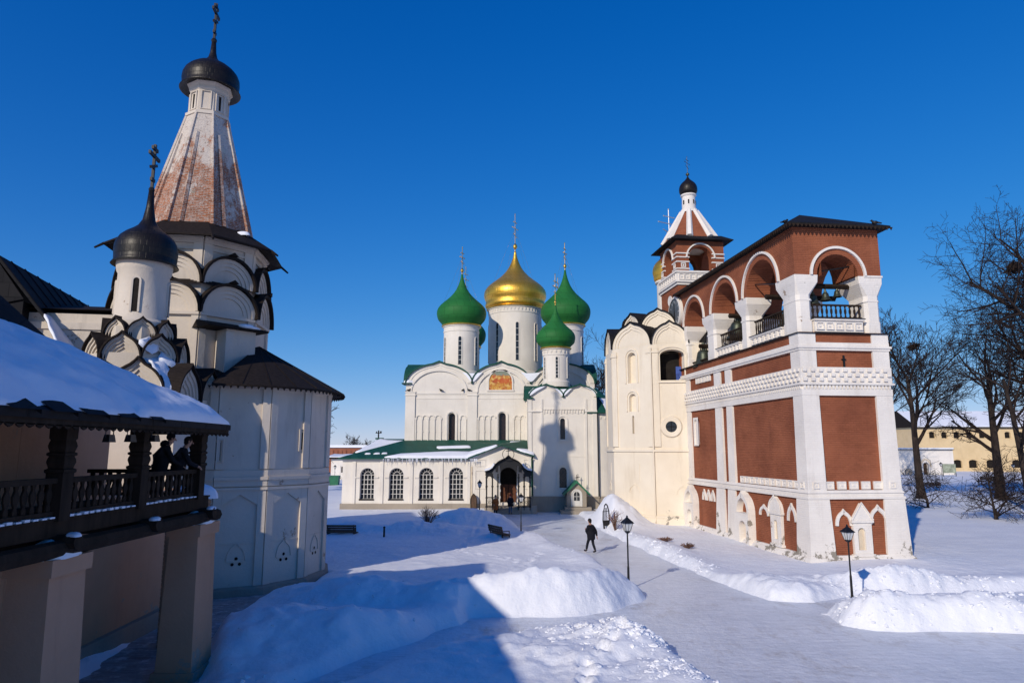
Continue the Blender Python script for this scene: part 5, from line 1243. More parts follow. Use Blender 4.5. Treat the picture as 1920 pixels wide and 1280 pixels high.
for k in range(4):
    m = MB(); ms = MB(); a = R(-76 + 90 * k); T = Matrix.Translation((KC[0] + .958 * math.cos(a), KC[1] + .958 * math.sin(a), 0)) @ Matrix.Rotation(a + pi / 2, 4, 'Z') @ Matrix(((1, 0, 0, 0), (0, 0, -1, 0), (0, 1, 0, 0), (0, 0, 0, 1)))
    m.T = T; ms.T = T; m.fill((-.11, .11, 11.1, 12.45, 'a'), .002); ms.ribbon([(-.11, 11.1)] + opcurve((-.11, .11, 11.1, 12.45, 'a')) + [(.11, 11.1)], .07, -.05, .04)
    m.build('slit_window', M['dark'], dr); ms.build('window_surround', M['grey_white'], dr)
squat(KC, 13.15, 1.18, 1.85, 1.2, 18.4, R(97), tc, .10, True)

# ================================================================== REFECTORY AND WOODEN GALLERY
ref = thing('refectory_building', 'long refectory wing with peach walls and dark sheet roof beside the wooden gallery', 'building', (-13, 12, 0))
m = MB(); m.prism([(-11.2, -2), (-11.55, 16.2), (-19, 16.2), (-19, -2)], 0, 8.15); m.prism([(-11.55, 16.21), (-11.66, 20.0), (-14.5, 20.0), (-14.5, 16.21)], 0, 7.4); m.prism([(-11.68, 20.01), (-11.9, 25.4), (-19, 25.4), (-19, 20.01)], 0, 4.4); m.build('wall', M['peach'], ref)
m = MB(); m.prism([(-10.95, -2), (-11.65, 25.3), (-11.9, 25.3), (-11.3, -2)], -.3, .55); m.build('plinth', M['stone'], ref)
sl = .57
def zA(x): return 6.45 + sl * (-7.75 - x)
m = MB()
A = [(-7.75, -4), (-7.75, 18.95), (-10.0, 17.4), (-10.75, 16.4), (-11.0, 16.2), (-11.0, -4)]
V = [(x, y, zA(x)) for x, y in A]; V2 = [(x, y, z - .14) for x, y, z in V]
m.add(V + V2, [(0, 1, 2, 3, 4, 5), (11, 10, 9, 8, 7, 6), (0, 6, 7, 1), (1, 7, 8, 2), (2, 8, 9, 3)])
U = [(-11.0, -4, zA(-11)), (-11.0, 16.2, zA(-11)), (-14.4, 14.4, 11.9), (-12.7, -4, 11.9), (-19.5, 14.4, 7.8), (-18.5, -4, 7.8)]
m.add(U, [(0, 1, 2, 3), (3, 2, 4, 5), (1, 4, 2)])
m.build('roof', M['blackroof'], ref)
r0, r1 = Vector((-21.7, 27.8, 13.94)), Vector((-24.3, 38.3, 13.94)); e1 = Vector((math.cos(R(13)), math.sin(R(13)), 0)); dn = Vector((0, 0, -1))
nB = (r1 - r0).cross(e1 * 2.3 + dn * 2.9)
def onB(px, py):
    d = Vector(ray(px, py)); return Vector((0, 0, CAMH)) + d * ((r0 - Vector((0, 0, CAMH))).dot(nB) / d.dot(nB))
P = [r0, r1, onB(150, 598), onB(142, 640), onB(146, 690), onB(60, 690), r0 + e1 * 3.0 + dn * 3.78]
m = MB(); m.add([tuple(p) for p in P] + [tuple(p + dn * .16) for p in P], [(6, 5, 4, 3, 2, 1, 0), (7, 8, 9, 10, 11, 12, 13), (1, 8, 9, 2), (2, 9, 10, 3), (3, 10, 11, 4), (4, 11, 12, 5), (5, 12, 13, 6), (6, 13, 7, 0)])
W2 = [r0, r1, r1 - e1 * 5 + dn * 3.6, r0 - e1 * 5 + dn * 3.6]; m.add([tuple(p) for p in W2], [(0, 1, 2, 3)])
for k in range(9):
    q0 = r0.lerp(r1, k / 8); q1 = q0 + e1 * 2.2 + dn * 2.77; m.tube([tuple(q0 + dn * -.02), tuple(q1 + dn * -.02)], .03, 4)
m.build('roof', M['blackroof'], ref)
m = MB(); m.add([tuple(p + dn * k) for k in (.2, 14) for p in (r0 + e1 * 1.2 + dn * 1.8, r1 + e1 * 1.2 + dn * 1.8, r1 - e1 * 4.6 + dn * 3.4, r0 - e1 * 4.6 + dn * 3.4)], [(0, 1, 2, 3), (4, 7, 6, 5), (0, 4, 5, 1), (1, 5, 6, 2), (2, 6, 7, 3), (3, 7, 4, 0)]); m.face([tuple(r0 + dn * .2), tuple(r0 + e1 * 1.2 + dn * 1.9), tuple(r0 - e1 * 4.6 + dn * 3.5)]); m.build('wall', M['blackroof'], ref)
slab([tuple(onB(*q)) for q in ((82, 592), (104, 600), (126, 612), (139, 618), (137, 640), (141, 672), (120, 668), (104, 640))], .16, 12, .05).build('roof_snow', M['roofsnow'], ref, smooth=True)

gal = thing('wooden_gallery', 'dark carved wooden gallery on stout plastered pillars with snow covered roof', 'gallery', (-9.6, 12, 0))
ROWS = [-3.2, 2.15, 7.5, 12.6, 18.4]
for y in ROWS:
    m = MB(); m.taper((-9.05, -8.12, y - .05, y + 1.12), (-8.95, -8.2, y, y + 1.05), 0, 3.55); m.box(-9.0, -8.12, y - .07, y + 1.12, 3.55, 3.85); m.box(-9.12, -8.04, y - .12, y + 1.2, -.2, .22); m.build('pillar', M['peach'], gal)
    m = MB(); blob(m, (-8.42, y + .5, 3.84), .36, .62, .36, int(y * 10) + 99); m.build('snow_cap', M['roofsnow'], gal, smooth=True)
m = MB(); m.tube([(-8.22, -4, 4.02), (-8.22, 19.5, 4.02)], .16, 8); m.build('floor_beam', M['wood'], gal)
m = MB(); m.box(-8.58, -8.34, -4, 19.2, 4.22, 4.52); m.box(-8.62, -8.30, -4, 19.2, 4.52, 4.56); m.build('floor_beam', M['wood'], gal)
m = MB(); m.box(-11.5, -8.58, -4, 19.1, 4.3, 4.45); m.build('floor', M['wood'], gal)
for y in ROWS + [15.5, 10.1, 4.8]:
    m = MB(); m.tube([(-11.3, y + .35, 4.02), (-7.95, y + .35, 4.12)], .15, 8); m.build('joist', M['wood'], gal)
    m = MB(); blob(m, (-8.05, y + .35, 4.22), .13, .14, .08, int(y * 7) + 60); m.build('snow_cap', M['roofsnow'], gal, smooth=True)
POSTS = [-2.6, 2.6, 7.7, 10.3, 12.95, 15.65, 18.55]
for y in POSTS:
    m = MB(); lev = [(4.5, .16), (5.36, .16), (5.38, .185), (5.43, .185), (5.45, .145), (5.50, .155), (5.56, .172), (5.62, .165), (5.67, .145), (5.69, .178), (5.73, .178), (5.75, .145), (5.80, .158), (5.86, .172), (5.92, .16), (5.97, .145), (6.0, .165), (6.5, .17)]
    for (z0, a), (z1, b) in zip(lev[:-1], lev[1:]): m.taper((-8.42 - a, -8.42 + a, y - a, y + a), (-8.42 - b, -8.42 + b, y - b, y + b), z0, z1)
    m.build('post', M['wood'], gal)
PS = [-4.0] + POSTS
for a, b in zip(PS[:-1], PS[1:]):
    m = MB(frame((-8.42, a + .16, 0), 90)); L = b - a - .32; m.fbox(0, L, 5.18, 5.28, -.08, .08); m.fbox(0, L, 4.6, 4.68, -.05, .05)
    n = int(L / .2)
    for i in range(n):
        u = (i + .5) * L / n; pr = [(-.055, 4.66), (-.055, 4.76), (-.03, 4.82), (-.07, 4.92), (-.075, 5.0), (-.03, 5.1), (-.055, 5.19)]
        m.extr([(u + p, q_) for p, q_ in pr] + [(u - p, q_) for p, q_ in pr[::-1]], -.02, .02)
    m.build('balustrade', M['wood'], gal)
    m = MB(frame((-8.42, a + .16, 0), 90)); rr = random.Random(int(a * 10))
    for i in range(n): u = (i + .5) * L / n; m.T = frame((-8.42, a + .16, 0), 90); m.fbox(u - .07, u + .06, 4.56, 4.585 + rr.uniform(.0, .025), .0, .13 + rr.uniform(-.02, .01))
    m.build('ledge_snow', M['roofsnow'], gal)
m = MB(frame((-11.3, 18.55, 0), 0)); m.fbox(0, 2.75, 5.18, 5.28, -.08, .08); m.fbox(0, 2.75, 4.6, 4.68, -.05, .05)
for i in range(12): u = (i + .5) * 2.75 / 12; m.extr([(u - .055, 4.66), (u + .055, 4.66), (u + .03, 4.82), (u + .075, 5.0), (u + .05, 5.19), (u - .05, 5.19), (u - .075, 5.0), (u - .03, 4.82)], -.02, .02)
m.build('balustrade', M['wood'], gal)
# eave boards with cut lower edge, rafters
m = MB(); m.box(-7.86, -7.80, -4, 18.9, 6.20, 6.42); m.build('eave_board', M['wood'], gal)
m = MB(frame((-7.80, -4, 0), 90))
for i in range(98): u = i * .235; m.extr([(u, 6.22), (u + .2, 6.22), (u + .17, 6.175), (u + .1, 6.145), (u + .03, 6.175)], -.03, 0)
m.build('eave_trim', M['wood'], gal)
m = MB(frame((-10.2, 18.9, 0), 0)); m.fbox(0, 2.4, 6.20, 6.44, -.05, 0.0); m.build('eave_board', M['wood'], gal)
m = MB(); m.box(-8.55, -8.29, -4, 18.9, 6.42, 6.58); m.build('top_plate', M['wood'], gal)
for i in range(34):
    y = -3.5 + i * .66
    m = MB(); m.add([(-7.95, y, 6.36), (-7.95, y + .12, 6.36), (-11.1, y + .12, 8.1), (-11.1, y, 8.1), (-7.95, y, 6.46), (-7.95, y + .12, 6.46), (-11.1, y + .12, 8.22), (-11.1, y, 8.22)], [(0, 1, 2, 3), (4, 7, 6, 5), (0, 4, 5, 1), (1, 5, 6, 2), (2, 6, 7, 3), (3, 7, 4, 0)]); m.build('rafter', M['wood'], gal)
# roof snow: thick, smooth, broken along the eave where boards show through
xs = np.linspace(-7.78, -11.35, 34); ys = np.linspace(-4, 19.0, 190)
def far_y(x):
    if x > -10.0: return 18.95 + (-7.75 - x) / 2.25 * -1.55
    if x > -10.75: return 17.4 - (-10.0 - x) / .75 * 1.0
    return 16.4 - (-10.75 - x) * .9
V = []; n1 = len(xs); n2 = len(ys)
for i, x in enumerate(xs):
    fy = far_y(x) + .05
    for j in range(n2):
        y = -4 + (fy + 4) * (j / (n2 - 1)); N = mnoise.noise(Vector((x * .8, y * .8, 3))); N2 = mnoise.noise(Vector((x * 3, y * 3, 9)))
        zr = zA(x) + (0 if x > -11 else (-11 - x) * .12)
        edge = min(1, (-7.78 - x) / .5); bare = max(0, .75 + .5 * mnoise.noise(Vector((0, y * .55, 1))) - (-7.78 - x) * 1.3) if y < 14.5 else 0
        top = min(1, (x + 11.35) / .4 + .02); end = min(1, (fy - y) / (1.6 if x < -8.8 else .5))
        th = (.29 + .13 * N + .05 * N2 + .05 * mnoise.noise(Vector((x * 1.7, y * 1.1, 5)))) * max(0, min(1, edge + .35)) ** .5 * max(0, top) ** .5 * max(.0, end) ** .4
        if y < 14.5: th *= max(0.0, 1 - bare * 1.15)
        V.append((x, y, zr + th - .012))
fs = [(i * n2 + j, i * n2 + j + 1, (i + 1) * n2 + j + 1, (i + 1) * n2 + j) for i in range(n1 - 1) for j in range(n2 - 1)]
b0 = len(V); V += [(x, y, z) for x, y, z in [(V[j][0], V[j][1], zA(V[j][0]) - .03) for j in range(n2)]]
fs += [(j, b0 + j, b0 + j + 1, j + 1) for j in range(n2 - 1)]
m = MB(); m.add(V, fs); m.build('roof_snow', M['roofsnow'], gal, smooth=True)
# loose sheets showing through at the eave
m = MB(); rnd = random.Random(3)
for y in (9.6, 10.5, 11.5, 12.4, 13.5, 14.7):
    m = MB(); w_ = rnd.uniform(.5, .8); m.add([(-7.66, y, zA(-7.7) + .01), (-7.66, y + w_, zA(-7.7) + .02), (-8.25, y + w_ + .1, zA(-8.25) + .05), (-8.25, y + .1, zA(-8.25) + .02), (-7.66, y + w_, zA(-7.7) - .06), (-8.25, y + w_ + .1, zA(-8.25) - .02)], [(0, 1, 2, 3), (1, 4, 5, 2)]); m.build('loose_sheet', M['blackroof'], gal)
for px, lab in ((205, 'black floodlight on the gallery post nearest the camera side wall'), (245, 'black floodlight just left of the middle carved gallery post'), (290, 'black floodlight just right of the middle carved gallery post')):
    p = at(px, 820, 8.0 * 1280 / (960 - px) * 1.0); t = thing('floodlight', lab, 'floodlight', (p.x, p.y, p.z), 'floodlights under the gallery eave')
    x, y, z = p; m = MB(); m.taper((x - .07, x + .07, y - .12, y + .12), (x - .05, x + .05, y - .09, y + .09), z - .09, z + .06); m.build('lamp_body', M['iron'], t)
    m = MB(); m.tube([(x, y - .13, z), (x, y - .13, z + .16), (x, y + .13, z + .16), (x, y + .13, z)], .012, 4); m.tube([(x, y, z + .16), (x - .1, y, 6.45)], .02, 4); m.build('bracket', M['iron'], t)
# broken brick pier beyond the gallery
pr_ = thing('brick_pier', 'broken brick pier with peeling plaster and snow cap just past the gallery end', 'pier', (-9.9, 21.6, 0))
m = MB(); rnd = random.Random(2)
for i in range(34):
    z = i * .125; o = rnd.uniform(-.07, .03) if z > 1.2 else 0; m.box(-10.5, -9.42 + o, 21.3, 22.0, z, z + .105); m.box(-10.48, -9.5, 21.32, 21.98, z + .1, z + .13)
m.build('brickwork', M['oldbrown'], pr_)
m = MB(); blob(m, (-9.85, 21.6, 4.3), .6, .45, .45, 8); m.build('snow_cap', M['roofsnow'], pr_, smooth=True)
# ================================================================== GROUND
def fbm(x, y, sc_, oct=4, seed=0, gain=.5):
    rng = np.random.RandomState(seed); tb = rng.rand(256, 256); out = np.zeros_like(x); amp = 1.0; tot = 0
    for o in range(oct):
        f = sc_ * 2 ** o; X = x * f + 17.3 * o; Y = y * f + 9.1 * o; xi = np.floor(X).astype(int); yi = np.floor(Y).astype(int); fx = X - xi; fy = Y - yi
        fx = fx * fx * fx * (fx * (fx * 6 - 15) + 10); fy = fy * fy * fy * (fy * (fy * 6 - 15) + 10)
        a = tb[xi % 256, yi % 256]; b = tb[(xi + 1) % 256, yi % 256]; c = tb[xi % 256, (yi + 1) % 256]; d = tb[(xi + 1) % 256, (yi + 1) % 256]
        out += amp * ((a * (1 - fx) + b * fx) * (1 - fy) + (c * (1 - fx) + d * fx) * fy - .5); tot += amp; amp *= gain
    return out / tot * 2
def W(L): return [(p.x, p.y) for p in (gnd(*q) for q in L)]
paths = [
    W([(1420, 1330), (1290, 1250), (1195, 1187), (1110, 1172), (1056, 1181), (978, 1190), (914, 1202), (808, 1227), (702, 1255), (600, 1295), (540, 1295), (702, 1230), (772, 1208), (825, 1188), (880, 1174), (886, 1158), (967, 1161), (1056, 1160), (1162, 1149), (1217, 1122), (1170, 1078), (1085, 1042), (1015, 1008), (975, 990), (935, 972), (920, 958), (1065, 953), (1085, 966), (1110, 985), (1160, 1012), (1205, 1032), (1285, 1068), (1385, 1108), (1440, 1126), (1530, 1131), (1600, 1119), (1700, 1121), (1800, 1116), (2050, 1104), (2050, 1118), (1800, 1127), (1640, 1126), (1560, 1134), (1545, 1150), (1575, 1172), (1640, 1182), (2050, 1196), (2200, 1330)]),
    W([(350, 1300), (372, 1225), (398, 1168), (470, 1135), (560, 1108), (590, 1084), (480, 1106), (385, 1122), (320, 1160), (230, 1230), (150, 1300)]),
]
def sdf(px, py, poly):
    P = np.array(poly); Q = np.roll(P, -1, 0); d = np.full(px.shape, 1e9); inside = np.zeros(px.shape, bool)
    for (ax, ay), (bx, by) in zip(P, Q):
        ex, ey = bx - ax, by - ay; t = np.clip(((px - ax) * ex + (py - ay) * ey) / (ex * ex + ey * ey + 1e-9), 0, 1)
        d = np.minimum(d, np.hypot(px - ax - t * ex, py - ay - t * ey))
        cnd = (ay > py) != (by > py); xx = (bx - ax) * (py - ay) / (by - ay + 1e-12) + ax; inside ^= cnd & (px < xx)
    return np.where(inside, -d, d)
def axis(a, b, st, lo, hi):
    L = list(np.arange(a, b, st)); s = st; v = b; R_ = []
    while v < hi: R_.append(v); s *= 1.16; v += s
    R_.append(hi); s = st; v = a - st; Lf = []
    while v > lo: Lf.append(v); s *= 1.16; v -= s
    Lf.append(lo); return np.array(Lf[::-1] + L + R_)
gx = axis(-13.5, 23.5, .12, -2600, 2600); gy = np.concatenate([axis(11.5, 44, .12, -400, 44.0)[:-1], axis(44, 66, .26, 44, 4200)[1:]])
gx = np.unique(gx); gy = np.unique(gy); keep = np.concatenate([[True], np.diff(gy) > .02]); gy = gy[keep]
X, Y = np.meshgrid(gx, gy, indexing='ij')
D = sdf(X, Y, paths[0]); D2 = sdf(X, Y, paths[1])
# edges wander a little
D = D + .22 * fbm(X, Y, .55, 2, 1) * (Y < 60); D2 = D2 + .25 * fbm(X, Y, 1.1, 3, 2)
near = np.clip((75 - Y) / 20, 0, 1)
base = .26 + .10 * fbm(X, Y, .16, 3, 3)
sm = lambda t: np.clip(t, 0, 1) ** 2 * (3 - 2 * np.clip(t, 0, 1))
def bank(d, hgt, w): return hgt * sm(d / .9) * (1 - sm((d - 1.0) / w))
bh = .15 + .24 * fbm(X, Y, .22, 2, 4)
H_ = base * sm(D / .6) + bank(D, np.clip(bh, .02, 1), 1.5) * near
mounds = []
def mound(px, py, z, rx, ry, h, rot=0.0):
    p = gnd(px, py, z); mounds.append((p.x, p.y, rx, ry, h, rot))
# long bank at the fork (right end steep), banks in the shade, pile by the lamp, piles by the churches
mound(1150, 1092, .6, 1.55, 1.5, .62); mound(1075, 1112, .5, 2.1, 1.3, .58); mound(985, 1128, .4, 2.2, 1.2, .36); mound(900, 1128, .3, 2.4, 1.1, .25)
mound(640, 1105, .6, 2.3, 1.5, .72); mound(760, 1125, .4, 2.2, 1.2, .4)
mound(560, 1165, .5, 2.2, 1.6, .6); mound(690, 1190, .4, 1.9, 1.1, .42); mound(820, 1180, .3, 1.1, .7, .36); mound(460, 1200, .4, 1.5, 1.8, .45)
mound(1610, 1140, .5, 1.7, 1.0, .55); mound(1740, 1155, .4, 2.6, 1.0, .5); mound(1900, 1160, .4, 2.2, 1.2, .45)
mound(1380, 1088, .3, 3.2, 1.2, .34); mound(1480, 1108, .3, 1.8, .9, .36); mound(1640, 1092, .3, 2.2, .8, .4); mound(1780, 1098, .3, 2.5, .9, .48)
mound(1180, 1195, .3, 1.5, .9, .34); mound(1050, 1225, .3, 2.5, 1.6, .22)
mound(875, 962, 1.0, 2.6, 1.6, 1.1); mound(800, 985, .7, 3.4, 1.6, .65); mound(690, 992, .3, 3.5, 1.2, .2)
mound(1130, 962, .8, 2.6, 2.6, .95); mound(1160, 950, 1.5, 1.6, 2.2, 1.15); mound(1120, 985, .3, 2.2, 2.2, .35)
mound(640, 990, .3, 2.5, .9, .3); mound(935, 1005, .3, 1.3, 1.4, .3)
lump = np.zeros_like(X)
for (mx, my, rx, ry, h, rot) in mounds:
    q = np.sqrt(((X - mx) / rx) ** 2 + ((Y - my) / ry) ** 2); g_ = np.exp(-(q ** 2.4) * .8)
    H_ += h * g_ * sm((D + .05) / 1.35) * sm((D2 + .15) / .8); lump += g_
rough = fbm(X, Y, .55, 5, 5, .58); fine = fbm(X, Y, 2.2, 3, 6, .6)
H_ += (.20 * rough + .12 * fine) * np.clip(.24 + lump, 0, 1.0) * sm(D / .7) * near
# shovelled, broken snow along the cleared edges
br = np.clip(1.2 - np.abs(D - .5) / .8, 0, 1) * near * np.clip(.5 + 1.6 * fbm(X, Y, .2, 2, 9), 0, 1)
def chunk(px, py, rx, ry):
    p = gnd(px, py, .3); return np.exp(-(((X - p.x) / rx) ** 2 + ((Y - p.y) / ry) ** 2))
ck = chunk(1190, 1205, 1.7, 1.0) + chunk(1280, 1262, 1.2, .8) + chunk(1110, 1188, 1.3, .6) + .7 * chunk(1120, 1085, 1.8, .8) + .5 * chunk(1890, 1150, 1.4, .9)
cells = np.abs(fbm(X, Y, 1.9, 3, 7, .6)); H_ += (.16 * np.clip(cells * 2.2, 0, .5) + .09 * fbm(X, Y, 3.6, 2, 8)) * np.clip(br * .6 + ck + .35 * lump * (X > -1.5), 0, 1.2) * sm(D / .3)
# footprints
fr = random.Random(4)
trk = [gnd(x, y, .3) for x, y in ((1100, 1275), (1108, 1250), (1122, 1232), (1140, 1218), (1162, 1205), (1185, 1195))] 
trk2 = [gnd(x, y, .3) for x, y in ((905, 985), (880, 1010), (860, 1030), (950, 1040), (990, 1060), (1010, 1030))]
for T_, dp in ((trk, .2), (trk2, .06)):
    for a, b in zip(T_[:-1], T_[1:]):
        n = max(1, int((b - a).length / .5))
        for i in range(n):
            p = a.lerp(b, i / n) + Vector((fr.uniform(-.15, .15), fr.uniform(-.15, .15), 0)); q = np.hypot((X - p.x) / .16, (Y - p.y) / .2); H_ -= dp * np.exp(-q ** 2) - dp * .45 * np.exp(-((q - 1.6) / .6) ** 2)
# gentle long swells in the park, and far hills lost behind walls
H_ += np.where(Y > 75, .35 * fbm(X, Y, .05, 3, 11), 0)
# thin hard snow where people walk along the apse and gallery
H_ = np.where(D2 < 0.0, np.minimum(H_, -.10), H_); t2 = sm(D2 / .8); H_ = np.where((D2 >= 0) & (Y < 36), H_ * t2 + (1 - t2) * -.10, H_)
inp = sm((D + .0) / .35); H_ = np.where(D < 0, -.25, H_ * inp + (1 - inp) * -.06)
ni, nj = X.shape
me = bpy.data.meshes.new('snow_ground'); V = np.stack([X, Y, H_], -1).reshape(-1, 3)
I, J = np.meshgrid(np.arange(ni - 1), np.arange(nj - 1), indexing='ij'); a = (I * nj + J).ravel(); fcs = np.stack([a, a + nj, a + nj + 1, a + 1], 1)
me.vertices.add(len(V)); me.vertices.foreach_set('co', V.astype(np.float32).ravel()); me.loops.add(fcs.size); me.loops.foreach_set('vertex_index', fcs.astype(np.int32).ravel())
me.polygons.add(len(fcs)); me.polygons.foreach_set('loop_start', np.arange(0, fcs.size, 4, dtype=np.int32)); me.polygons.foreach_set('use_smooth', np.ones(len(fcs), bool)); me.update(calc_edges=True)
me.materials.append(M['snow']); g = bpy.data.objects.new('snow_ground', me); col.objects.link(g); tag(g, kind='structure')
def height(x, y):
    i = np.clip(np.searchsorted(gx, x), 1, ni - 1); j = np.clip(np.searchsorted(gy, y), 1, nj - 1)
    fx = (x - gx[i - 1]) / (gx[i] - gx[i - 1]); fy = (y - gy[j - 1]) / (gy[j] - gy[j - 1])
    h = (H_[i - 1, j - 1] * (1 - fx) + H_[i, j - 1] * fx) * (1 - fy) + (H_[i - 1, j] * (1 - fx) + H_[i, j] * fx) * fy
    return max(float(h), 0.0)
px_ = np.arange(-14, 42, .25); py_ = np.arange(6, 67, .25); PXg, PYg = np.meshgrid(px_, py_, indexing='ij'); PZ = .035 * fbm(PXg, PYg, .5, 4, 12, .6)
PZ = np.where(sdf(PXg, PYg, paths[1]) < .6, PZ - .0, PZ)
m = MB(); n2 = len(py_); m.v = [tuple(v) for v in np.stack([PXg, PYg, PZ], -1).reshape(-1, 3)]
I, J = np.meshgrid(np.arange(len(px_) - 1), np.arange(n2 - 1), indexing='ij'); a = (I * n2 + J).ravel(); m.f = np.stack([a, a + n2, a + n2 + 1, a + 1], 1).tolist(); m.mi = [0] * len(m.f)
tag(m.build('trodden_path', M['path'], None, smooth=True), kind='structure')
px_ = np.arange(-13.6, -6.4, .2); py_ = np.arange(13, 34.2, .2); PXg, PYg = np.meshgrid(px_, py_, indexing='ij'); PZ = .012 + .045 * fbm(PXg, PYg, .5, 4, 12, .6)
m = MB(); n2 = len(py_); m.v = [tuple(v) for v in np.stack([PXg, PYg, PZ], -1).reshape(-1, 3)]
I, J = np.meshgrid(np.arange(len(px_) - 1), np.arange(n2 - 1), indexing='ij'); a = (I * n2 + J).ravel(); m.f = np.stack([a, a + n2, a + n2 + 1, a + 1], 1).tolist(); m.mi = [0] * len(m.f)
tag(m.build('wet_path', M['mud'], None, smooth=True), kind='structure')
# broken lumps of snow thrown up along the cleared edges
rc = np.random.RandomState(21); dens = (np.clip(br * .5 + ck * 1.1 + .04 * lump, 0, 1.3) * (D > .15) * (D < 4.5) * (D2 > .3) * (Y < 50)).ravel() ** 1.5
area = (np.gradient(gx)[:, None] * np.gradient(gy)[None, :]).ravel(); pr_ = dens * area; pr_ /= pr_.sum(); idx = rc.choice(len(pr_), 2300, p=pr_)
bmc = bmesh.new(); bmesh.ops.create_icosphere(bmc, subdivisions=1, radius=1.0); IV = np.array([v.co[:] for v in bmc.verts]); IF = [[v.index for v in f.verts] for f in bmc.faces]; bmc.free()
m = MB()
for k in idx:
    x = X.ravel()[k] + rc.uniform(-.08, .08); y = Y.ravel()[k] + rc.uniform(-.08, .08); r = .025 + .07 * rc.rand() ** 3.5
    V = IV * (1 + rc.uniform(-.28, .28, (len(IV), 1))) * r * np.array([rc.uniform(.7, 1.5), rc.uniform(.7, 1.5), rc.uniform(.5, .95)]); a = rc.uniform(0, 6.3); c_, s_ = np.cos(a), np.sin(a)
    b = len(m.v); h = height(x, y); m.v += [(x + v[0] * c_ - v[1] * s_, y + v[0] * s_ + v[1] * c_, h + v[2] - r * .1) for v in V]; m.f += [[b + i for i in f] for f in IF]; m.mi += [0] * len(IF)
tag(m.build('snow_lumps', M['snow'], None), 'loose broken lumps of snow thrown along the shovelled banks', 'snow', None, 'stuff')
def stand(px, py, z=None):
    """world point on the snow seen at this pixel"""
    zz = .3
    for _ in range(8):
        p = gnd(px, py, zz); zz = .5 * zz + .5 * height(p.x, p.y)
    return Vector((p.x, p.y, height(p.x, p.y)))
# ================================================================== BACKGROUND BUILDINGS
def gable_block(name, label, cat, x0, x1, y0, y1, h, ridge, wallm, roofm, wins, winmat='dark', eave=.5):
    t = thing(name, label, cat, ((x0 + x1) / 2, (y0 + y1) / 2, 0))
    T = frame((0, y0, 0), 0); m = MB(T); rows = {}
    for w_ in wins: rows.setdefault((w_[2], w_[3]), []).append(w_)
    z = -.5
    for (a, b) in sorted(rows):
        m.wall(x0, x1, z, a - .2); m.wall(x0, x1, a - .2, b + .3, rows[(a, b)], 0, .5); z = b + .3
    m.wall(x0, x1, z, h); m.T = Matrix(); m.face([(x0, y0, -.5), (x0, y0, h), (x0, y1, h), (x0, y1, -.5)]); m.face([(x1, y0, -.5), (x1, y0, h), (x1, y1, h), (x1, y1, -.5)]); m.face([(x0, y1, -.5), (x0, y1, h), (x1, y1, h), (x1, y1, -.5)])
    m.build('wall', M[wallm], t)
    for w_ in wins:
        m = MB(T); m.fill(w_, -.45); o = m.build('window', M[winmat], t)
        m = MB(T); m.ribbon([(w_[0] - .15, w_[2] - .15), (w_[1] + .15, w_[2] - .15), (w_[1] + .15, w_[3] + .15), (w_[0] - .15, w_[3] + .15)], -.2, -.01, .06, True); m.build('frame', M[wallm], o)
    ym = (y0 + y1) / 2; V = [(x0 - eave, y0 - eave, h), (x1 + eave, y0 - eave, h), (x1 + eave, ym, ridge), (x0 - eave, ym, ridge), (x0 - eave, y1 + eave, h), (x1 + eave, y1 + eave, h)]
    m = MB(); m.add(V, [(0, 1, 2, 3), (3, 2, 5, 4), (0, 3, 4), (1, 5, 2)]); m.box(x0 - eave, x1 + eave, y0 - eave - .05, y0 - eave + .1, h - .3, h + .02); m.build('roof', M['shingle'], t)
    if roofm:
        m = MB(); N = 60; 
        for k in range(N):
            a = x0 - eave + (x1 - x0 + 2 * eave) * k / N; b = x0 - eave + (x1 - x0 + 2 * eave) * (k + 1) / N
            na, nb = (.25 + .12 * mnoise.noise(Vector((q * .35, 0, 1))) for q in (a, b))
            m.add([(a, y0 - eave, h + .02), (b, y0 - eave, h + .02), (b, y0 - eave, h + nb), (a, y0 - eave, h + na), (b, ym, ridge + nb), (a, ym, ridge + na)], [(0, 1, 2, 3), (3, 2, 4, 5)])
        m.build('roof_snow', M[roofm], t)
    return t
wx = lambda px, Y=175: at(px, 840, Y).x
gable_block('fortress_range', 'long yellow fortress building with snowy roof and small windows behind the park trees', 'building', wx(1722), wx(2040), 175, 190, 11.4, 15.6, 'yellow', 'roofsnow',
    [(wx(p) - .75, wx(p) + .75, 8.6, 10.2, 's') for p in (1750, 1773, 1796, 1820, 1844, 1868, 1892, 1916)] + [(wx(p) - 1.1, wx(p) + 1.1, 1.2, 3.2, 's') for p in (1793, 1822, 1855, 1903)])
gable_block('brick_tower_house', 'old brown brick house partly hidden behind the red bell tower corner', 'house', wx(1655, 195), wx(1724, 195), 195, 207, 11.0, 16.8, 'oldbrown', None, [(wx(1700, 195) - .6, wx(1700, 195) + .6, 6.5, 8.3, 's')])
lw = thing('white_wall', 'low whitewashed wall with arched gate and snow on top beside the yellow building', 'wall', (wx(1720, 150), 150, 0))
T = frame((0, 150, 0), 0); m = MB(T); oo = [(wx(1728, 150), wx(1738, 150), -.2, 3.0, 'a')]; m.wall(wx(1640, 150), wx(1786, 150), -.5, 5.7, oo, 0, .8); m.T = Matrix(); m.face([(wx(1786, 150), 150, -.5), (wx(1786, 150), 150, 5.7), (wx(1786, 150), 158, 5.7), (wx(1786, 150), 158, -.5)]); m.build('wall', M['paint'], lw)
m = MB(T); m.fill(oo[0], -.7); m.build('gate', M['woodlight'], lw); m = MB(T); c_ = (oo[0][0] + oo[0][1]) / 2; m.ribbon([(c_ - .95 * math.cos(pi * i / 12), 2.0 + 1.5 * math.sin(pi * i / 12)) for i in range(13)], .3, 0, .12); m.build('arch_moulding', M['niche'], lw)
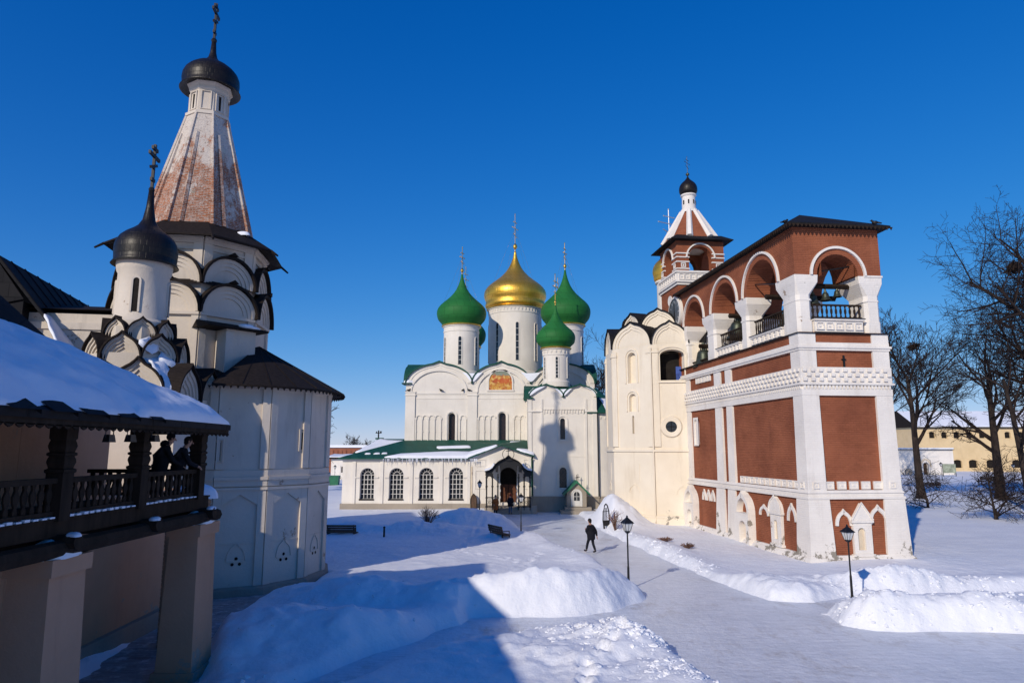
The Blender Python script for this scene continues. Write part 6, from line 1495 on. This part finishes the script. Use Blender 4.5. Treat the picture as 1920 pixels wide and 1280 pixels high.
m = MB(); m.box(wx(1640, 150), wx(1787, 150), 149.6, 158.2, 5.7, 5.82); m.build('coping', M['shingle'], lw); m = MB(); m.box(wx(1640, 150), wx(1786.5, 150), 149.75, 158, 5.82, 6.15); m.build('coping_snow', M['roofsnow'], lw)
m = MB(frame((wx(1699, 148), 148.0, 0), 0)); m.T = m.T @ Matrix.Translation((0, 1.0, 0)); m.lathe([(.02, 0), (.8, 0), (.8, .25), (.6, .3), (.02, .3)], 16); tag(m.build('millstone', M['stone'], None), 'round stone disc leaning at the foot of the whitewashed wall', 'stone')
bd = thing('info_board', 'printed information board standing on the snow before the white wall corner', 'sign', (wx(1776, 140), 140, 0))
m = MB(frame((0, 140, 0), 0)); m.fbox(wx(1764, 140), wx(1788, 140), 1.1, 2.9, 0, .08); m.build('panel', M['board'], bd); m = MB(frame((0, 140, 0), 0))
for p in (1764, 1788): m.fbox(wx(p, 140) - .06, wx(p, 140) + .06, 0, 3.0, -.08, -.001)
m.build('post', M['iron'], bd)
rw = thing('red_wall', 'distant red brick fortress wall topped with snow far left of the cathedral', 'wall', (wx(640, 160), 160, 0))
m = MB(); m.box(wx(520, 160), wx(722, 160), 160, 162, -.5, 6.2)
for i in range(24): x = wx(560, 160) + i * 1.0; m.box(x - .12, x + .12, 159.85, 160.1, 3.6, 5.6)
m.build('wall', M['oldred'], rw); m = MB(); m.box(wx(520, 160) - .3, wx(723, 160), 159.6, 162.4, 6.2, 6.8); m.build('roof_snow', M['roofsnow'], rw)
gable_block('white_outbuilding', 'small white outbuilding with snowy roof in front of the distant red wall', 'building', wx(622, 130), wx(700, 130), 130, 138, 4.3, 4.7, 'paint', 'roofsnow', [(wx(645, 130) - .4, wx(645, 130) + .4, 1.5, 2.6, 'r')])
bn = thing('green_container', 'green metal container on the snow near the small white outbuilding', 'container', (wx(628, 110), 110, 0))
p = wx(628, 110); m = MB(); m.taper((p - .8, p + .8, 109.5, 110.5), (p - .9, p + .9, 109.4, 110.6), .25, 1.6); m.build('body', M['green_paint'], bn); m = MB(); m.box(p - .95, p + .95, 109.35, 110.65, 1.6, 1.72); m.build('lid', M['green_paint'], bn)
up = thing('utility_pole', 'dark utility pole rising beyond the green gallery roof', 'pole', (wx(709, 140), 140, 0)); p = wx(709, 140)
m = MB(); m.tube([(p, 140, 0), (p, 140, 9.6)], [.2, .14], 6); m.build('post', M['iron'], up); m = MB(); m.box(p - .6, p + .6, 139.9, 140.1, 9.0, 9.15); m.box(p - .5, p - .3, 139.9, 140.1, 9.15, 9.4); m.box(p + .3, p + .6, 139.8, 140.2, 9.15, 9.45); m.build('crossarm', M['iron'], up)

# ================================================================== TREES AND SHRUBS
def grow(rnd, mb, p, d, L, r, lev, maxlev, prm):
    n = 4 if lev < 3 else 3; pts = [p]; rs = [r]; q = p.copy(); dd = d.copy()
    for i in range(n):
        dd = (dd + Vector((rnd.gauss(0, 1), rnd.gauss(0, 1), rnd.gauss(0, .6))) * prm['wob'] * (.3 if lev == 0 else 1) + Vector((0, 0, prm['up'] * (.25 if lev else .6)))).normalized()
        q = q + dd * (L / n); pts.append(q.copy()); rs.append(max(r * (1 - .62 * (i + 1) / n), prm['rmin']))
    mb[min(lev, 1) if lev < 2 else 1].tube(pts, rs, 7 if lev == 0 else (5 if lev < 3 else 3), False)
    if lev >= maxlev: return
    nc = prm['nc'][lev]
    for i in range(nc):
        t = prm['t0'][min(lev, len(prm['t0']) - 1)]; t = t + (1 - t) * (i + rnd.uniform(.2, .9)) / nc; k = min(int(t * n), n - 1); f_ = t * n - k
        b = pts[k].lerp(pts[k + 1], f_); ax = (pts[k + 1] - pts[k]).normalized(); side = ax.cross(Vector((rnd.gauss(0, 1), rnd.gauss(0, 1), rnd.gauss(0, 1)))).normalized()
        an = R(rnd.uniform(*prm['ang'])); nd = (ax * math.cos(an) + side * math.sin(an)).normalized()
        r2 = max(rs[k] * rnd.uniform(.45, .65), prm['rmin']); grow(rnd, mb, b, nd, L * rnd.uniform(*prm['len']) * (1.12 - .4 * t if lev == 0 else 1), r2, lev + 1, maxlev, prm)
def tree(name, label, loc, H, r, seed, maxlev=5, lean=(0, 0), group='bare trees', **kw):
    prm = dict(wob=.10, up=.16, nc=[9, 6, 5, 4, 3, 3], t0=[.38, .25, .2, .15], ang=(25, 58), len=(.5, .7), rmin=.014); prm.update(kw)
    t = thing(name, label, 'tree' if name.endswith('tree') or name == 'sapling' else 'shrub', loc, group); rnd = random.Random(seed); mb = [MB(), MB()]
    grow(rnd, mb, Vector((0, 0, -.3)), Vector((lean[0], lean[1], 1)).normalized(), H * .72, r, 0, maxlev, prm)
    # root flare
    mb[0].tube([(0, 0, -.3), (0, 0, .25), (lean[0] * .9, lean[1] * .9, .9)], [r * 1.7, r * 1.25, r * 1.0], 8, False)
    for nm, b, mt in (('trunk', mb[0], 'bark'), ('crown', mb[1], 'twig')):
        b.v = [tuple(Vector(v) + Vector(loc)) for v in b.v]
        if b.f: b.build(nm, M[mt], t, smooth=True)
    return t
def tl(px, py, z=0.3): p = gnd(px, py, z); return (p.x, p.y, height(p.x, p.y) - .05)
p = tl(1728, 935); tree('bare_tree', 'tall bare tree with dark trunk just right of the red bell tower', p, 19.5, .46, 11, 5, (.02, 0), nc=[9, 6, 5, 4, 3], t0=[.42, .25, .2], ang=(18, 46), len=(.44, .64), rmin=.018)
p = tl(1878, 935); tree('bare_tree', 'bare tree with leaning trunk in front of the yellow fortress building', p, 20, .55, 23, 5, (-.10, 0), nc=[9, 5, 4, 3, 3], t0=[.36, .2, .2], ang=(28, 60), len=(.40, .58), rmin=.017)
p = tl(1935, 960); tree('bare_tree', 'bare tree at the right edge rising beside the leaning trunk', p, 17, .36, 35, 5, (-.02, 0), nc=[8, 5, 4, 3, 3], t0=[.3, .2], ang=(30, 62), len=(.40, .58), rmin=.016)
q = at(2048, 900, 66); tree('bare_tree', 'largest bare tree spreading its limbs in from the right edge of the picture', (q.x, 66, .1), 31, .75, 52, 5, (-.06, 0), nc=[14, 8, 6, 4, 3], t0=[.34, .2, .15], ang=(35, 68), len=(.44, .60), rmin=.016, up=.13)
q = at(1660, 880, 125); tree('bare_tree', 'far bare tree showing between the bell tower corner and the tall trunk', (q.x, 125, 0), 25, .5, 61, 4, (0, 0), rmin=.03)
for i, (px, Y, H, lab) in enumerate(((1108, 112, 23, 'bare tree behind the right end of the cathedral roof'), (1152, 120, 19.5, 'bare tree in the gap between cathedral apse and cream pillar church'), (556, 92, 14, 'bare tree mostly hidden behind the apse of the tent roofed church'), (660, 210, 10, 'left of the small distant trees beyond the red wall'), (683, 215, 9, 'right of the small distant trees beyond the red wall'), (729, 230, 8, 'lowest distant tree right of the utility pole'), (1795, 240, 19.5, 'hazy distant tree above the snowy roof of the yellow building'), (562, 60, 15, 'bare tree behind the cone roof of the white apse'))):
    if i in (6, 7): continue
    q = at(px, 840, Y); tree('bare_tree', lab, (q.x, Y, 0), H, .3, 70 + i, 4 if Y < 200 else 3, (0, 0), nc=[12, 8, 6, 4], t0=[.2, .2], ang=(25, 55), len=(.42, .62), rmin=.022 if Y < 150 else .035)
p = tl(1740, 950); tree('sapling', 'small leafless sapling with low spread branches beside the red bell tower', p, 4.2, .10, 81, 3, (-.03, 0), 'saplings in the park', nc=[13, 7, 4], t0=[.08, .2], ang=(50, 80), len=(.55, .85), rmin=.014, up=.1)
p = tl(1868, 972); tree('sapling', 'dense leafless sapling with drooping lower branches at the far right', p, 5.0, .12, 83, 3, (-.03, 0), 'saplings in the park', nc=[18, 9, 5], t0=[.06, .2], ang=(50, 82), len=(.5, .8), rmin=.013, up=.1)
def shrub(px, py, H, W_, n, seed, label, grp='leafless shrubs', z=None):
    p = stand(px, py) if z is None else gnd(px, py, z); loc = (p.x, p.y, p.z - .05); t = thing('shrub', label, 'shrub', loc, grp); rnd = random.Random(seed); m = MB(Matrix.Translation(loc))
    for i in range(n):
        a = rnd.uniform(0, 2 * pi); k = rnd.uniform(.15, 1); d = Vector((math.cos(a) * W_ * k, math.sin(a) * W_ * k, H * rnd.uniform(.6, 1) * (1.1 - .4 * k)))
        mid = d * .5 + Vector((rnd.gauss(0, .05), rnd.gauss(0, .05), .12 * H)); m.tube([(0, 0, 0), tuple(mid), tuple(d)], [.017, .013, .007], 3, False)
        for j in range(3): b = mid.lerp(d, rnd.uniform(0, .9)); e = b + Vector((rnd.gauss(0, .16), rnd.gauss(0, .16), rnd.uniform(.08, .3))) * H * .7; m.tube([tuple(b), tuple(e)], [.011, .006], 3, False)
    m.build('stems', M['haytwig'], t)
shrub(803, 984, 1.45, .95, 60, 1, 'round leafless shrub on the shaded snow in front of the gallery windows')
shrub(1153, 994, 1.5, .7, 34, 2, 'leafless shrub on the snow bank at the corner of the cream church')
shrub(1248, 1014, .32, .55, 60, 3, 'flat dry tuft on the snow near the left portal of the bell tower')
shrub(1289, 1027, .36, .5, 60, 4, 'brown dry tuft on the snow nearer the camera than the flat one')
def nest(px, py, Y, r, label):
    p = at(px, py, Y); t = thing('bird_nest', label, 'nest', tuple(p), 'nests in the trees'); m = MB(); rnd = random.Random(int(px))
    for i in range(90):
        a = Vector((rnd.gauss(0, 1), rnd.gauss(0, 1), rnd.gauss(0, .7))).normalized() * r * rnd.uniform(.6, 1); b = a + Vector((rnd.gauss(0, 1), rnd.gauss(0, 1), rnd.gauss(0, .4))) * r * .7; m.tube([tuple(p + a), tuple(p + b)], .04, 3, False)
    m.ball(tuple(p), r * .8, 10, (1, 1, .8)); m.build('twigs', M['nest'], t)
nest(1900, 502, 64, .75, 'big dark nest high in the largest tree at the right edge'); nest(1712, 650, 80, .55, 'small dark nest in the crown of the tree beside the bell tower')

# ================================================================== STREET FURNITURE
def make_lamp():
    t = thing('street_lamp', 'x', 'street lamp', (0, 0, 0), 'black lantern street lamps')
    m = MB(); m.lathe([(.075, -.6), (.075, .0), (.055, .15), (.05, .9), (.036, 1.0), (.033, 2.35), (.045, 2.4)], 12); m.build('pole', M['iron'], t)
    m = MB(); m.taper((-.10, .10, -.10, .10), (-.185, .185, -.185, .185), 2.48, 2.82); gl = m.build('lantern_glass', M['lampglass'], t)
    m = MB(); m.lathe([(.05, 2.36), (.13, 2.43), (.13, 2.48)], 4, (0, 0), R(45))
    for a, b in ((-1, -1), (-1, 1), (1, 1), (1, -1)): m.tube([(a * .105, b * .105, 2.47), (a * .19, b * .19, 2.83)], .014, 4)
    for a, b in ((0, -1), (0, 1), (1, 0), (-1, 0)): m.tube([(a * .105, b * .105, 2.47), (a * .19, b * .19, 2.83)], .009, 4)
    m.build('lantern_frame', M['iron'], t)
    m = MB(); m.lathe([(.30, 2.80), (.33, 2.81), (.30, 2.84), (.12, 2.98), (.06, 3.03), (.04, 3.06), (.045, 3.09), (.01, 3.14)], 4, (0, 0), R(45)); m.build('lantern_roof', M['iron'], t)
    return t
lamp0 = make_lamp(); first = [True]
def lamp(px, py, ptop, z, label, yaw=0, ptx=None):
    t = lamp0 if first[0] else copy_tree(lamp0); first[0] = False
    p = gnd(px, py, z); top = at(ptx or px, ptop, p.y).z; place(t, (p.x, p.y, z), yaw, (top - z) / 3.1, label)
lamp(1598, 1120, 984, .55, 'black street lamp on the mound in front of the red bell tower', .25, 1590)
lamp(1179, 1105, 967, .0, 'black street lamp behind the sunlit snow bank nearest the fork', .3, 1172)
lamp(977, 1001, 924, .1, 'black street lamp before the cathedral porch at the edge of the shade', .2, 974)
lamp(899, 965, 899, .7, 'black street lamp by the snow pile left of the cathedral porch', .1, 898)
lamp(1767, 900, 866, .3, 'far street lamp in front of the information board'); lamp(1903, 905, 868, .3, 'far street lamp at the right edge between dark trunks'); lamp(627, 905, 871, .2, 'far street lamp left of the gallery corner before white outbuilding')
def make_bench():
    t = thing('park_bench', 'x', 'bench', (0, 0, 0), 'park benches in the snow')
    m = MB()
    for i in range(4): m.box(-.9, .9, -.22 + i * .12, -.13 + i * .12, .42, .46)
    m.build('seat', M['woodlight'], t); m = MB()
    for i in range(3): m.box(-.9, .9, .27 + i * .03, .31 + i * .03, .52 + i * .13, .63 + i * .13)
    m.build('backrest', M['woodlight'], t)
    for x in (-.75, .75):
        m = MB(); m.box(x - .03, x + .03, -.22, -.16, -.3, .42); m.box(x - .03, x + .03, .22, .28, -.3, .42); m.box(x - .03, x + .03, -.22, .28, .37, .42); m.tube([(x, .26, .42), (x, .36, .9)], .03, 5); m.tube([(x, -.2, .62), (x, .28, .62)], .025, 5); m.tube([(x, -.19, .42), (x, -.19, .62)], .025, 5); m.build('leg', M['iron'], t)
    return t
b0 = make_bench(); bf = [True]
def bench(px, py, yaw, label, s=1.0, dz=0):
    t = b0 if bf[0] else copy_tree(b0); bf[0] = False; p = stand(px, py); place(t, (p.x, p.y, p.z + dz), yaw, s, label)
bench(641, 1000, R(178), 'dark brown bench on the shaded snow right of the big white apse', 1.15, -.42)
bench(938, 1001, R(118), 'snowed in bench at an angle beside the lamp before the porch', 1.1, -.42)
bench(1744, 919, R(175), 'bench at the foot of the tall tree beside the bell tower', 1.35, -.1); bench(1852, 909, R(180), 'far bench left of the leaning trunk', 1.6, 0)
p = stand(720, 1006); t = thing('post_stub', 'short dark post sticking out of the shaded snow', 'post', tuple(p)); m = MB(); m.lathe([(.07, -.3), (.06, .55), (.08, .56), (.08, .62), (.02, .66)], 8); m.v = [tuple(Vector(v) + p) for v in m.v]; m.build('post', M['iron'], t)
# sledge frame standing upright in the snow, and the arched wooden panel by the gallery wall
p = stand(1137, 992); t = thing('metal_stand', 'tall black looped metal stand in the snow beside the leafless shrub', 'stand', tuple(p))
m = MB(Matrix.Translation(p) @ Matrix.Rotation(R(35), 4, 'Z'))
for s_ in (-1, 1):
    pts = [(s_ * .22, 0, 0), (s_ * .30, 0, .6), (s_ * .27, 0, 1.2), (s_ * .12, 0, 1.62), (0, 0, 1.72)]; m.tube(pts, .045, 6)
m.build('loop', M['iron'], t); m = MB(Matrix.Translation(p) @ Matrix.Rotation(R(35), 4, 'Z'))
for x in (-.1, .02, .13): m.tube([(x, .05, 0), (x * .8, .05, 1.45)], .022, 5)
m.tube([(-.28, .05, .55), (.28, .05, .55)], .03, 5); m.tube([(-.25, .05, 1.2), (.25, .05, 1.2)], .022, 5); m.box(-.2, .2, -.03, .03, .2, .55); m.build('bars', M['iron'], t)
q = at(888, 948, 65.5); t = thing('arched_plank', 'narrow arched brown panel leaning by the gallery wall left of the porch', 'plank', (q.x, 65.5, .4)); m = MB(frame((q.x, 65.6, .35), 0)); m.extr([(-.3, 0), (.3, 0), (.3, .85), (.22, 1.15), (0, 1.38), (-.22, 1.15), (-.3, .85)], 0, .12); m.build('board', M['woodlight'], t)
m = MB(frame((q.x, 65.6, .35), 0)); m.ribbon([(-.3, 0), (.3, 0), (.3, .85), (.22, 1.15), (0, 1.38), (-.22, 1.15), (-.3, .85)], .06, .12, .15, True); m.build('rim', M['wood'], t)

# ================================================================== PEOPLE
def skinned(verts, edges, radii, root=0, sub=1):
    me = bpy.data.meshes.new('tmp'); me.from_pydata([tuple(v) for v in verts], edges, []); o = bpy.data.objects.new('tmp', me); col.objects.link(o)
    sm_ = o.modifiers.new('s', 'SKIN'); sm_.use_smooth_shade = True
    if not me.skin_vertices: me.attributes  # layer is added with the modifier below
    bm = bmesh.new(); bm.from_mesh(me); lay = bm.verts.layers.skin.verify()
    for i, v in enumerate(bm.verts):
        r = radii[i]; v[lay].radius = r if isinstance(r, tuple) else (r, r); v[lay].use_root = (i == root)
    bm.to_mesh(me); bm.free()
    ss = o.modifiers.new('u', 'SUBSURF'); ss.levels = sub; ss.render_levels = sub
    dg = bpy.context.evaluated_depsgraph_get(); ev = o.evaluated_get(dg); r_ = bpy.data.meshes.new_from_object(ev)
    out = ([tuple(v.co) for v in r_.vertices], [list(p_.vertices) for p_ in r_.polygons]); bpy.data.objects.remove(o); bpy.data.meshes.remove(r_); return out
def person(label, loc, yaw, J, top='coat', leg='trousers', hat='hair', coat_len=.62, scale=1.0, hatkind='hair', hood=False):
    """J: joints in metres, facing +y"""
    t = thing('person', label, 'person', (0, 0, 0)); V = Vector
    hp, ch, nk, hd = V(J['hip']), V(J['chest']), V(J['neck']), V(J['head'])
    vs = [hp, hp.lerp(ch, .5), ch, nk, hd + V((0, 0, -.08)), hd + V((0, .01, .02)), hd + V((0, 0, .10))]; rad = [(.15, .11), (.14, .10), (.16, .11), .055, .075, .098, .075]; ed = [(0, 1), (1, 2), (2, 3), (3, 4), (4, 5), (5, 6)]
    fac = V(J.get('face', (0, 1, 0))).normalized()
    def chain(st, pts, rs):
        k = st
        for p_, r_ in zip(pts, rs): vs.append(V(p_)); rad.append(r_); ed.append((k, len(vs) - 1)); k = len(vs) - 1
    for s_ in ('l', 'r'):
        sg = -1 if s_ == 'l' else 1
        chain(0, [hp + V((sg * .09, 0, -.04)), J['knee' + s_], J['ank' + s_], V(J['ank' + s_]) + V((0, .14, -.04))], [.085, .06, .042, .038])
        chain(2, [ch + V((sg * .17, 0, .05)), J['elb' + s_], J['wri' + s_], V(J['wri' + s_]) + (V(J['wri' + s_]) - V(J['elb' + s_])).normalized() * .07], [.062, .044, .030, .035])
    bv, bf_ = skinned(vs, ed, rad); m = MB(); m.add(bv, bf_)
    side = fac.cross(V((0, 0, 1))).normalized(); m.tube([hd + fac * .085 + V((0, 0, .03)), hd + fac * .125 + V((0, 0, -.015))], [.012, .02], 6)
    for sg in (-1, 1): m.ball(tuple(hd + side * sg * .095 + V((0, 0, .0))), .028, 6, (.6, 1, 1.3))
    for s_ in ('l', 'r'):
        w_ = V(J['wri' + s_]); d_ = (w_ - V(J['elb' + s_])).normalized(); a_ = d_.cross(V((0, 1, 0.3))).normalized(); b_ = d_.cross(a_)
        for k_, ln in enumerate((.075, .085, .08, .062)):
            o_ = w_ + d_ * .085 + a_ * (.027 - .018 * k_); m.tube([o_, o_ + d_ * ln * .5 + b_ * .01, o_ + d_ * ln * .85 + b_ * .035], [.010, .009, .007], 5)
        o_ = w_ + d_ * .03 + a_ * .03; m.tube([o_, o_ + a_ * .025 + d_ * .03, o_ + a_ * .03 + d_ * .065 + b_ * .01], [.013, .011, .008], 5)
    m.build('body', M['skin'], t, smooth=True)
    # coat with sleeves
    hem = hp + V((0, 0, .25 - coat_len)); cvs = [hp, hp.lerp(ch, .5), ch, ch.lerp(nk, .75), hem]; crad = [(.25, .20), (.24, .195), (.26, .195), (.12, .11), (.255, .205)]; ced = [(0, 1), (1, 2), (2, 3), (0, 4)]
    for s_ in ('l', 'r'):
        sg = -1 if s_ == 'l' else 1; k = 2
        for p_, r_ in ((ch + V((sg * .185, 0, .05)), .085), (V(J['elb' + s_]), .066), (V(J['wri' + s_]), .056)): cvs.append(p_); crad.append(r_); ced.append((k, len(cvs) - 1)); k = len(cvs) - 1
    a, b = skinned(cvs, ced, crad); m = MB(); m.add(a, b)
    if hood: m.ball(tuple(nk + V((0, -.06, 0))), .13, 10, (1.1, .9, .8))
    m.build('coat', M[top], t, smooth=True)
    tv = [hp]; tr_ = [(.15, .12)]; te = []
    for s_ in ('l', 'r'):
        sg = -1 if s_ == 'l' else 1; k = 0
        for p_, r_ in ((hp + V((sg * .09, 0, -.06)), .10), (V(J['knee' + s_]), .076), (V(J['ank' + s_]) + V((0, 0, .03)), .062)): tv.append(p_); tr_.append(r_); te.append((k, len(tv) - 1)); k = len(tv) - 1
    a, b = skinned(tv, te, tr_); m = MB(); m.add(a, b); m.build('trousers', M[leg], t, smooth=True)
    for s_ in ('l', 'r'):
        an = V(J['ank' + s_]); pit = V(J.get('toe' + s_, (0, .2, -.05))); a, b = skinned([an + V((0, -.02, .07)), an + V((0, 0, -.02)), an + pit], [(0, 1), (1, 2)], [.058, .058, .042]); m = MB(); m.add(a, b); m.build('boot', M['iron'], t, smooth=True)
    m = MB(); m.ball(tuple(hd + V((0, 0, .035)) - fac * .012), .108, 12, (1, 1.05, 1.02)); 
    if hatkind == 'hat': m.lathe([(.112, hd.z + .01), (.116, hd.z + .05)], 12, (hd.x, hd.y))
    else: m.ball(tuple(hd - fac * .045 + V((0, 0, -.03))), .085, 10)
    # keep the face clear: flatten the front of the hair cap
    m.v = [tuple(V(v) - fac * max(0, (V(v) - hd).dot(fac) - .055) if v[2] < hd.z + .06 else v) for v in m.v]
    m.build('hair' if hatkind == 'hair' else 'hat', M[hat], t, smooth=True)
    place(t, tuple(loc), yaw, scale); return t
walk = dict(hip=(0, 0, .93), chest=(0, .03, 1.32), neck=(0, .05, 1.47), head=(0, .10, 1.63), kneel=(-.11, .16, .51), ankl=(-.13, .24, .11), toel=(0, .19, .02), kneer=(.10, -.02, .50), ankr=(.11, -.18, .10), toer=(0, .18, -.05), elbl=(-.25, .06, 1.12), wril=(-.14, .26, 1.2), elbr=(.27, -.12, 1.10), wrir=(.26, -.16, .85))
p = gnd(1109, 1036, .02)
walker = person('person in a long black coat walking alone across the trodden path', (p.x, p.y, .02), R(40), walk, 'coat', 'trousers', 'hair', .52, 1.07)
stand_ = dict(hip=(0, 0, .93), chest=(0, .0, 1.33), neck=(0, .01, 1.48), head=(0, .04, 1.64), kneel=(-.09, .03, .5), ankl=(-.10, 0, .09), kneer=(.09, .03, .5), ankr=(.10, 0, .09), elbl=(-.27, -.03, 1.1), wril=(-.2, .14, .98), elbr=(.27, -.03, 1.1), wrir=(.2, .14, .98))
p = gnd(929, 967, .05); person('person in an orange brown coat standing left of the cathedral porch steps', (p.x, p.y, .05), R(-160), stand_, 'orange', 'coat', 'hair', .72, 1.02)
p = gnd(957, 964, .1); person('person in dark jacket, blue jeans and red cap at the cathedral porch steps', (p.x, p.y, .1), R(15), stand_, 'coat', 'jeans', 'redknit', .42, 1.0, 'hat')
lean_ = dict(hip=(0, -.05, .92), chest=(0, .06, 1.30), neck=(0, .11, 1.44), head=(0, .19, 1.58), face=(0, .9, -.35), kneel=(-.1, .0, .5), ankl=(-.1, -.08, .09), kneer=(.1, .0, .5), ankr=(.1, -.08, .09), elbl=(-.26, .22, 1.02), wril=(-.12, .45, .92), elbr=(.26, .22, 1.02), wrir=(.12, .45, .92))
person('person in dark jacket and knit hat leaning on the wooden gallery balustrade', (-8.98, 17.75, 4.45), R(-55), lean_, 'coat', 'trousers', 'coat', .5, 1.03, 'hat', True)
person('bareheaded person in dark jacket leaning beside the last gallery post', (-8.66, 18.05, 4.45), R(-60), lean_, 'coat', 'trousers', 'hair', .5, .98)
for o in list(bpy.data.objects):
    if o.type == 'MESH' and o.name.startswith('tmp'): bpy.data.objects.remove(o)
